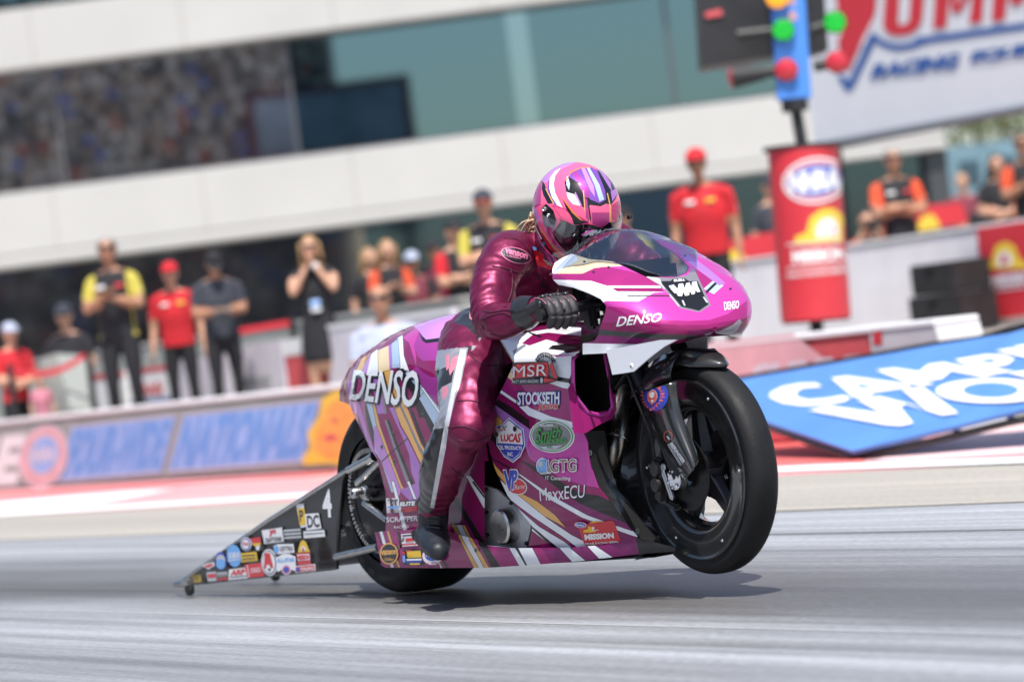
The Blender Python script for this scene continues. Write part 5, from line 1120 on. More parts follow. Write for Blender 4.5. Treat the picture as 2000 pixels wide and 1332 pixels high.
# ---- front suspension
ax = FC - BL * .075
for sgn in (-1, 1):
    bot = FC + BL * .098 * sgn; top = B(1.52, .098 * sgn, .93)
    bm = bmesh.new(); tube(bm, [bot + BF * -.022 - BL * .012 * sgn, bot * .55 + top * .45 - BF * .02 - BL * .012 * sgn], .021, 16); tube(bm, [bot * .55 + top * .45 - BF * .02 - BL * .012 * sgn, top], .026, 16); obj('fork_leg', bm, BLACKM, bike, smooth=40)
    bm = bmesh.new(); box(bm, bot + V((0, 0, .03)) + BF * .0, (.062, .036, .11), BROT @ Matrix.Rotation(-.42, 3, 'Y'), .008); fo = obj('axle_clamp', bm, BLACKM, bike, smooth=30)
    bm = bmesh.new()
    for k in range(6):
        a = k * math.pi / 3 + .3; lathe(bm, [(0, .012), (.005, .011), (.006, 0)], bot + BL * .012 * sgn + (BF * math.cos(a) + V((0, 0, 1)) * math.sin(a)) * .024 - V((0, 0, .02)), BL * sgn, 10)
    lathe(bm, [(0, .004), (.032, .003), (.034, -.02)], bot + BL * .012 * sgn - V((0, 0, .02)), BL * sgn, 24, 0); objs('axle_bolt', bm, CHROME, fo, smooth=30)
    bm = bmesh.new(); lathe(bm, [(.035, -.003), (.108, -.003), (.111, 0), (.108, .003), (.035, .003)], FC + BL * .066 * sgn - V((0, 0, .01)), BL, 56); dsk = obj('brake_disc', bm, mat('disc_dark', (.03, .03, .032), .32, .9), bike, smooth=40)
    if sgn < 0:
        bm = bmesh.new()
        for k in range(30):
            a = k * math.pi / 15; rr = .085 + .012 * (k % 3 - 1); lathe(bm, [(0, .0008), (.0035, .0006)], FC - BL * .0695 - V((0, 0, .01)) + (BF * math.cos(a) + V((0, 0, 1)) * math.sin(a)) * rr, -BL, 8)
        objs('disc_hole', bm, DARK, dsk)
    c = FC + BL * .082 * sgn - BF * .095 - V((0, 0, .035))
    bm = bmesh.new(); R_ = BROT @ Matrix.Rotation(.35, 3, 'Y')
    box(bm, c, (.052, .05, .12), R_, .012); box(bm, c + V((0, 0, .06)) - BF * .02, (.05, .03, .03), R_, .008); box(bm, c - V((0, 0, .062)) + BF * .02, (.07, .026, .02), R_, .006); lathe(bm, [(0, .012), (.02, .010), (.022, 0)], c + BL * .026 * sgn - BF * .006, BL * sgn, 20); lathe(bm, [(0, .012), (.02, .010), (.022, 0)], c + BL * .026 * sgn + V((0, 0, .045)), BL * sgn, 20)
    ca = obj('brake_caliper', bm, BLACK, bike, smooth=35)
    bm = bmesh.new(); box(bm, c + BF * .04 + V((0, 0, .005)) + BL * .02 * sgn, (.016, .014, .11), BROT @ Matrix.Rotation(-.35, 3, 'Y'), .004); box(bm, c + BF * .028 + V((0, 0, .05)) + BL * .02 * sgn, (.03, .012, .02), BROT, .004); lathe(bm, [(0, .014), (.006, .012), (.007, 0)], c - BF * .045 + V((0, 0, .055)) + BL * .01 * sgn, -BF, 12); obj('caliper_bracket', bm, ALU, ca, smooth=30)
    bm = bmesh.new(); tube(bm, cr([c + V((0, 0, .07)) - BF * .04, c + V((0, 0, .16)) - BF * .05, B(1.66, .12 * sgn, .6), B(1.55, .1 * sgn, .8)], 6), .0045, 8); obj('brake_hose', bm, BLACK, bike)
    bm = bmesh.new(); LE = [(1257, 762), (1262, 800), (1278, 840), (1302, 885), (1328, 925), (1338, 938)]; RE = [(1322, 745), (1325, 775), (1332, 808), (1346, 845), (1360, 880), (1366, 900)]
    rows = []
    for (x0, y0), (x1, y1) in zip(cr(LE, 4), cr(RE, 4)):
        r = []
        for j in range(25):
            t = j / 24; b = toB(W(x0 + (x1 - x0) * t, y0 + (y1 - y0) * t, -.118 - .034 * math.sin(math.pi * t))); r.append(B(b[0], -b[1] * sgn, b[2]))
        rows.append(r)
    grid(bm, rows)
    if sgn > 0: bm.free(); continue
    faceto(bm, -BL); GUBVH = BVHTree.FromBMesh(bm); thicken(bm, .003); guard = obj('fork_guard', bm, CARBON2, bike)
bm = bmesh.new(); rows = []
for i in range(25):
    t = i / 24; an = math.radians(60 + 72 * t); R = interp([0, .2, .6, 1], [.336, .345, .352, .36], t); hw = interp([0, .06, .2, .5, 1], [.006, .035, .066, .082, .10], t); r = []
    for j in range(15):
        s = -1 + j / 7; dr = -.055 * abs(s) ** 3 * interp([0, .2, 1], [.2, .7, 1.2], t)
        r.append(FC + (BF * math.cos(an) + V((0, 0, 1)) * math.sin(an)) * (R + dr) + BL * hw * s)
    rows.append(r)
grid(bm, rows); bmesh.ops.recalc_face_normals(bm, faces=bm.faces); thicken(bm, .003); obj('front_fender', bm, CARBON, bike)
bm = bmesh.new()
for sgn in (-1, 1):                       # struts from the fender to the guards
    grid(bm, [[FC + (BF * math.cos(a) + V((0, 0, 1)) * math.sin(a)) * r + BL * y * sgn for r, y in ((.34, .06), (.315, .085), (.285, .098), (.26, .098))] for a in [math.radians(q) for q in (84, 92, 100, 108, 116, 122)]])
bmesh.ops.recalc_face_normals(bm, faces=bm.faces); thicken(bm, .003); objs('fender_skirt', bm, CARBON, bike)
# ---- nose cowl
NX = [1.42, 1.53, 1.62, 1.70, 1.78, 1.83, 1.865, 1.90, 1.925, 1.937]
NT = [1.105, 1.085, 1.045, 1.00, .945, .902, .862, .822, .79, .768]
NW = [.246, .250, .252, .248, .232, .212, .188, .148, .095, .01]
NE = [.985, .975, .938, .908, .86, .825, .80, .785, .772, .765]     # widest level of the flank
NB = [.74, .74, .738, .735, .732, .732, .735, .741, .75, .762]
nq = lambda X: interp([1.48, 1.7, 1.87], [1.12, 1.0, .88], X); np_ = lambda X: interp([1.48, 1.7, 1.87], [1.9, 1.4, .86], X)
bm = bmesh.new(); rows = []
xs = []; X = 1.42
while X < 1.9: xs.append(X); X += .02
xs += [1.90, 1.91, 1.918, 1.925, 1.93, 1.934, 1.937]
for X in xs:
    zt, w_, ze, zb = [interp(NX, q, X) for q in (NT, NW, NE, NB)]; r = []
    pts = []
    for i in range(15):
        t = math.pi / 2 * i / 14; pts.append((w_ * math.sin(t) ** nq(X), ze + (zt - ze) * max(math.cos(t), 0) ** np_(X)))
    lo = interp([1.48, 1.7, 1.85, 1.937], [.004, .012, .05, .02], X)
    for i in range(1, 11):
        t = i / 10; pts.append((w_ - lo * t * t - .012 * (1 - t) * 0, ze + (zb - ze) * t))
    und = interp([1.48, 1.8, 1.9, 1.937], [.0, .0, .4, 1], X)
    for i in range(1, 6): t = i / 5; pts.append(((w_ - lo) * (1 - und * t * .98), zb - .002 * t))
    rows.append([B(X, y, z) for y, z in pts[::-1]] + [B(X, -y, z) for y, z in pts[1:]])
grid(bm, rows); bmesh.ops.remove_doubles(bm, verts=bm.verts[:], dist=1e-4)
ns = Panel(bm); ns.orient(BF - BL + V((0, 0, .5))); ns.mi(P['pink'])
NOTCH = [(1000, 400), (1055, 470), (1078, 520), (1079, 545), (1090, 556), (1120, 562), (1150, 573), (1173, 584), (1184, 597), (1182, 612), (1173, 636), (1168, 655), (1160, 666), (1138, 671), (1138, 693), (1000, 693)]
side = lambda f: toB(f.calc_center_median())[1] < -.05
ins = cut(ns.bm, [(900, 300)] + [(1000, 300), (1083, 515), (1079, 525)] + NOTCH[3:] + [(900, 693)], ns.cache, False, side); bmesh.ops.delete(ns.bm, geom=ins, context='FACES'); ns.cache.clear()
# windscreen opening
SCR = [(1117, 496), (1150, 506), (1199, 511), (1234, 528), (1262, 541), (1321, 541), (1340, 534), (1346, 522), (1333, 507), (1312, 490), (1291, 478), (1250, 440), (1200, 430), (1110, 470)]
ns.remove(SCR); p = ns.paint
tn = lambda m, *q, only=None: p(P[m] if isinstance(m, str) else m, mp(cN, q), only)
tn('cream', (60, 480), (90, 330), (180, 290), (285, 240), (560, 300), (740, 380), (540, 388), (380, 448), (200, 455))
tn('white', (60, 500), (80, 360), (200, 290), (285, 240), (330, 320), (200, 400), (110, 460))
tn('mid', (60, 450), (370, 450), (480, 398), (600, 385), (800, 425), (960, 470), (1100, 570), (640, 570), (450, 522), (60, 508))
tn('white', (60, 505), (450, 518), (620, 572), (690, 615), (1150, 620), (1035, 625), (890, 708), (590, 702), (560, 720), (350, 640), (60, 580))
tn('white', (605, 562), (1090, 562), (1100, 582), (640, 582)); tn('magenta', (640, 585), (1100, 585), (1130, 617), (690, 615)); tn('black', (740, 650), (1180, 650), (1190, 662), (800, 662))
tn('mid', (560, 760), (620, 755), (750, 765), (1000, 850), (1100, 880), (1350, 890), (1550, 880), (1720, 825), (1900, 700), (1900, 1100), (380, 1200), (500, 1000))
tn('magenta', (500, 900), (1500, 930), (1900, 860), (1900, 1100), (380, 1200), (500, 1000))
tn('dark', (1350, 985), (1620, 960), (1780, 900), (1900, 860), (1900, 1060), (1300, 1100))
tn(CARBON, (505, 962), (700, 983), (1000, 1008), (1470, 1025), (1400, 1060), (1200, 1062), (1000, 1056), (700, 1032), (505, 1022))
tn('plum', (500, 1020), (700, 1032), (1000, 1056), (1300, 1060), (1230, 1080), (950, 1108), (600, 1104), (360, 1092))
tn('white', (350, 1095), (600, 1101), (950, 1108), (1220, 1078), (900, 1150), (600, 1200), (350, 1220))
tn('silver' if 0 else P['grey'], (1500, 1010), (1640, 985), (1760, 930), (1830, 870), (1850, 900), (1800, 985), (1720, 1030), (1560, 1050))
tn('white', (1455, 520), (1540, 465), (1565, 490), (1470, 545)); tn('mid', (1400, 440), (1440, 400), (1600, 500), (1560, 560), (1500, 590)); tn('blue', (1495, 590), (1600, 500), (1680, 560), (1590, 640)); tn('black', (1515, 610), (1610, 520), (1620, 545), (1520, 640)); tn('lav', (1280, 240), (1400, 300), (1560, 420), (1700, 540), (1640, 560), (1450, 420), (1300, 300))
tn('rose', (1000, 380), (1300, 480), (1340, 470), (1300, 500), (960, 475))
tn('grey', (955, 476), (1190, 492), (1345, 465), (1400, 390), (1480, 560), (1562, 742), (1455, 808), (1270, 768), (1180, 650), (1090, 560))
tn('black', (1085, 520), (1190, 518), (1210, 498), (1320, 492), (1360, 520), (1440, 520), (1540, 735), (1452, 795), (1290, 757), (1200, 650))
ns.remove([(1050, 545), (1079, 522), (1083, 514), (1098, 504), (1118, 495), (1114, 466), (1090, 440), (1040, 440)], True)
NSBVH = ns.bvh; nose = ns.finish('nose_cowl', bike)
# windscreen: rebuilt over the opening, a bubble a little proud of the cowl
bm = bmesh.new(); rows = []
for i in range(19):
    X = 1.475 + (1.80 - 1.475) * i / 18; zt, w_, ze = [interp(NX, q, X) for q in (NT, NW, NE)]; r = []; k = i / 18
    amax = 83 - 70 * k ** .92
    for j in range(-14, 15):
        t = math.radians(amax) * abs(j) / 14; r.append(B(X, math.copysign(w_ * math.sin(t) ** nq(X), j) if j else 0, ze + (zt - ze) * math.cos(t) ** np_(X) - .001 + .007 * math.sin(math.pi * k)))
    rows.append(r)
grid(bm, rows); bmesh.ops.recalc_face_normals(bm, faces=bm.faces); thicken(bm, .002)
gl = mat('windscreen_plastic', (.9, .93, .97), .02, 0, trans=1.); gl.node_tree.nodes['Principled BSDF'].inputs['IOR'].default_value = 1.35
def thin_glass():
    m = bpy.data.materials.new('thin_clear_plastic'); m.use_nodes = True; n = m.node_tree; n.nodes.clear()
    o = n.nodes.new('ShaderNodeOutputMaterial'); mx = n.nodes.new('ShaderNodeMixShader'); tr = n.nodes.new('ShaderNodeBsdfTransparent'); g = n.nodes.new('ShaderNodeBsdfGlossy'); lw = n.nodes.new('ShaderNodeLayerWeight'); pw = n.nodes.new('ShaderNodeMath'); pw.operation = 'POWER'; pw.inputs[1].default_value = 4.0; fr_ = n.nodes.new('ShaderNodeMapRange'); fr_.inputs[3].default_value = .12; fr_.inputs[4].default_value = 1; n.links.new(lw.outputs['Facing'], pw.inputs[0]); n.links.new(pw.outputs[0], fr_.inputs[0])
    tr.inputs[0].default_value = (.84, .88, .93, 1); g.inputs['Roughness'].default_value = .03
    n.links.new(fr_.outputs[0], mx.inputs[0]); n.links.new(tr.outputs[0], mx.inputs[1]); n.links.new(g.outputs[0], mx.inputs[2]); n.links.new(mx.outputs[0], o.inputs[0]); return m
THIN = thin_glass(); obj('windscreen', bm, THIN, bike)
# white brackets under the nose and far scoop edge
for sgn in (-1,):
    bm = bmesh.new(); f = lambda x, y: (lambda b: B(b[0], -b[1] * sgn, b[2]))(toB(W(x, y, -.235)))
    pl = [(1184, 684), (1196, 732), (1237, 726), (1253, 712), (1268, 699), (1297, 677), (1322, 664), (1290, 664)]
    a = [bm.verts.new(f(*q)) for q in pl]; bm.faces.new(a); thicken(bm, .004); br = obj('cowl_bracket', bm, P['white'], bike, smooth=30)
    bm = bmesh.new(); q = toB(W(1234, 715, -.24)); lathe(bm, [(0, .004), (.003, .004), (.003, .001)], B(q[0], -q[1] * sgn, q[2]), BL * sgn, 12); obj('bracket_bolt', bm, DARK, br)
    bm = bmesh.new(); lathe(bm, [(.003, .003), (.008, .002), (.009, 0)], B(q[0], -q[1] * sgn, q[2]), BL * sgn, 16); obj('bolt_washer', bm, P['white'], br)
bm = bmesh.new(); a = [bm.verts.new(W(x, y, .10)) for x, y in [(1264, 702), (1267, 710), (1285, 711), (1304, 706), (1320, 695), (1345, 688), (1381, 690), (1382, 662), (1378, 654), (1330, 650), (1290, 668)]]; bm.faces.new(a); thicken(bm, .004); obj('inner_cowl_panel', bm, P['white'], bike, smooth=30)
# ---- handlebar
bm = bmesh.new(); tube(bm, [B(1.60, -.37, .865), B(1.60, -.10, .885)], .016, 14); tube(bm, [B(1.58, .30, .865), B(1.58, .10, .885)], .016, 14); tube(bm, [B(1.60, -.375, .864), B(1.60, -.36, .865)], .02, 14); objs('handlebar', bm, BLACK, bike, smooth=40)
bm = bmesh.new(); tube(bm, cr([W(1094, 608, -.325), W(1108, 606, -.30), W(1124, 602, -.27), W(1132, 597, -.25), W(1155, 594, -.21), W(1175, 592, -.18)], 4), [.0075] * 3 + [.006] * 12 + [.009] * 6, 10); ellipsoid(bm, W(1093, 608, -.326), (.010,) * 3, None, 12, 8); obj('brake_lever', bm, BLACKM, bike)
bm = bmesh.new(); box(bm, B(1.62, -.17, .915), (.06, .07, .05), BROT, .008); box(bm, B(1.58, -.12, .88), (.05, .1, .05), BROT, .01); box(bm, B(1.6, -.2, .85), (.05, .03, .09), BROT, .01); box(bm, B(1.55, 0, .9), (.1, .24, .03), BROT, .01); box(bm, B(1.66, .03, .835), (.16, .30, .14), BROT, .02); box(bm, B(1.50, .05, .93), (.10, .24, .12), BROT, .02); obj('master_cylinder_and_fill', bm, BLACK, bike, smooth=30)  # master cylinder plus black boxes added to fill the dark space under the cowl
bm = bmesh.new(); tube(bm, [B(1.6, -.15, .84), B(1.57, -.15, .74)], .014, 10); tube(bm, [B(1.58, -.12, .82), B(1.5, -.1, .72)], .01, 8); objs('switch_pod', bm, BLACK, bike, smooth=40)
# ---- seat, peg, rear frame, wheelie bar
bm = bmesh.new(); c = WX(1133, 574, 1.5); box(bm, c, (.10, .10, .085), BROT, .012); c2 = WX(1150, 600, 1.45); box(bm, c2, (.06, .05, .10), BROT, .012); objs('triple_clamp_fill', bm, BLACK, bike, smooth=30)  # black boxes added to keep the gap by the triple clamp dark
bm = bmesh.new(); box(bm, B(.72, 0, .74), (.36, .3, .06), BROT, .02); obj('seat', bm, BLACK, bike, smooth=30)
for sgn in (-1, 1):
    bm = bmesh.new(); tube(bm, [B(.66, .24 * sgn, .235), B(.66, .36 * sgn, .232)], .014, 14); tube(bm, [B(.66, .355 * sgn, .232), B(.66, .36 * sgn, .232)], .016, 14); obj('footpeg', bm, BLACK, bike, smooth=40)
    f = lambda x, y, Y: (lambda b: B(b[0], -b[1] * sgn, b[2]))(toB(W(x, y, Y)))
    bm = bmesh.new(); tube(bm, [f(682, 918, -.165), f(728, 893, -.165)], .014, 14); tube(bm, [f(722, 898, -.165), f(732, 891, -.165)], .018, 12); tube(bm, [f(698, 944, -.16), f(744, 901, -.16)], .012, 12); tube(bm, [f(712, 982, -.16), f(758, 1016, -.16)], .012, 12); objs('rear_strut', bm, STEEL, bike, smooth=40)
    bm = bmesh.new(); lathe(bm, [(0, .045), (.006, .045), (.008, .048), (.017, .048), (.019, .044), (.019, 0)], f(712, 960, -.16), BL * sgn, 24); box(bm, f(718, 962, -.155), (.05, .03, .05), BROT, .006); axb = obj('axle_block', bm, ALU, bike, smooth=35)
    bm = bmesh.new(); lathe(bm, [(0, .03), (.012, .03), (.018, .026), (.018, 0)], f(732, 962, -.165), BL * sgn, 20); lathe(bm, [(0, .0485), (.0065, .0485)], f(712, 960, -.16), BL * sgn, 16); objs('axle_nut', bm, BLACKM, axb, smooth=35)
    bm = bmesh.new(); box(bm, B(.12, .15 * sgn, .345), (.3, .02, .04), BROT, .006); obj('swingarm', bm, BLACK, bike, smooth=30)
wb = thing('wheelie_bar', None, None) if False else None
bm0 = bmesh.new(); tube(bm0, [B(-.2, -.12, .3), B(-.2, .12, .3)], .010, 10); tube(bm0, [B(-.95, -.12, .16), B(-.95, .12, .16)], .008, 10); objs('wheelie_bar_crossbrace', bm0, STEEL, bike)
WBY = -.135
for sgn in (-1, 1):
    f = lambda x, y, Y=WBY: (lambda b: B(b[0], -b[1] * sgn, b[2]))(toB(W(320 + x / 4.441, 880 + y / 4.441, Y)))
    pl = [(1590, 170), (1320, 350), (905, 615), (500, 885), (215, 1088), (228, 1168), (800, 1108), (1470, 1036), (1500, 1028), (1504, 640), (1550, 260)]
    bm = bmesh.new(); a = [bm.verts.new(f(*q)) for q in pl]; bm.faces.new(a); bmesh.ops.triangulate(bm, faces=bm.faces[:]); thicken(bm, .004)
    wbp = obj('wheelie_bar_panel', bm, mat('panel_black', (.02, .02, .022), .3, 0, coat=.3, var=.15, vscale=6), bike, smooth=False)
    if sgn < 0: wbpanel = wbp
    bm = bmesh.new(); tube(bm, [f(140, 1140), f(240, 1072), f(905, 608), f(1320, 343), f(1600, 165)], .0085, 12); tube(bm, [f(1600, 170), f(1640, 150), f(1700, 110)], .013, 12); tube(bm, [f(100, 1155), f(240, 1150)], .013, 12); tube(bm, [f(130, 1150), f(240, 1100)], .011, 12)
    tube(bm, [f(1495, 920, -.14), f(1860, 835, -.17)], .013, 12); tube(bm, [f(1500, 690, -.09), f(1620, 630, -.12)], .010, 12); obj('wheelie_bar_tube', bm, STEEL, bike, smooth=40)
    bm = bmesh.new(); tube(bm, [f(1585, 190, WBY + .02), f(1515, 560, WBY + .02), f(1485, 900, WBY + .02), f(1485, 1020, WBY + .02)], .014, 10); obj('wheelie_bar_upright', bm, BLACK, bike)
    c = G(370, 1163); cb = toB(c); cb = (cb[0], cb[1] * -sgn, .024); bm = bmesh.new(); lathe(bm, [(0, -.011), (.02, -.011), (.024, -.006), (.024, .006), (.02, .011), (0, .011)], B(cb[0], cb[1] + .004, .024), BL, 24); wl = obj('wheelie_wheel', bm, RUB2, bike, smooth=40)
    bm = bmesh.new(); box(bm, B(cb[0], cb[1], .05), (.05, .03, .02), BROT, .004); obj('wheel_fork', bm, STEEL, wl, smooth=30)
# ================================================================== STICKERS AND LETTERING ON THE MOTORCYCLE
I = INK
tgT = on_bvh([TAILBVH]); tgF = on_bvh([FRBVH]); tgN = on_bvh([NSBVH]); tgG = on_bvh([GUBVH])
mpl = V(B(0, -.262, .2)); tgS = on_plane(B(0, -.263, .2), BL)
d = Dc(tgT, cT1); q = [(350, 880), (1215, 888), (1150, 1375), (280, 1270)]
sh = [(x + 22, y + 22) for x, y in q]
d.T_('DENSO', P['black'], *sh, bold=.035, sub=14); d.T_('DENSO', P['white'], *q, bold=.02, sub=14); d.done('tail_lettering', tail_o)
bolts = [(cT2, 858, 572), (cT2, 706, 745), (cT2, 872, 935)]
d = Decal(tgT, base=.001)
for c, x, y in bolts:
    (a, b), = mp(c, [(x, y)]); d.ell(a, b, 2.6, 3.6, INK['grey']); d.ell(a - .3, b + .3, 1.9, 2.8, INK['black'])
d.done('panel_fastener', tail_o)
d = Dc(tgT, cT3)
d.P_('white', (635, 182), (775, 180), (790, 335), (648, 340)); d.P_('black', (650, 195), (765, 193), (768, 205), (652, 208)); d.T_('O', 'black', (680, 208), (725, 206), (730, 262), (684, 264), bold=.03); d.P_('black', (735, 205), (750, 205), (755, 262), (741, 262)); d.P_('lblue', (662, 270), (782, 266), (784, 288), (664, 292)); d.T_('CARRILLO', 'black', (665, 302), (782, 298), (786, 326), (668, 332))
d.P_('black', (788, 212), (985, 198), (985, 262), (792, 272)); d.T_('ELITE', 'white', (796, 222), (968, 210), (970, 256), (798, 264), bold=.05, shear=.2); d.P_('red', (812, 292), (985, 262), (985, 312), (818, 332))
d.T_('MOTORSPORTS', 'black', (822, 296), (980, 270), (980, 306), (824, 326), bold=.01)
d.T_('SCRAPPER', 'white', (640, 388), (985, 370), (980, 426), (642, 442), bold=.02); d.T_('RACING', 'white', (722, 482), (880, 474), (880, 502), (724, 508), bold=.02)
d.done('tail_sticker', tail_o)
so_ = [o for o in bike.children if o.name.startswith('lower_side_panel')][0]
d = Dc(tgS, cT3)
d.E_(P['gold'], 668, 780, 100, 117); d.E_('black', 668, 780, 86, 101); d.T_('vanson', P['gold'], (583, 745), (752, 738), (752, 785), (587, 800), bold=.04); d.T_('Leathers', P['gold'], (628, 812), (728, 825), (722, 862), (625, 850), bold=.01, shear=.3)
d.P_('white', (800, 570), (985, 555), (990, 692), (812, 705)); d.P_('black', (812, 580), (975, 568), (975, 582), (814, 594)); d.P_('red', (850, 615), (935, 608), (938, 645), (852, 652)); d.P_('red', (815, 678), (985, 665), (985, 680), (818, 694))
for i in range(4):
    for j in range(2):
        if (i + j) % 2: d.P_('black', (815 + i * 10, 606 + j * 24), (825 + i * 10, 605 + j * 24), (825 + i * 10, 628 + j * 24), (815 + i * 10, 629 + j * 24)); d.P_('black', (940 + i * 10, 598 + j * 24), (950 + i * 10, 597 + j * 24), (950 + i * 10, 620 + j * 24), (940 + i * 10, 621 + j * 24))
d.P_('black', (815, 740), (1025, 730), (1055, 905), (832, 905)); d.P_('yellow', (862, 756), (1012, 748), (1022, 820), (870, 825)); d.P_('white', (860, 838), (1025, 832), (1028, 852), (862, 856)); d.P_('blue', (862, 860), (1028, 856), (1030, 876), (866, 880)); d.P_('red', (820, 760), (850, 758), (852, 785), (824, 788)); d.P_('lblue', (824, 800), (852, 798), (856, 870), (830, 872)); d.P_('yellow', (905, 884), (1015, 882), (1016, 896), (906, 898)); d.P_('red', (862, 740), (930, 736), (932, 746), (864, 749))
d.E_('pink', 1155, 805, 112, 100); d.E_('white', 1155, 805, 104, 92); d.E_('blue', 1155, 790, 80, 66); d.T_('NHRA', 'white', (1090, 770), (1215, 770), (1215, 815), (1090, 815), bold=.03); d.T_('DRAG RACING', 'pink', (1090, 868), (1220, 868), (1212, 886), (1098, 886))
for x, y in ((775, 712), (1608, 745)): d.E_('grey', x, y, 14, 24); d.E_('black', x - 2, y + 2, 10, 18)
for x, y in ((2120, 840), (2700, 735), (3370, 545)): pass
d.done('lower_panel_sticker', so_)
# front fairing
ff = [o for o in bike.children if o.name.startswith('front_fairing')][0]
d = Dc(tgF, cM)
def arc(cx, cy, r0x, r0y, r1x, r1y, a0, a1, n=14):
    A = [math.radians(a0 + (a1 - a0) * i / n) for i in range(n + 1)]
    return [(cx + r0x * math.cos(a), cy - r0y * math.sin(a)) for a in A] + [(cx + r1x * math.cos(a), cy - r1y * math.sin(a)) for a in A[::-1]]
for k in range(9):
    a0 = 12 + k * 16.5; d.P_('black' if k % 1 == 0 else 'grey', *arc(990, 745, 120, 148, 72, 96, a0, a0 + 16.5, 3))
    d.P_('silver', *arc(990, 745, 108, 136, 88, 112, a0 + 4, a0 + 9, 2))
d.P_('black', (1105, 700), (1185, 915), (1165, 945), (1000, 992), (590, 1003), (592, 730), (640, 720), (1040, 695), (1060, 720), (1050, 850), (1080, 890), (1130, 912), (1070, 740))
d.P_('red', (1085, 722), (1108, 712), (1176, 912), (1128, 918), (1074, 770)); d.P_('red', (598, 760), (660, 735), (1040, 706), (1058, 730), (1056, 890), (1030, 905), (990, 880), (598, 922))
d.P_('red', (1003, 908), (1160, 938), (1003, 972)); d.E_('silver', 976, 942, 20, 36); d.T_('MSR', 'white', (612, 762), (1048, 728), (1042, 878), (604, 908), bold=.0, sub=8); d.T_('MATT SMITH RACING', 'white', (600, 942), (938, 932), (938, 970), (600, 980), bold=0)
d.P_('black', (600, 1085), (640, 1080), (1150, 1078), (1170, 1092), (1170, 1262), (1158, 1280), (1150, 1310), (900, 1340), (880, 1280), (610, 1290), (592, 1270))
d.T_('STOCKSETH', 'blue', (612, 1098), (1166, 1090), (1166, 1262), (616, 1284), bold=.055, sub=8); d.T_('STOCKSETH', 'white', (612, 1104), (1156, 1098), (1156, 1252), (612, 1274), bold=.03, sub=8); d.T_('Racing', 'white', (876, 1240), (1160, 1232), (1156, 1318), (886, 1372), bold=.07, shear=.25); d.T_('Racing', 'red', (880, 1244), (1154, 1238), (1152, 1312), (888, 1366), bold=.03, shear=.25)
d.done('fairing_sticker', ff)
d = Dc(tgF, cC)
for m, a, b in (('white', 131, 97), ('green', 124, 90), ('white', 117, 84), ('grey', 112, 79)): d.E_(m, 529, 507, a, b, 3, sub=0)
d.T_('WILLIAM B.', 'white', (462, 438), (540, 436), (542, 450), (462, 453)); d.T_('Smith', 'black', (436, 462), (590, 448), (588, 508), (440, 556), bold=.05, shear=.25); d.T_('Smith', 'green', (438, 462), (588, 450), (586, 504), (442, 550), bold=.02, shear=.25)
d.T_('TRUCKING', 'green', (446, 532), (615, 514), (618, 542), (448, 556), bold=.04); d.P_('silver', (470, 566), (600, 556), (560, 580), (500, 582)); d.T_('INC.', 'green', (508, 560), (545, 558), (545, 574), (510, 577), bold=.02)
sh = [(207, 452), (243, 442), (282, 405), (322, 440), (362, 470), (371, 560), (345, 622), (303, 656), (252, 622), (212, 560)]
ctr = (288, 530); sc_ = lambda k: [(ctr[0] + (x - ctr[0]) * k, ctr[1] + (y - ctr[1]) * k) for x, y in sh]
d.P_('white', *sc_(1.04)); d.P_('blue', *sc_(.98)); d.P_('white', *sc_(.92)); d.P_('blue', (218, 548), (364, 556), (360, 574), (338, 612), (303, 642), (256, 612), (220, 565))
d.T_('LUCAS', 'red', (232, 500), (354, 490), (350, 546), (238, 536), bold=.03, shear=.15); d.T_('OIL PRODUCTS', 'white', (224, 558), (362, 566), (360, 586), (228, 584), bold=.03); d.T_('INC.', 'white', (278, 598), (312, 600), (312, 622), (280, 621), bold=.03)
d.P_('blue', (225, 450), (235, 449), (236, 460), (226, 461)); 
for i in range(3): d.P_('red', (226, 462 + i * 6), (248, 460 + i * 6), (248, 463 + i * 6), (226, 465 + i * 6))
for i in range(3):
    for j in range(3):
        if (i + j) % 2 == 0: d.P_('black', (256 + i * 9 - j * 2, 450 + j * 9 - i * 2), (264 + i * 9 - j * 2, 448 + j * 9 - i * 2), (262 + i * 9 - j * 2, 457 + j * 9 - i * 2), (254 + i * 9 - j * 2, 459 + j * 9 - i * 2))
for x, y in ((333, 463), (229, 495)): d.E_('grey', x, y, 12, 17); d.E_('black', x, y, 9, 13)
d.E_('white', 325, 797, 62, 48, 20); d.E_('red', 325, 797, 57, 43, 20); d.T_('VP', 'white', (246, 700), (340, 696), (332, 806), (268, 842), bold=.09, shear=.1); d.T_('VP', 'blue', (250, 706), (335, 702), (328, 800), (272, 834), bold=.05, shear=.1); d.T_('Racing', 'white', (318, 788), (380, 786), (376, 808), (322, 826), bold=0, shear=.3)
d.E_('white', 475, 678, 37, 45); d.E_('lblue', 475, 680, 32, 40); d.E_('silver', 466, 668, 14, 18); d.P_('lblue', (484, 632), (492, 632), (492, 640), (484, 640)); d.P_('blue', (492, 644), (502, 644), (502, 654), (492, 654)); d.P_('silver', (442, 700), (470, 716), (520, 712), (548, 698), (525, 722), (470, 726))
d.T_('IGTG', 'white', (502, 642), (678, 632), (676, 712), (506, 720), bold=.05); d.T_('IGTG', 'brown', (506, 646), (673, 637), (671, 706), (510, 713), bold=.0); d.T_('IT Consulting', 'white', (492, 738), (636, 740), (634, 770), (492, 766), bold=.01)
d.T_('MaxxECU', 'white', (455, 808), (720, 786), (716, 862), (460, 884), bold=0.0)
RR = [(678, 1028), (690, 1020), (872, 994), (888, 1000), (926, 1110), (920, 1122), (728, 1141), (716, 1134)]
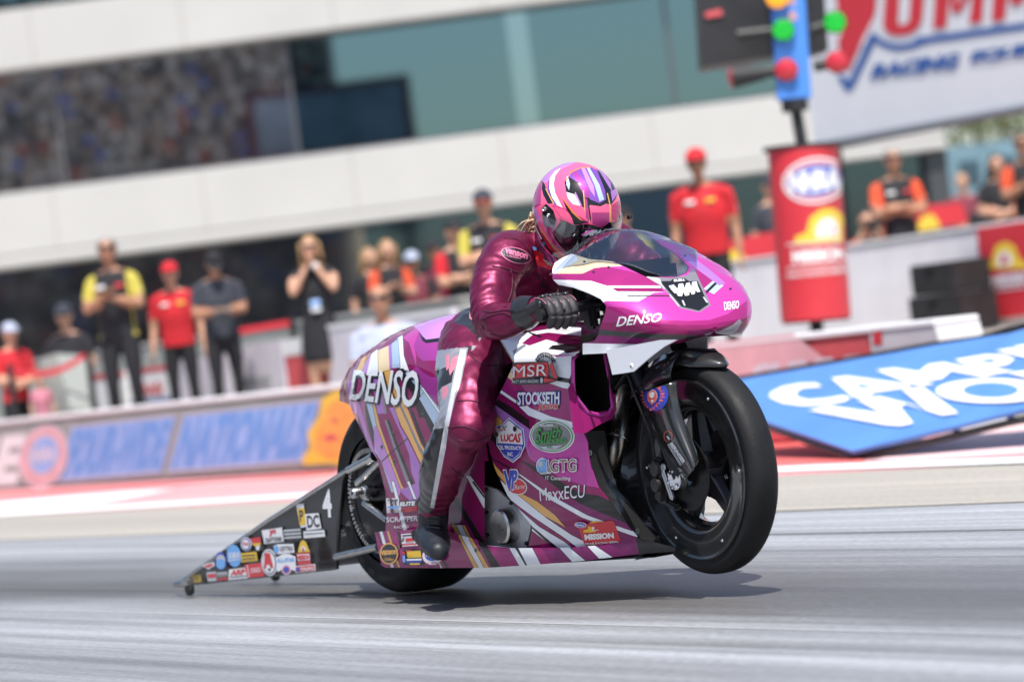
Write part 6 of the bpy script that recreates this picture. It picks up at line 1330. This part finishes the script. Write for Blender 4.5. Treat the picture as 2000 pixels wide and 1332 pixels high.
d.P_('red', *RR); d.P_('yellow', (710, 1064), (712, 1050), (738, 1044), (736, 1020), (756, 1002), (790, 996), (816, 1006), (830, 1030), (858, 1032), (862, 1048), (790, 1060))
d.P_('white', (762, 1052), (764, 1030), (776, 1016), (794, 1018), (806, 1034), (812, 1048)); d.P_('red', (766, 1050), (776, 1042), (774, 1026), (790, 1020), (794, 1036), (802, 1044)); d.T_('MISSION', 'white', (718, 1072), (888, 1060), (892, 1094), (722, 1106), bold=.06); d.T_('DRAG RACING SERIES', 'white', (722, 1122), (914, 1108), (916, 1120), (724, 1135), bold=.03)
d.E_('red', 699, 1016, 37, 18, 4); d.E_('white', 699, 1016, 34, 16, 4); d.E_('blue', 699, 1016, 30, 13, 4); d.T_('NHRA', 'white', (674, 1008), (722, 1012), (724, 1024), (676, 1022), bold=.03)
for x, y in ((992, 1142), (525, 1192), (88, 1165), (750, 605), (1022, 1056)): d.E_('grey', x, y, 10, 15); d.E_('black', x, y, 7, 11)
d.P_(P['white'], (0, 0), (0, 0), (0, 0)) if 0 else None
d.done('fairing_sticker', ff)
# nose
d = Dc(tgN, cN)
d.T_('DENSO', 'white', (700, 850), (1114, 815), (1096, 896), (683, 942), bold=.015, shear=.12, sub=6); d.T_('DENSO', 'white', (1678, 716), (1822, 700), (1822, 775), (1688, 792), bold=.015, shear=.1)
d.T_('BUELL', 'white', (1216, 506), (1322, 499), (1322, 518), (1220, 528), bold=.05)
d.P_('silver', (975, 482), (1085, 500), (1110, 560), (1270, 755), (1262, 762), (1095, 560), (960, 485))
Z = [(1170, 570), (1215, 560), (1250, 600), (1262, 552), (1300, 548), (1318, 596), (1330, 546), (1362, 540), (1378, 590), (1386, 536), (1428, 530), (1436, 570), (1460, 622), (1432, 628), (1418, 600), (1410, 640), (1384, 650), (1362, 610), (1356, 654), (1322, 662), (1300, 618), (1292, 664), (1256, 662), (1236, 628), (1226, 640), (1190, 600)]
d.P_('white', *Z)
for q in ([(1290, 702), (1306, 700), (1326, 750), (1310, 748)], [(1486, 670), (1500, 668), (1536, 720), (1520, 722)]): d.P_('silver', *q)
for x, y in ((612, 392), (474, 436), (388, 340), (1320, 283), (1742, 592)): d.E_('black', x, y, 12, 9)
d.done('nose_sticker', nose)
# fork guard
d = Dc(tgG, cK, base=.0022); cx, cy = 1518, 1105
d.E_('blue', cx, cy, 190, 245, 6)
for k in range(9):
    a = math.radians(40 * k + 10); d.E_('orange', cx + 112 * math.cos(a), cy - 142 * math.sin(a), 15, 20)
d.E_('white', cx - 22, cy + 8, 78, 112, 6); d.E_('orange', cx - 22, cy + 8, 72, 105, 6); d.P_('white', (1460, 1050), (1510, 1030), (1540, 1060), (1520, 1120), (1490, 1140), (1455, 1105)); d.P_('white', (1485, 1160), (1530, 1165), (1510, 1205), (1492, 1200))
txt = 'WORLDWIDE BEARINGS.COM'
for k, ch in enumerate(txt):
    if ch == ' ': continue
    a = math.radians(235 - 312 * k / (len(txt) - 1) - 0); rx, ry = 158, 205; x, y = cx + rx * math.cos(a), cy - ry * math.sin(a)
    ux, uy = math.cos(a), -math.sin(a); tx, ty = math.sin(a), math.cos(a); hw_ = 15 if ch not in '.I' else 5; hh = 21
    d.T_(ch, 'orange', (x + ux * hh - tx * hw_, y + uy * hh - ty * hw_), (x + ux * hh + tx * hw_, y + uy * hh + ty * hw_), (x - ux * hh + tx * hw_, y - uy * hh + ty * hw_), (x - ux * hh - tx * hw_, y - uy * hh - ty * hw_), bold=.04)
d.c = (1240, 840, 6.66); d.poly([(x, y) for x, y in mp(d.c, arc(440, 78, 56, 74, 48, 65, -40, 262, 26))], I['orange']); (bx, by), (ex_, ey_), (bx2, by2), (ex2, ey2), (bx3, by3), (ex3, ey3) = mp(d.c, [(462, 175), (635, 436), (450, 172), (618, 448), (440, 182), (606, 452)])
d.line('BERINGER', bx, by, ex_, ey_, 6.8, I['white'], .05); d.rect(bx2, by2, ex2, ey2, 1.1, I['white']); d.rect(bx3, by3, ex3, ey3, 1.1, I['white'])
for k in range(3): (a, b), (c, e) = mp(d.c, [(432 + k * 8, 80 + k * -6), (462 + k * 8, 122 + k * -4)]); d.rect(a, b, c, e, .9, I['white'])
d.done('guard_sticker', guard)
# wheelie bar panel
d = Dc(on_plane(B(0, WBY - .0005, .2), BL), cE, base=.001)
d.T_('4', 'white', (1375, 330), (1450, 330), (1464, 578), (1382, 578), bold=.03); d.P_('white', (1150, 465), (1215, 458), (1246, 655), (1190, 668)); d.P_('yellow', (1163, 500), (1222, 495), (1238, 638), (1184, 645)); d.T_('P', 'black', (1178, 515), (1215, 512), (1218, 610), (1188, 612), bold=.02)
d.P_('white', (1232, 548), (1350, 538), (1375, 672), (1246, 690)); d.T_('DC', 'black', (1248, 560), (1350, 552), (1362, 660), (1256, 668), bold=.03); d.P_('white', (1222, 698), (1402, 684), (1410, 742), (1226, 757)); d.P_('grey', (1232, 716), (1395, 704), (1396, 712), (1233, 724))
d.P_('white', (863, 688), (1038, 662), (1056, 785), (885, 806)); d.T_('JG', 'red', (925, 686), (985, 677), (990, 735), (932, 744), bold=.08); d.T_('DAYTONA', 'black', (897, 755), (1038, 736), (1042, 775), (902, 796), bold=.03)
for i in range(3): d.P_('silver', (1055 + i * 5, 682 + i * 30), (1205 + i * 4, 672 + i * 30), (1208 + i * 3, 690 + i * 30), (1058 + i * 5, 702 + i * 30))
d.E_('white', 737, 806, 47, 60); d.E_('blue', 737, 806, 40, 52); d.E_('white', 737, 806, 33, 42); d.T_('TRAIL', 'red', (706, 790), (768, 786), (768, 815), (706, 818), bold=.03)
d.P_('red', (780, 755), (868, 742), (872, 792), (792, 800)); d.P_('white', (812, 800), (872, 792), (855, 858), (838, 858)); d.P_('yellow', (790, 800), (872, 792), (868, 812), (822, 822))
d.E_('lblue', 642, 905, 62, 97, -8); d.T_('SBS', 'white', (588, 880), (695, 872), (697, 920), (592, 930), bold=.02, shear=.2); d.P_('white', (588, 945), (692, 930), (694, 936), (592, 952)); d.E_('blue', 533, 950, 47, 80, -8); d.E_('silver', 533, 940, 38, 46, -8); d.E_('lblue', 533, 975, 40, 44, -8)
d.P_('yellow', (708, 882), (845, 868), (856, 945), (716, 962)); d.P_('black', (718, 900), (835, 890), (838, 900), (720, 910)); d.P_('black', (722, 930), (840, 918), (842, 928), (724, 940))
d.P_('white', (372, 985), (480, 955), (488, 985), (432, 1022)); d.P_('red', (392, 988), (474, 966), (470, 988), (430, 1008)); d.P_('silver', (418, 1045), (500, 1038), (506, 1118), (430, 1125)); d.P_('red', (428, 1062), (498, 1056), (502, 1090), (434, 1096)); d.P_('grey', (508, 1040), (605, 1032), (612, 1080), (514, 1092)); d.P_('silver', (516, 1052), (600, 1046), (602, 1058), (518, 1064)); d.P_('red', (518, 1098), (612, 1088), (612, 1104), (520, 1114))
d.P_('white', (622, 1020), (770, 1002), (786, 1096), (618, 1112)); d.T_('ARP', 'red', (632, 1026), (762, 1012), (768, 1062), (634, 1074), bold=.06, shear=.2); d.P_('black', (630, 1084), (778, 1070), (780, 1078), (632, 1092))
d.P_('red', (760, 978), (915, 958), (936, 1076), (788, 1092)); d.P_('white', (782, 980), (788, 979), (808, 1086), (802, 1088)); d.T_('DENSO', 'white', (818, 1008), (902, 998), (906, 1040), (822, 1050), bold=.01)
for m, a, b in (('white', 70, 116), ('black', 60, 104), ('white', 54, 96)): d.E_(m, 982, 957, a, b, -5)
d.P_('red', (945, 878), (990, 872), (1022, 1000), (1000, 1006), (985, 975), (962, 975), (958, 1008), (940, 1008)); d.P_('black', (970, 1010), (1002, 1008), (990, 1036))
d.P_('white', (1028, 812), (1060, 798), (1200, 795), (1208, 870), (1060, 884), (1035, 868)); d.E_('lblue', 1052, 842, 22, 34); d.T_('GETTRX', 'black', (1082, 818), (1196, 812), (1198, 852), (1085, 858), bold=.02)
d.P_('white', (1050, 915), (1115, 880), (1165, 880), (1222, 905), (1226, 1028), (1190, 1020), (1140, 985), (1085, 1030), (1062, 1035)); d.T_('ALL-STAR', 'lblue', (1058, 920), (1215, 912), (1216, 945), (1062, 955), bold=.04); d.E_('white', 1146, 1018, 40, 44); d.E_('pink', 1146, 1016, 34, 37); d.E_('blue', 1146, 1016, 24, 24)
d.P_('yellow', (1252, 868), (1256, 828), (1275, 772), (1298, 760), (1322, 778), (1342, 830), (1356, 862)); d.P_('white', (1278, 852), (1282, 820), (1298, 806), (1316, 825), (1322, 850)); d.P_('red', (1288, 850), (1296, 818), (1312, 848)); d.P_('red', (1242, 872), (1358, 866), (1368, 965), (1255, 975)); d.P_('white', (1250, 884), (1358, 878), (1364, 930), (1254, 938)); d.T_('MISSION', 'red', (1254, 890), (1356, 884), (1360, 924), (1258, 932), bold=.05)
d.P_('white', (1236, 984), (1410, 964), (1414, 1026), (1238, 1044)); d.P_('red', (1242, 990), (1404, 972), (1408, 1020), (1242, 1038)); d.E_('blue', 1262, 1012, 18, 20); d.T_('CHALLENGE', 'white', (1285, 995), (1400, 984), (1402, 1012), (1287, 1024), bold=.03)
d.P_('yellow', (230, 1086), (322, 1074), (326, 1134), (234, 1146)); d.T_('NGK', 'black', (240, 1092), (316, 1084), (318, 1104), (242, 1112), bold=.04) if 0 else d.P_('black', (240, 1098), (314, 1088), (315, 1096), (241, 1106)); d.P_('black', (242, 1118), (316, 1108), (317, 1116), (243, 1126))
d.done('wheelie_panel_sticker', wbpanel)
# ================================================================== THE RIDER
rider = thing('person', 'rider in magenta and black leathers and a pink helmet crouched on the drag motorcycle', 'person', tuple(O), BRZ)
LEA = mat('magenta_leather', (.17, .011, .055), .42, .55, coat=.06, coatr=.35, bump=.35, bscale=8, bdist=.02, var=.14, vscale=10)
LEAB = mat('black_leather', (.018, .018, .02), .3, .1, coat=.4, coatr=.2, bump=.3, bscale=45, var=.2, vscale=10)
LEAS = mat('silver_leather', (.42, .42, .45), .3, .6, coat=.3, bump=.3, bscale=50); LEAW = mat('white_piping', (.52, .52, .55), .45, .2, bump=.3, bscale=20, bdist=.01); LEAP = mat('pink_leather', (.7, .25, .33), .35, .4)
BOOT = mat('boot_leather', (.012, .014, .02), .5, 0, bump=.2, bscale=90, var=.2, vscale=20); GLOVE = mat('glove_leather', (.03, .026, .03), .55, 0, bump=.3, bscale=120, var=.2, vscale=30)
bm = bmesh.new()
def limb(pts, rad, n=18, ell=None):
    q = cr([tuple(p) + (r,) for p, r in zip(pts, rad)], 6); P3 = [V(a[:3]) for a in q]; R3 = [a[3] for a in q]
    d0 = (P3[0] - P3[1]).normalized(); d1 = (P3[-1] - P3[-2]).normalized()
    pp = [P3[0] + d0 * R3[0] * s for s in (.95, .75, .45)] + P3 + [P3[-1] + d1 * R3[-1] * s for s in (.45, .75, .95)]
    rr = [R3[0] * s for s in (.3, .66, .9)] + R3 + [R3[-1] * s for s in (.9, .66, .3)]
    tube(bm, pp, rr, n, ell=ell)
# torso with arched back
limb([W(958, 712, 0), W(972, 662, 0), W(1004, 612, 0), W(1030, 562, 0), W(1052, 517, 0), W(1078, 492, 0)], [.115, .108, .098, .106, .108, .09], 24, ell=(1.28, 1))
limb([B(1.08, 0, 1.05), B(1.18, 0, 1.10), B(1.24, 0, 1.13)], [.075, .062, .06])
for s in (-1, 1):
    limb([B(1.06, .10 * s, 1.05), B(1.15, .185 * s, 1.055), B(1.175, .22 * s, 1.03)], [.085, .078, .07])
    limb([B(1.16, .20 * s, 1.05), B(1.20, (.27 if s < 0 else .25) * s, .985), B(1.25, (.325 if s < 0 else .29) * s, .91), B(1.275, (.345 if s < 0 else .30) * s, .868)], [.074, .07, .063, .056])
    limb([B(1.275, .345 * s, .868), B(1.34, .35 * s, .862), B(1.42, .335 * s, .872), B(1.49, .32 * s, .885)] if s < 0 else [B(1.275, .30, .868), B(1.34, .30, .862), B(1.42, .285, .872), B(1.47, .27, .885)], [.056, .056, .048, .038])
    limb([B(.74, .09 * s, .80), B(.84, .17 * s, .755), B(.95, .26 * s, .665), B(1.045, .335 * s, .56)], [.122, .117, .100, .080])
    kk = [toB(W(*q)) for q in ((900, 836, -.335), (878, 885, -.345), (860, 930, -.34), (849, 975, -.325), (846, 1010, -.318))]
    limb([B(a_, -b_ * s, c_) for a_, b_, c_ in kk], [.080, .077, .068, .051, .045])
body = remeshed(bm, .0075, 8, .6)
# wrinkles: folds across the sleeves, waist and knees
body.normal_update()
for v in body.verts:
    X, Y, Z = toB(v.co); a = abs(Y)
    w_ = 0
    for cx, cy, cz, r, k, ax in ((1.275, .34, .875, .13, 1.0, (.8, .2, -.6)), (1.2, .26, .98, .10, .8, (.5, .6, -.7)), (.74, .05, .88, .17, 1.1, (.2, 0, 1)), (1.03, .32, .57, .12, .7, (.6, .3, -.7)), (.8, .31, .33, .12, .6, (.6, 0, .8)), (.85, .15, .75, .12, .7, (.6, .5, -.5)), (1.0, .0, 1.0, .14, .4, (.8, 0, .4))):
        dd = math.sqrt((X - cx) ** 2 + (a - cy) ** 2 + (Z - cz) ** 2)
        if dd < r:
            u = X * ax[0] + a * ax[1] + Z * ax[2]; n_ = noise.noise(V((X * 9, Y * 9, Z * 9))) * 1.6
            w_ += k * (1 - dd / r) * math.sin(u * 2 * math.pi / .034 + n_ * 2.2) * (.55 + .45 * noise.noise(V((X * 14 + 5, Y * 14, Z * 14))))
    f = noise.fractal(V((X * 11, Y * 11, Z * 11 + 3)), 1.0, 2.0, 3)
    v.co += v.normal * (w_ * .0085 + f * .007)
rp = Panel(body); rp.snap(); rp.mi(LEA)
pr_ = lambda m, c, *q: rp.paint(m, mp(c, q))
RBV0 = rp.bvh
isarm = lambda f: (lambda b: abs(b[1]) > .2 and b[2] > .8)(toB(f.calc_center_median()))
notarm = lambda f: not isarm(f) and toB(f.calc_center_median())[1] < .2
rp.paint(LEAB, mp(cS, [(560, 230), (545, 300), (520, 400), (500, 470), (450, 640), (410, 760), (395, 850), (385, 960), (400, 1060), (410, 1110), (330, 1190), (280, 1260), (60, 1270), (60, 1100), (250, 800), (430, 300)]), notarm)
rp.paint(LEAS, mp(cS, [(395, 1120), (425, 1110), (340, 1240), (310, 1260), (320, 1180)]), notarm)
rp.paint(LEAP, mp(cS, [(290, 880), (350, 800), (395, 830), (320, 950), (290, 930)]), notarm)
leg = lambda f: (lambda b: b[2] < .80 and b[1] < -.02)(toB(f.calc_center_median()))
rp.paint(LEAS, mp(cA, [(440, 240), (590, 255), (560, 400), (535, 470), (505, 600), (480, 700), (440, 950), (340, 950), (360, 820), (390, 640), (430, 500), (450, 400)]), leg)
rp.paint(LEAB, mp(cA, [(430, 600), (500, 590), (480, 690), (440, 950), (340, 950), (400, 700)]), leg)
rp.paint(LEAB, mp(cA, [(440, 360), (535, 320), (520, 400), (480, 420), (440, 470)]), leg)
rp.paint(LEAW, mp(cA, [(556, 262), (583, 262), (555, 400), (538, 430), (507, 590), (495, 680), (446, 930), (430, 925), (470, 690), (488, 590), (525, 400)]), leg)
for e in ([(492, 290), (505, 276), (512, 300), (510, 340), (498, 352)], [(520, 300), (540, 285), (548, 300), (535, 340), (512, 372), (508, 350)], [(480, 420), (500, 415), (505, 435), (498, 460), (485, 475), (476, 450)]): rp.paint(LEAP, mp(cA, e), leg)
rb = rp.finish('body', rider, thick=0)
rb['label'] = 'magenta leather race suit with black and silver side panels'
# seams and patches
tR = on_bvh([RBV0]); d = Dc(tR, cS, base=.002)
d.E_('pink', 755, 305, 152, 76, 15, sub=6); d.E_('black', 755, 305, 143, 68, 15, sub=6); d.T_('vanson', 'pink', (645, 232), (872, 292), (862, 342), (640, 282), bold=.05, sub=6); d.T_('Leathers', 'pink', (665, 292), (800, 322), (795, 346), (660, 316), bold=.02, shear=.2)
d.P_('lblue', (915, 215), (965, 225), (972, 255), (925, 250)); d.P_('red', (925, 250), (990, 262), (1140, 410), (1130, 440), (970, 405), (940, 330)); d.T_('MISSION', 'silver', (968, 310), (1110, 372), (1108, 408), (974, 360), bold=.05); d.P_('silver', (972, 378), (1060, 402), (1058, 410), (974, 388))
d.T_('MATT', 'black', (960, 470), (1060, 560), (1040, 600), (945, 520), bold=.03); d.T_('SMITH', 'black', (1000, 560), (1120, 640), (1105, 670), (990, 600), bold=.03)
d.done('suit_patch', rb)
def seam(pts, c, r=.0022):
    b2 = bmesh.new(); q = [tR(*p) for p in [tuple(a) for a in cr(mp(c, pts), 6)]]; q = [h for h in q if h]
    run = []; runs = [run]
    for h in q:
        if run and (h[0] - run[-1]).length > .05: run = []; runs.append(run)
        run.append(h[0] + h[1] * .001)
    for rn in runs:
        if len(rn) > 2: tube(b2, rn, r, 6)
    if b2.verts: obj('suit_seam', b2, mat('seam_thread', (.07, .005, .025), .7), rb)
    else: b2.free()
seam([(520, 410), (640, 430), (760, 470), (890, 490)], cS); seam([(440, 860), (520, 870), (640, 850), (780, 860), (810, 920)], cS); seam([(400, 1010), (500, 1080), (640, 1110), (800, 1060), (900, 1010)], cS); seam([(640, 130), (760, 140), (850, 200), (900, 290)], cS)
seam([(545, 640), (600, 650), (650, 640), (690, 620)], cA); seam([(520, 760), (560, 790), (620, 800), (660, 780)], cA); seam([(600, 290), (640, 320), (700, 330), (750, 320)], cA); seam([(430, 940), (520, 900), (640, 880), (760, 930)], cS); seam([(700, 440), (720, 560), (700, 700), (640, 820)], cS)
seam([(505, 590), (560, 585), (620, 600), (680, 640)], cA); seam([(545, 480), (600, 478), (650, 490), (700, 510)], cA)
# boots
for s in (-1, 1):
    bm = bmesh.new()
    kb = [toB(W(*q)) for q in ((847, 990, -.318), (846, 1022, -.318), (843, 1046, -.318), (847, 1050, -.335), (851, 1063, -.36), (856, 1075, -.385))]; kb = [B(a_, -b_ * s, c_) for a_, b_, c_ in kb]
    limb(kb[:3], [.049, .048, .046]); limb([kb[2] - BF * .03, kb[3], kb[4], kb[5]], [.044, .049, .047, .034], ell=(1.0, .92))
    b = remeshed(bm, .006, 5); bt = obj('boot', b, BOOT, rider)
    bm = bmesh.new()
    for k in range(5): 
        if s < 0:
            (x0, y0), (x1, y1) = mp(cT3, [(1085, 330 + k * 42), (1235, 345 + k * 42)]); tgb = on_bvh([BVHTree.FromPolygons([bt.matrix_world @ v.co for v in bt.data.vertices] if 0 else [Matrix.Translation(rider.location) @ Matrix.Rotation(BRZ, 4, 'Z') @ v.co for v in bt.data.vertices], [tuple(p.vertices) for p in bt.data.polygons])]) if k == 0 else tgb
            q = [tgb(x0 + (x1 - x0) * i / 6, y0 + (y1 - y0) * i / 6) for i in range(7)]; q = [h[0] + h[1] * .002 for h in q if h]
            if len(q) > 2: tube(bm, q, .003, 6)
    if bm.verts: objs('boot_lace', bm, LEAB, bt)
    else: bm.free()
# gloved hands gripping the bar
for s in (-1, 1):
    bm = bmesh.new(); Y0 = .352 if s < 0 else .285; yo = Y0 - .352; B0 = B; B = (lambda X, Y, Z, yo=yo, s=s: B0(X - (.02 if s > 0 else 0), Y + yo * s, Z))
    for k, (dy, lz) in enumerate(((0, .92), (-.026, 1.0), (-.052, 1.02), (-.078, .96))):
        y = (.352 + dy) * s; kn = B(1.578, y, .908 + .004 * (k in (1, 2))); pip = B(1.622, y, .893); dip = B(1.636, y, .893 - .040 * lz); tip = B(1.612, y * .995, .893 - .066 * lz)
        limb([kn, pip, dip, tip], [.0142, .0142, .0128, .0112], 12)
    limb([B(1.505, .322 * s, .886), B(1.545, .318 * s, .895), B(1.582, .312 * s, .898)], [.034, .038, .036], 18, ell=(1.15, .62))
    limb([B(1.53, .285 * s, .88), B(1.585, .262 * s, .862), B(1.612, .275 * s, .842), B(1.62, .295 * s, .835)], [.017, .0165, .015, .012], 12)
    b = remeshed(bm, .0034, 3, .5); gv = obj('glove', b, GLOVE, rider); gv['label'] = 'black leather glove with pink stitching gripping the bar'
    bm = bmesh.new(); lathe(bm, [(.037, .06), (.041, .045), (.049, .02), (.053, 0), (.050, -.002), (.044, .01)], B(1.447, .331 * s, .878), B(1.5, .32 * s, .886) - B(1.415, .337 * s, .872), 28); obj('gauntlet', bm, LEAB, gv)
    bm = bmesh.new(); 
    for dy in (0, -.026, -.052, -.078): ellipsoid(bm, B(1.598, (.352 + dy) * s, .918), (.011, .010, .006), None, 14, 8)
    ellipsoid(bm, B(1.60, (.352 + .014) * s, .895), (.007, .006, .012), None, 12, 8); objs('knuckle_guard', bm, LEAB, gv)
    bm = bmesh.new()
    for dy in (.013, -.013, -.039, -.065, -.091): tube(bm, cr([B(1.57, (.352 + dy) * s, .918), B(1.608, (.352 + dy) * s, .911), B(1.632, (.352 + dy) * s, .895)], 4), .0011, 6)
    objs('glove_stitching', bm, LEAP, gv); B = B0
# belt strap
bm = bmesh.new(); q0 = [D(1099, 538, 9.95), D(1117, 540, 9.95)]; q1 = [D(1084, 580, 9.85), D(1101, 580, 9.85)]
grid(bm, [q0, q1]); thicken(bm, .003); obj('strap', bm, mat('tan_webbing', (.42, .28, .13), .8), rider, smooth=False)
# ---- helmet
HC = B(1.285, 0, 1.172)
pit = math.radians(24); hX = (BF * math.cos(pit) - V((0, 0, 1)) * math.sin(pit)); hY = BL; hZ = hX.cross(hY) if hX.cross(hY).z > 0 else -hX.cross(hY)
def Hp(x, y, z): return HC + hX * x + hY * y + hZ * z
bm = bmesh.new(); rows = []
nu, nv = 64, 44
def hs(th, ph):                  # th azimuth from the front, ph elevation
    cx, cy, cz = math.cos(ph) * math.cos(th), math.cos(ph) * math.sin(th), math.sin(ph)
    ax, ay, az = .152, .128, .142 if cz > 0 else .212
    x, y, z = ax * cx, ay * cy, az * cz
    if cx < 0: x *= .98
    if z < -.02:
        k = min(1, (-z - .02) / .15); x += .020 * k * (1 if cx > 0 else .55); y *= 1 - .10 * k
        if cx > .3: x += .014 * k * (cx - .3)
    return x, y, max(z, -.188)
for i in range(nv + 1):
    ph = math.pi * (i / nv - .5) * .9999
    rows.append([Hp(*hs(2 * math.pi * j / nu, ph)) for j in range(nu)])
grid(bm, rows, closed=True); bmesh.ops.remove_doubles(bm, verts=bm.verts[:], dist=1e-5)
hp = Panel(bm); hp.orient(CF * -1); hp.mi(P['hot'])
def th(m, *q): hp.paint(P[m] if isinstance(m, str) else m, mp(cH, q))
VIS = mat('visor_smoke', (.006, .006, .007), .06, 0, coat=1)
th('rose', (300, 60), (760, 60), (520, 200), (430, 330), (420, 560), (300, 620)); th('lilac', (420, 250), (560, 120), (760, 70), (800, 100), (620, 180), (520, 290), (450, 330))
th('white', (520, 270), (580, 190), (640, 160), (580, 240), (562, 330), (580, 430), (660, 590), (600, 560), (540, 470), (515, 380)); th('violet', (505, 300), (520, 270), (515, 380), (545, 480), (600, 560), (570, 560), (510, 470), (495, 380))
th('black', (440, 300), (465, 330), (500, 440), (560, 545), (500, 545), (450, 450), (432, 380)); th('gold', (470, 380), (480, 380), (570, 545), (555, 548))
th('hotdk', (545, 560), (690, 600), (940, 740), (940, 780), (780, 770), (640, 700)); th('hot', (560, 575), (680, 605), (780, 700), (775, 770), (640, 690))
th('orange', (650, 470), (660, 470), (780, 640), (870, 720), (855, 725), (760, 650)); th('black', (655, 490), (760, 640), (850, 725), (940, 745), (840, 770), (785, 780), (760, 700), (700, 600))
th('black', (680, 310), (740, 200), (860, 150), (960, 150), (1100, 205), (1200, 320), (1255, 440), (1230, 500), (1185, 560), (1130, 545), (1070, 575), (960, 560), (905, 595), (840, 560), (760, 530), (700, 430))
th('violet', (700, 240), (780, 180), (880, 155), (960, 155), (1030, 175), (1120, 400), (1130, 500), (1060, 540), (960, 500), (860, 330)); th('purple', (760, 200), (800, 175), (940, 380), (960, 480), (900, 480), (830, 330)); th('lilac', (860, 160), (900, 155), (1000, 360), (1010, 470), (960, 400)); th('blue', (920, 155), (950, 155), (1060, 340), (1110, 500), (1060, 520), (1010, 350)); th('lav', (1050, 180), (1110, 215), (1180, 320), (1200, 420), (1160, 360), (1100, 260))
th('blue', (700, 260), (715, 240), (740, 330), (730, 400), (700, 340)); th('white', (700, 418), (790, 445), (830, 520), (850, 568), (770, 550), (720, 490)); th('lilac', (790, 430), (800, 420), (870, 565), (850, 568))
th('orange', (690, 300), (740, 200), (860, 148), (960, 146), (960, 156), (860, 160), (750, 210), (700, 300)); th('lav', (1180, 410), (1240, 380), (1250, 440), (1200, 520)); th('gold', (880, 400), (890, 400), (905, 600), (960, 745), (945, 745), (895, 600)); th('black', (925, 500), (940, 500), (970, 700), (965, 745), (950, 700)); th('rose', (895, 480), (925, 500), (950, 740), (915, 700)); th('rose', (965, 560), (1070, 580), (1165, 555), (1165, 740), (1085, 805), (985, 770)); th('hot', (965, 560), (1070, 580), (1165, 555), (1165, 640), (970, 640))
th('gold', (1140, 430), (1150, 430), (1180, 560), (1185, 740), (1172, 740), (1168, 560)); th('hotdk', (1190, 560), (1290, 500), (1300, 640), (1230, 740), (1190, 700))
# eye port and visor
th(VIS, (620, 705), (700, 738), (790, 782), (870, 768), (950, 770), (985, 775), (1085, 808), (1165, 745), (1230, 745), (1300, 640), (1320, 720), (1310, 1000), (1000, 1250), (740, 1100), (640, 1010), (575, 930), (545, 860), (600, 790), (640, 730))
th(mat('visor_reflection', (.12, .12, .10), .2, 0, coat=1), (640, 715), (700, 740), (680, 850), (650, 900), (660, 980), (620, 960), (575, 880), (590, 840), (640, 780)); th('grey', (430, 650), (520, 700), (600, 710), (590, 780), (545, 850), (540, 900), (600, 990), (740, 1095), (700, 1100), (560, 980), (490, 860), (450, 760))  # olive patch is a reflection painted onto the dark visor
th('hotdk', (490, 800), (540, 800), (545, 900), (600, 990), (570, 990), (500, 880))
th('black', (435, 590), (480, 545), (560, 620), (590, 720), (570, 780), (530, 770), (500, 700), (440, 660))
th('lilac', (340, 580), (370, 600), (440, 780), (420, 760), (350, 660)); th('black', (320, 620), (335, 640), (420, 850), (520, 1000), (640, 1150), (620, 1180), (450, 1000), (340, 800)); th('gold', (400, 780), (410, 780), (520, 960), (690, 1130), (670, 1140), (480, 950)); th('red', (420, 860), (440, 860), (560, 1030), (660, 1120), (640, 1150), (500, 1020)); th('violet', (310, 800), (330, 800), (400, 960), (560, 1140), (620, 1200), (560, 1190), (380, 1000)); th('white', (340, 760), (352, 760), (440, 930), (420, 930))
HBV = hp.bvh; hel = hp.finish('helmet', rider, thick=0); hel['label'] = 'glossy pink helmet with violet, white and gold graphics'
d = Dc(on_bvh([HBV]), cH, base=.003); d.T_('IMPACT', 'white', (892, 835), (1212, 806), (1205, 865), (880, 896), bold=.06, shear=.25); d.done('helmet_sticker', hel)
bm = bmesh.new(); h = on_bvh([HBV])
for x, y, r in ((473, 603, .0075), (515, 667, .0055)):
    (a, b), = mp(cH, [(x, y)]); k = h(a, b); lathe(bm, [(r, -.002), (r, .005), (r * .7, .007), (r * .5, .005), (0, .005)], k[0], k[1], 20)
objs('visor_pivot', bm, ALU, hel, smooth=40)
bm = bmesh.new()                                   # spoiler edge and visor tear-off post
(a, b), = mp(cH, [(1300, 690)]); k = Hp(.10, .122, -.005); lathe(bm, [(0, .012), (.006, .012), (.006, 0)], k, hY, 12); obj('tear_off_post', bm, BLACK, hel)
# visor shell standing off the eye port
bm = bmesh.new(); rows = []
for i in range(13):
    ph = math.radians(-52 + 52 * i / 12); r = []
    for j in range(41):
        t = math.radians(-78 + 156 * j / 40); x, y, z = hs(t, ph); n = V((x / .152, y / .128, z / .16)).normalized(); r.append(Hp(x + n.x * .006, y + n.y * .006, z + n.z * .004))
    rows.append(r)
grid(bm, rows); bmesh.ops.recalc_face_normals(bm, faces=bm.faces); obj('visor', bm, THIN, hel)
# hair behind the helmet
bm = bmesh.new(); rnd = random.Random(3)
for k in range(70):
    p0 = Hp(-.125 + rnd.uniform(-.02, .02), rnd.uniform(-.08, .06), -.07 + rnd.uniform(-.04, .02)); dd = V((0, 0, -1)) * rnd.uniform(.02, .06) - BF * rnd.uniform(.03, .075) + BL * rnd.uniform(-.03, .03)
    tube(bm, cr([p0, p0 + dd * .5 + V((0, 0, .012)), p0 + dd], 3), [.004, .004, .0038, .0035, .003, .002, .001], 5)
obj('hair', bm, mat('blond_hair', (.55, .40, .26), .5, var=.3, vscale=60), rider)
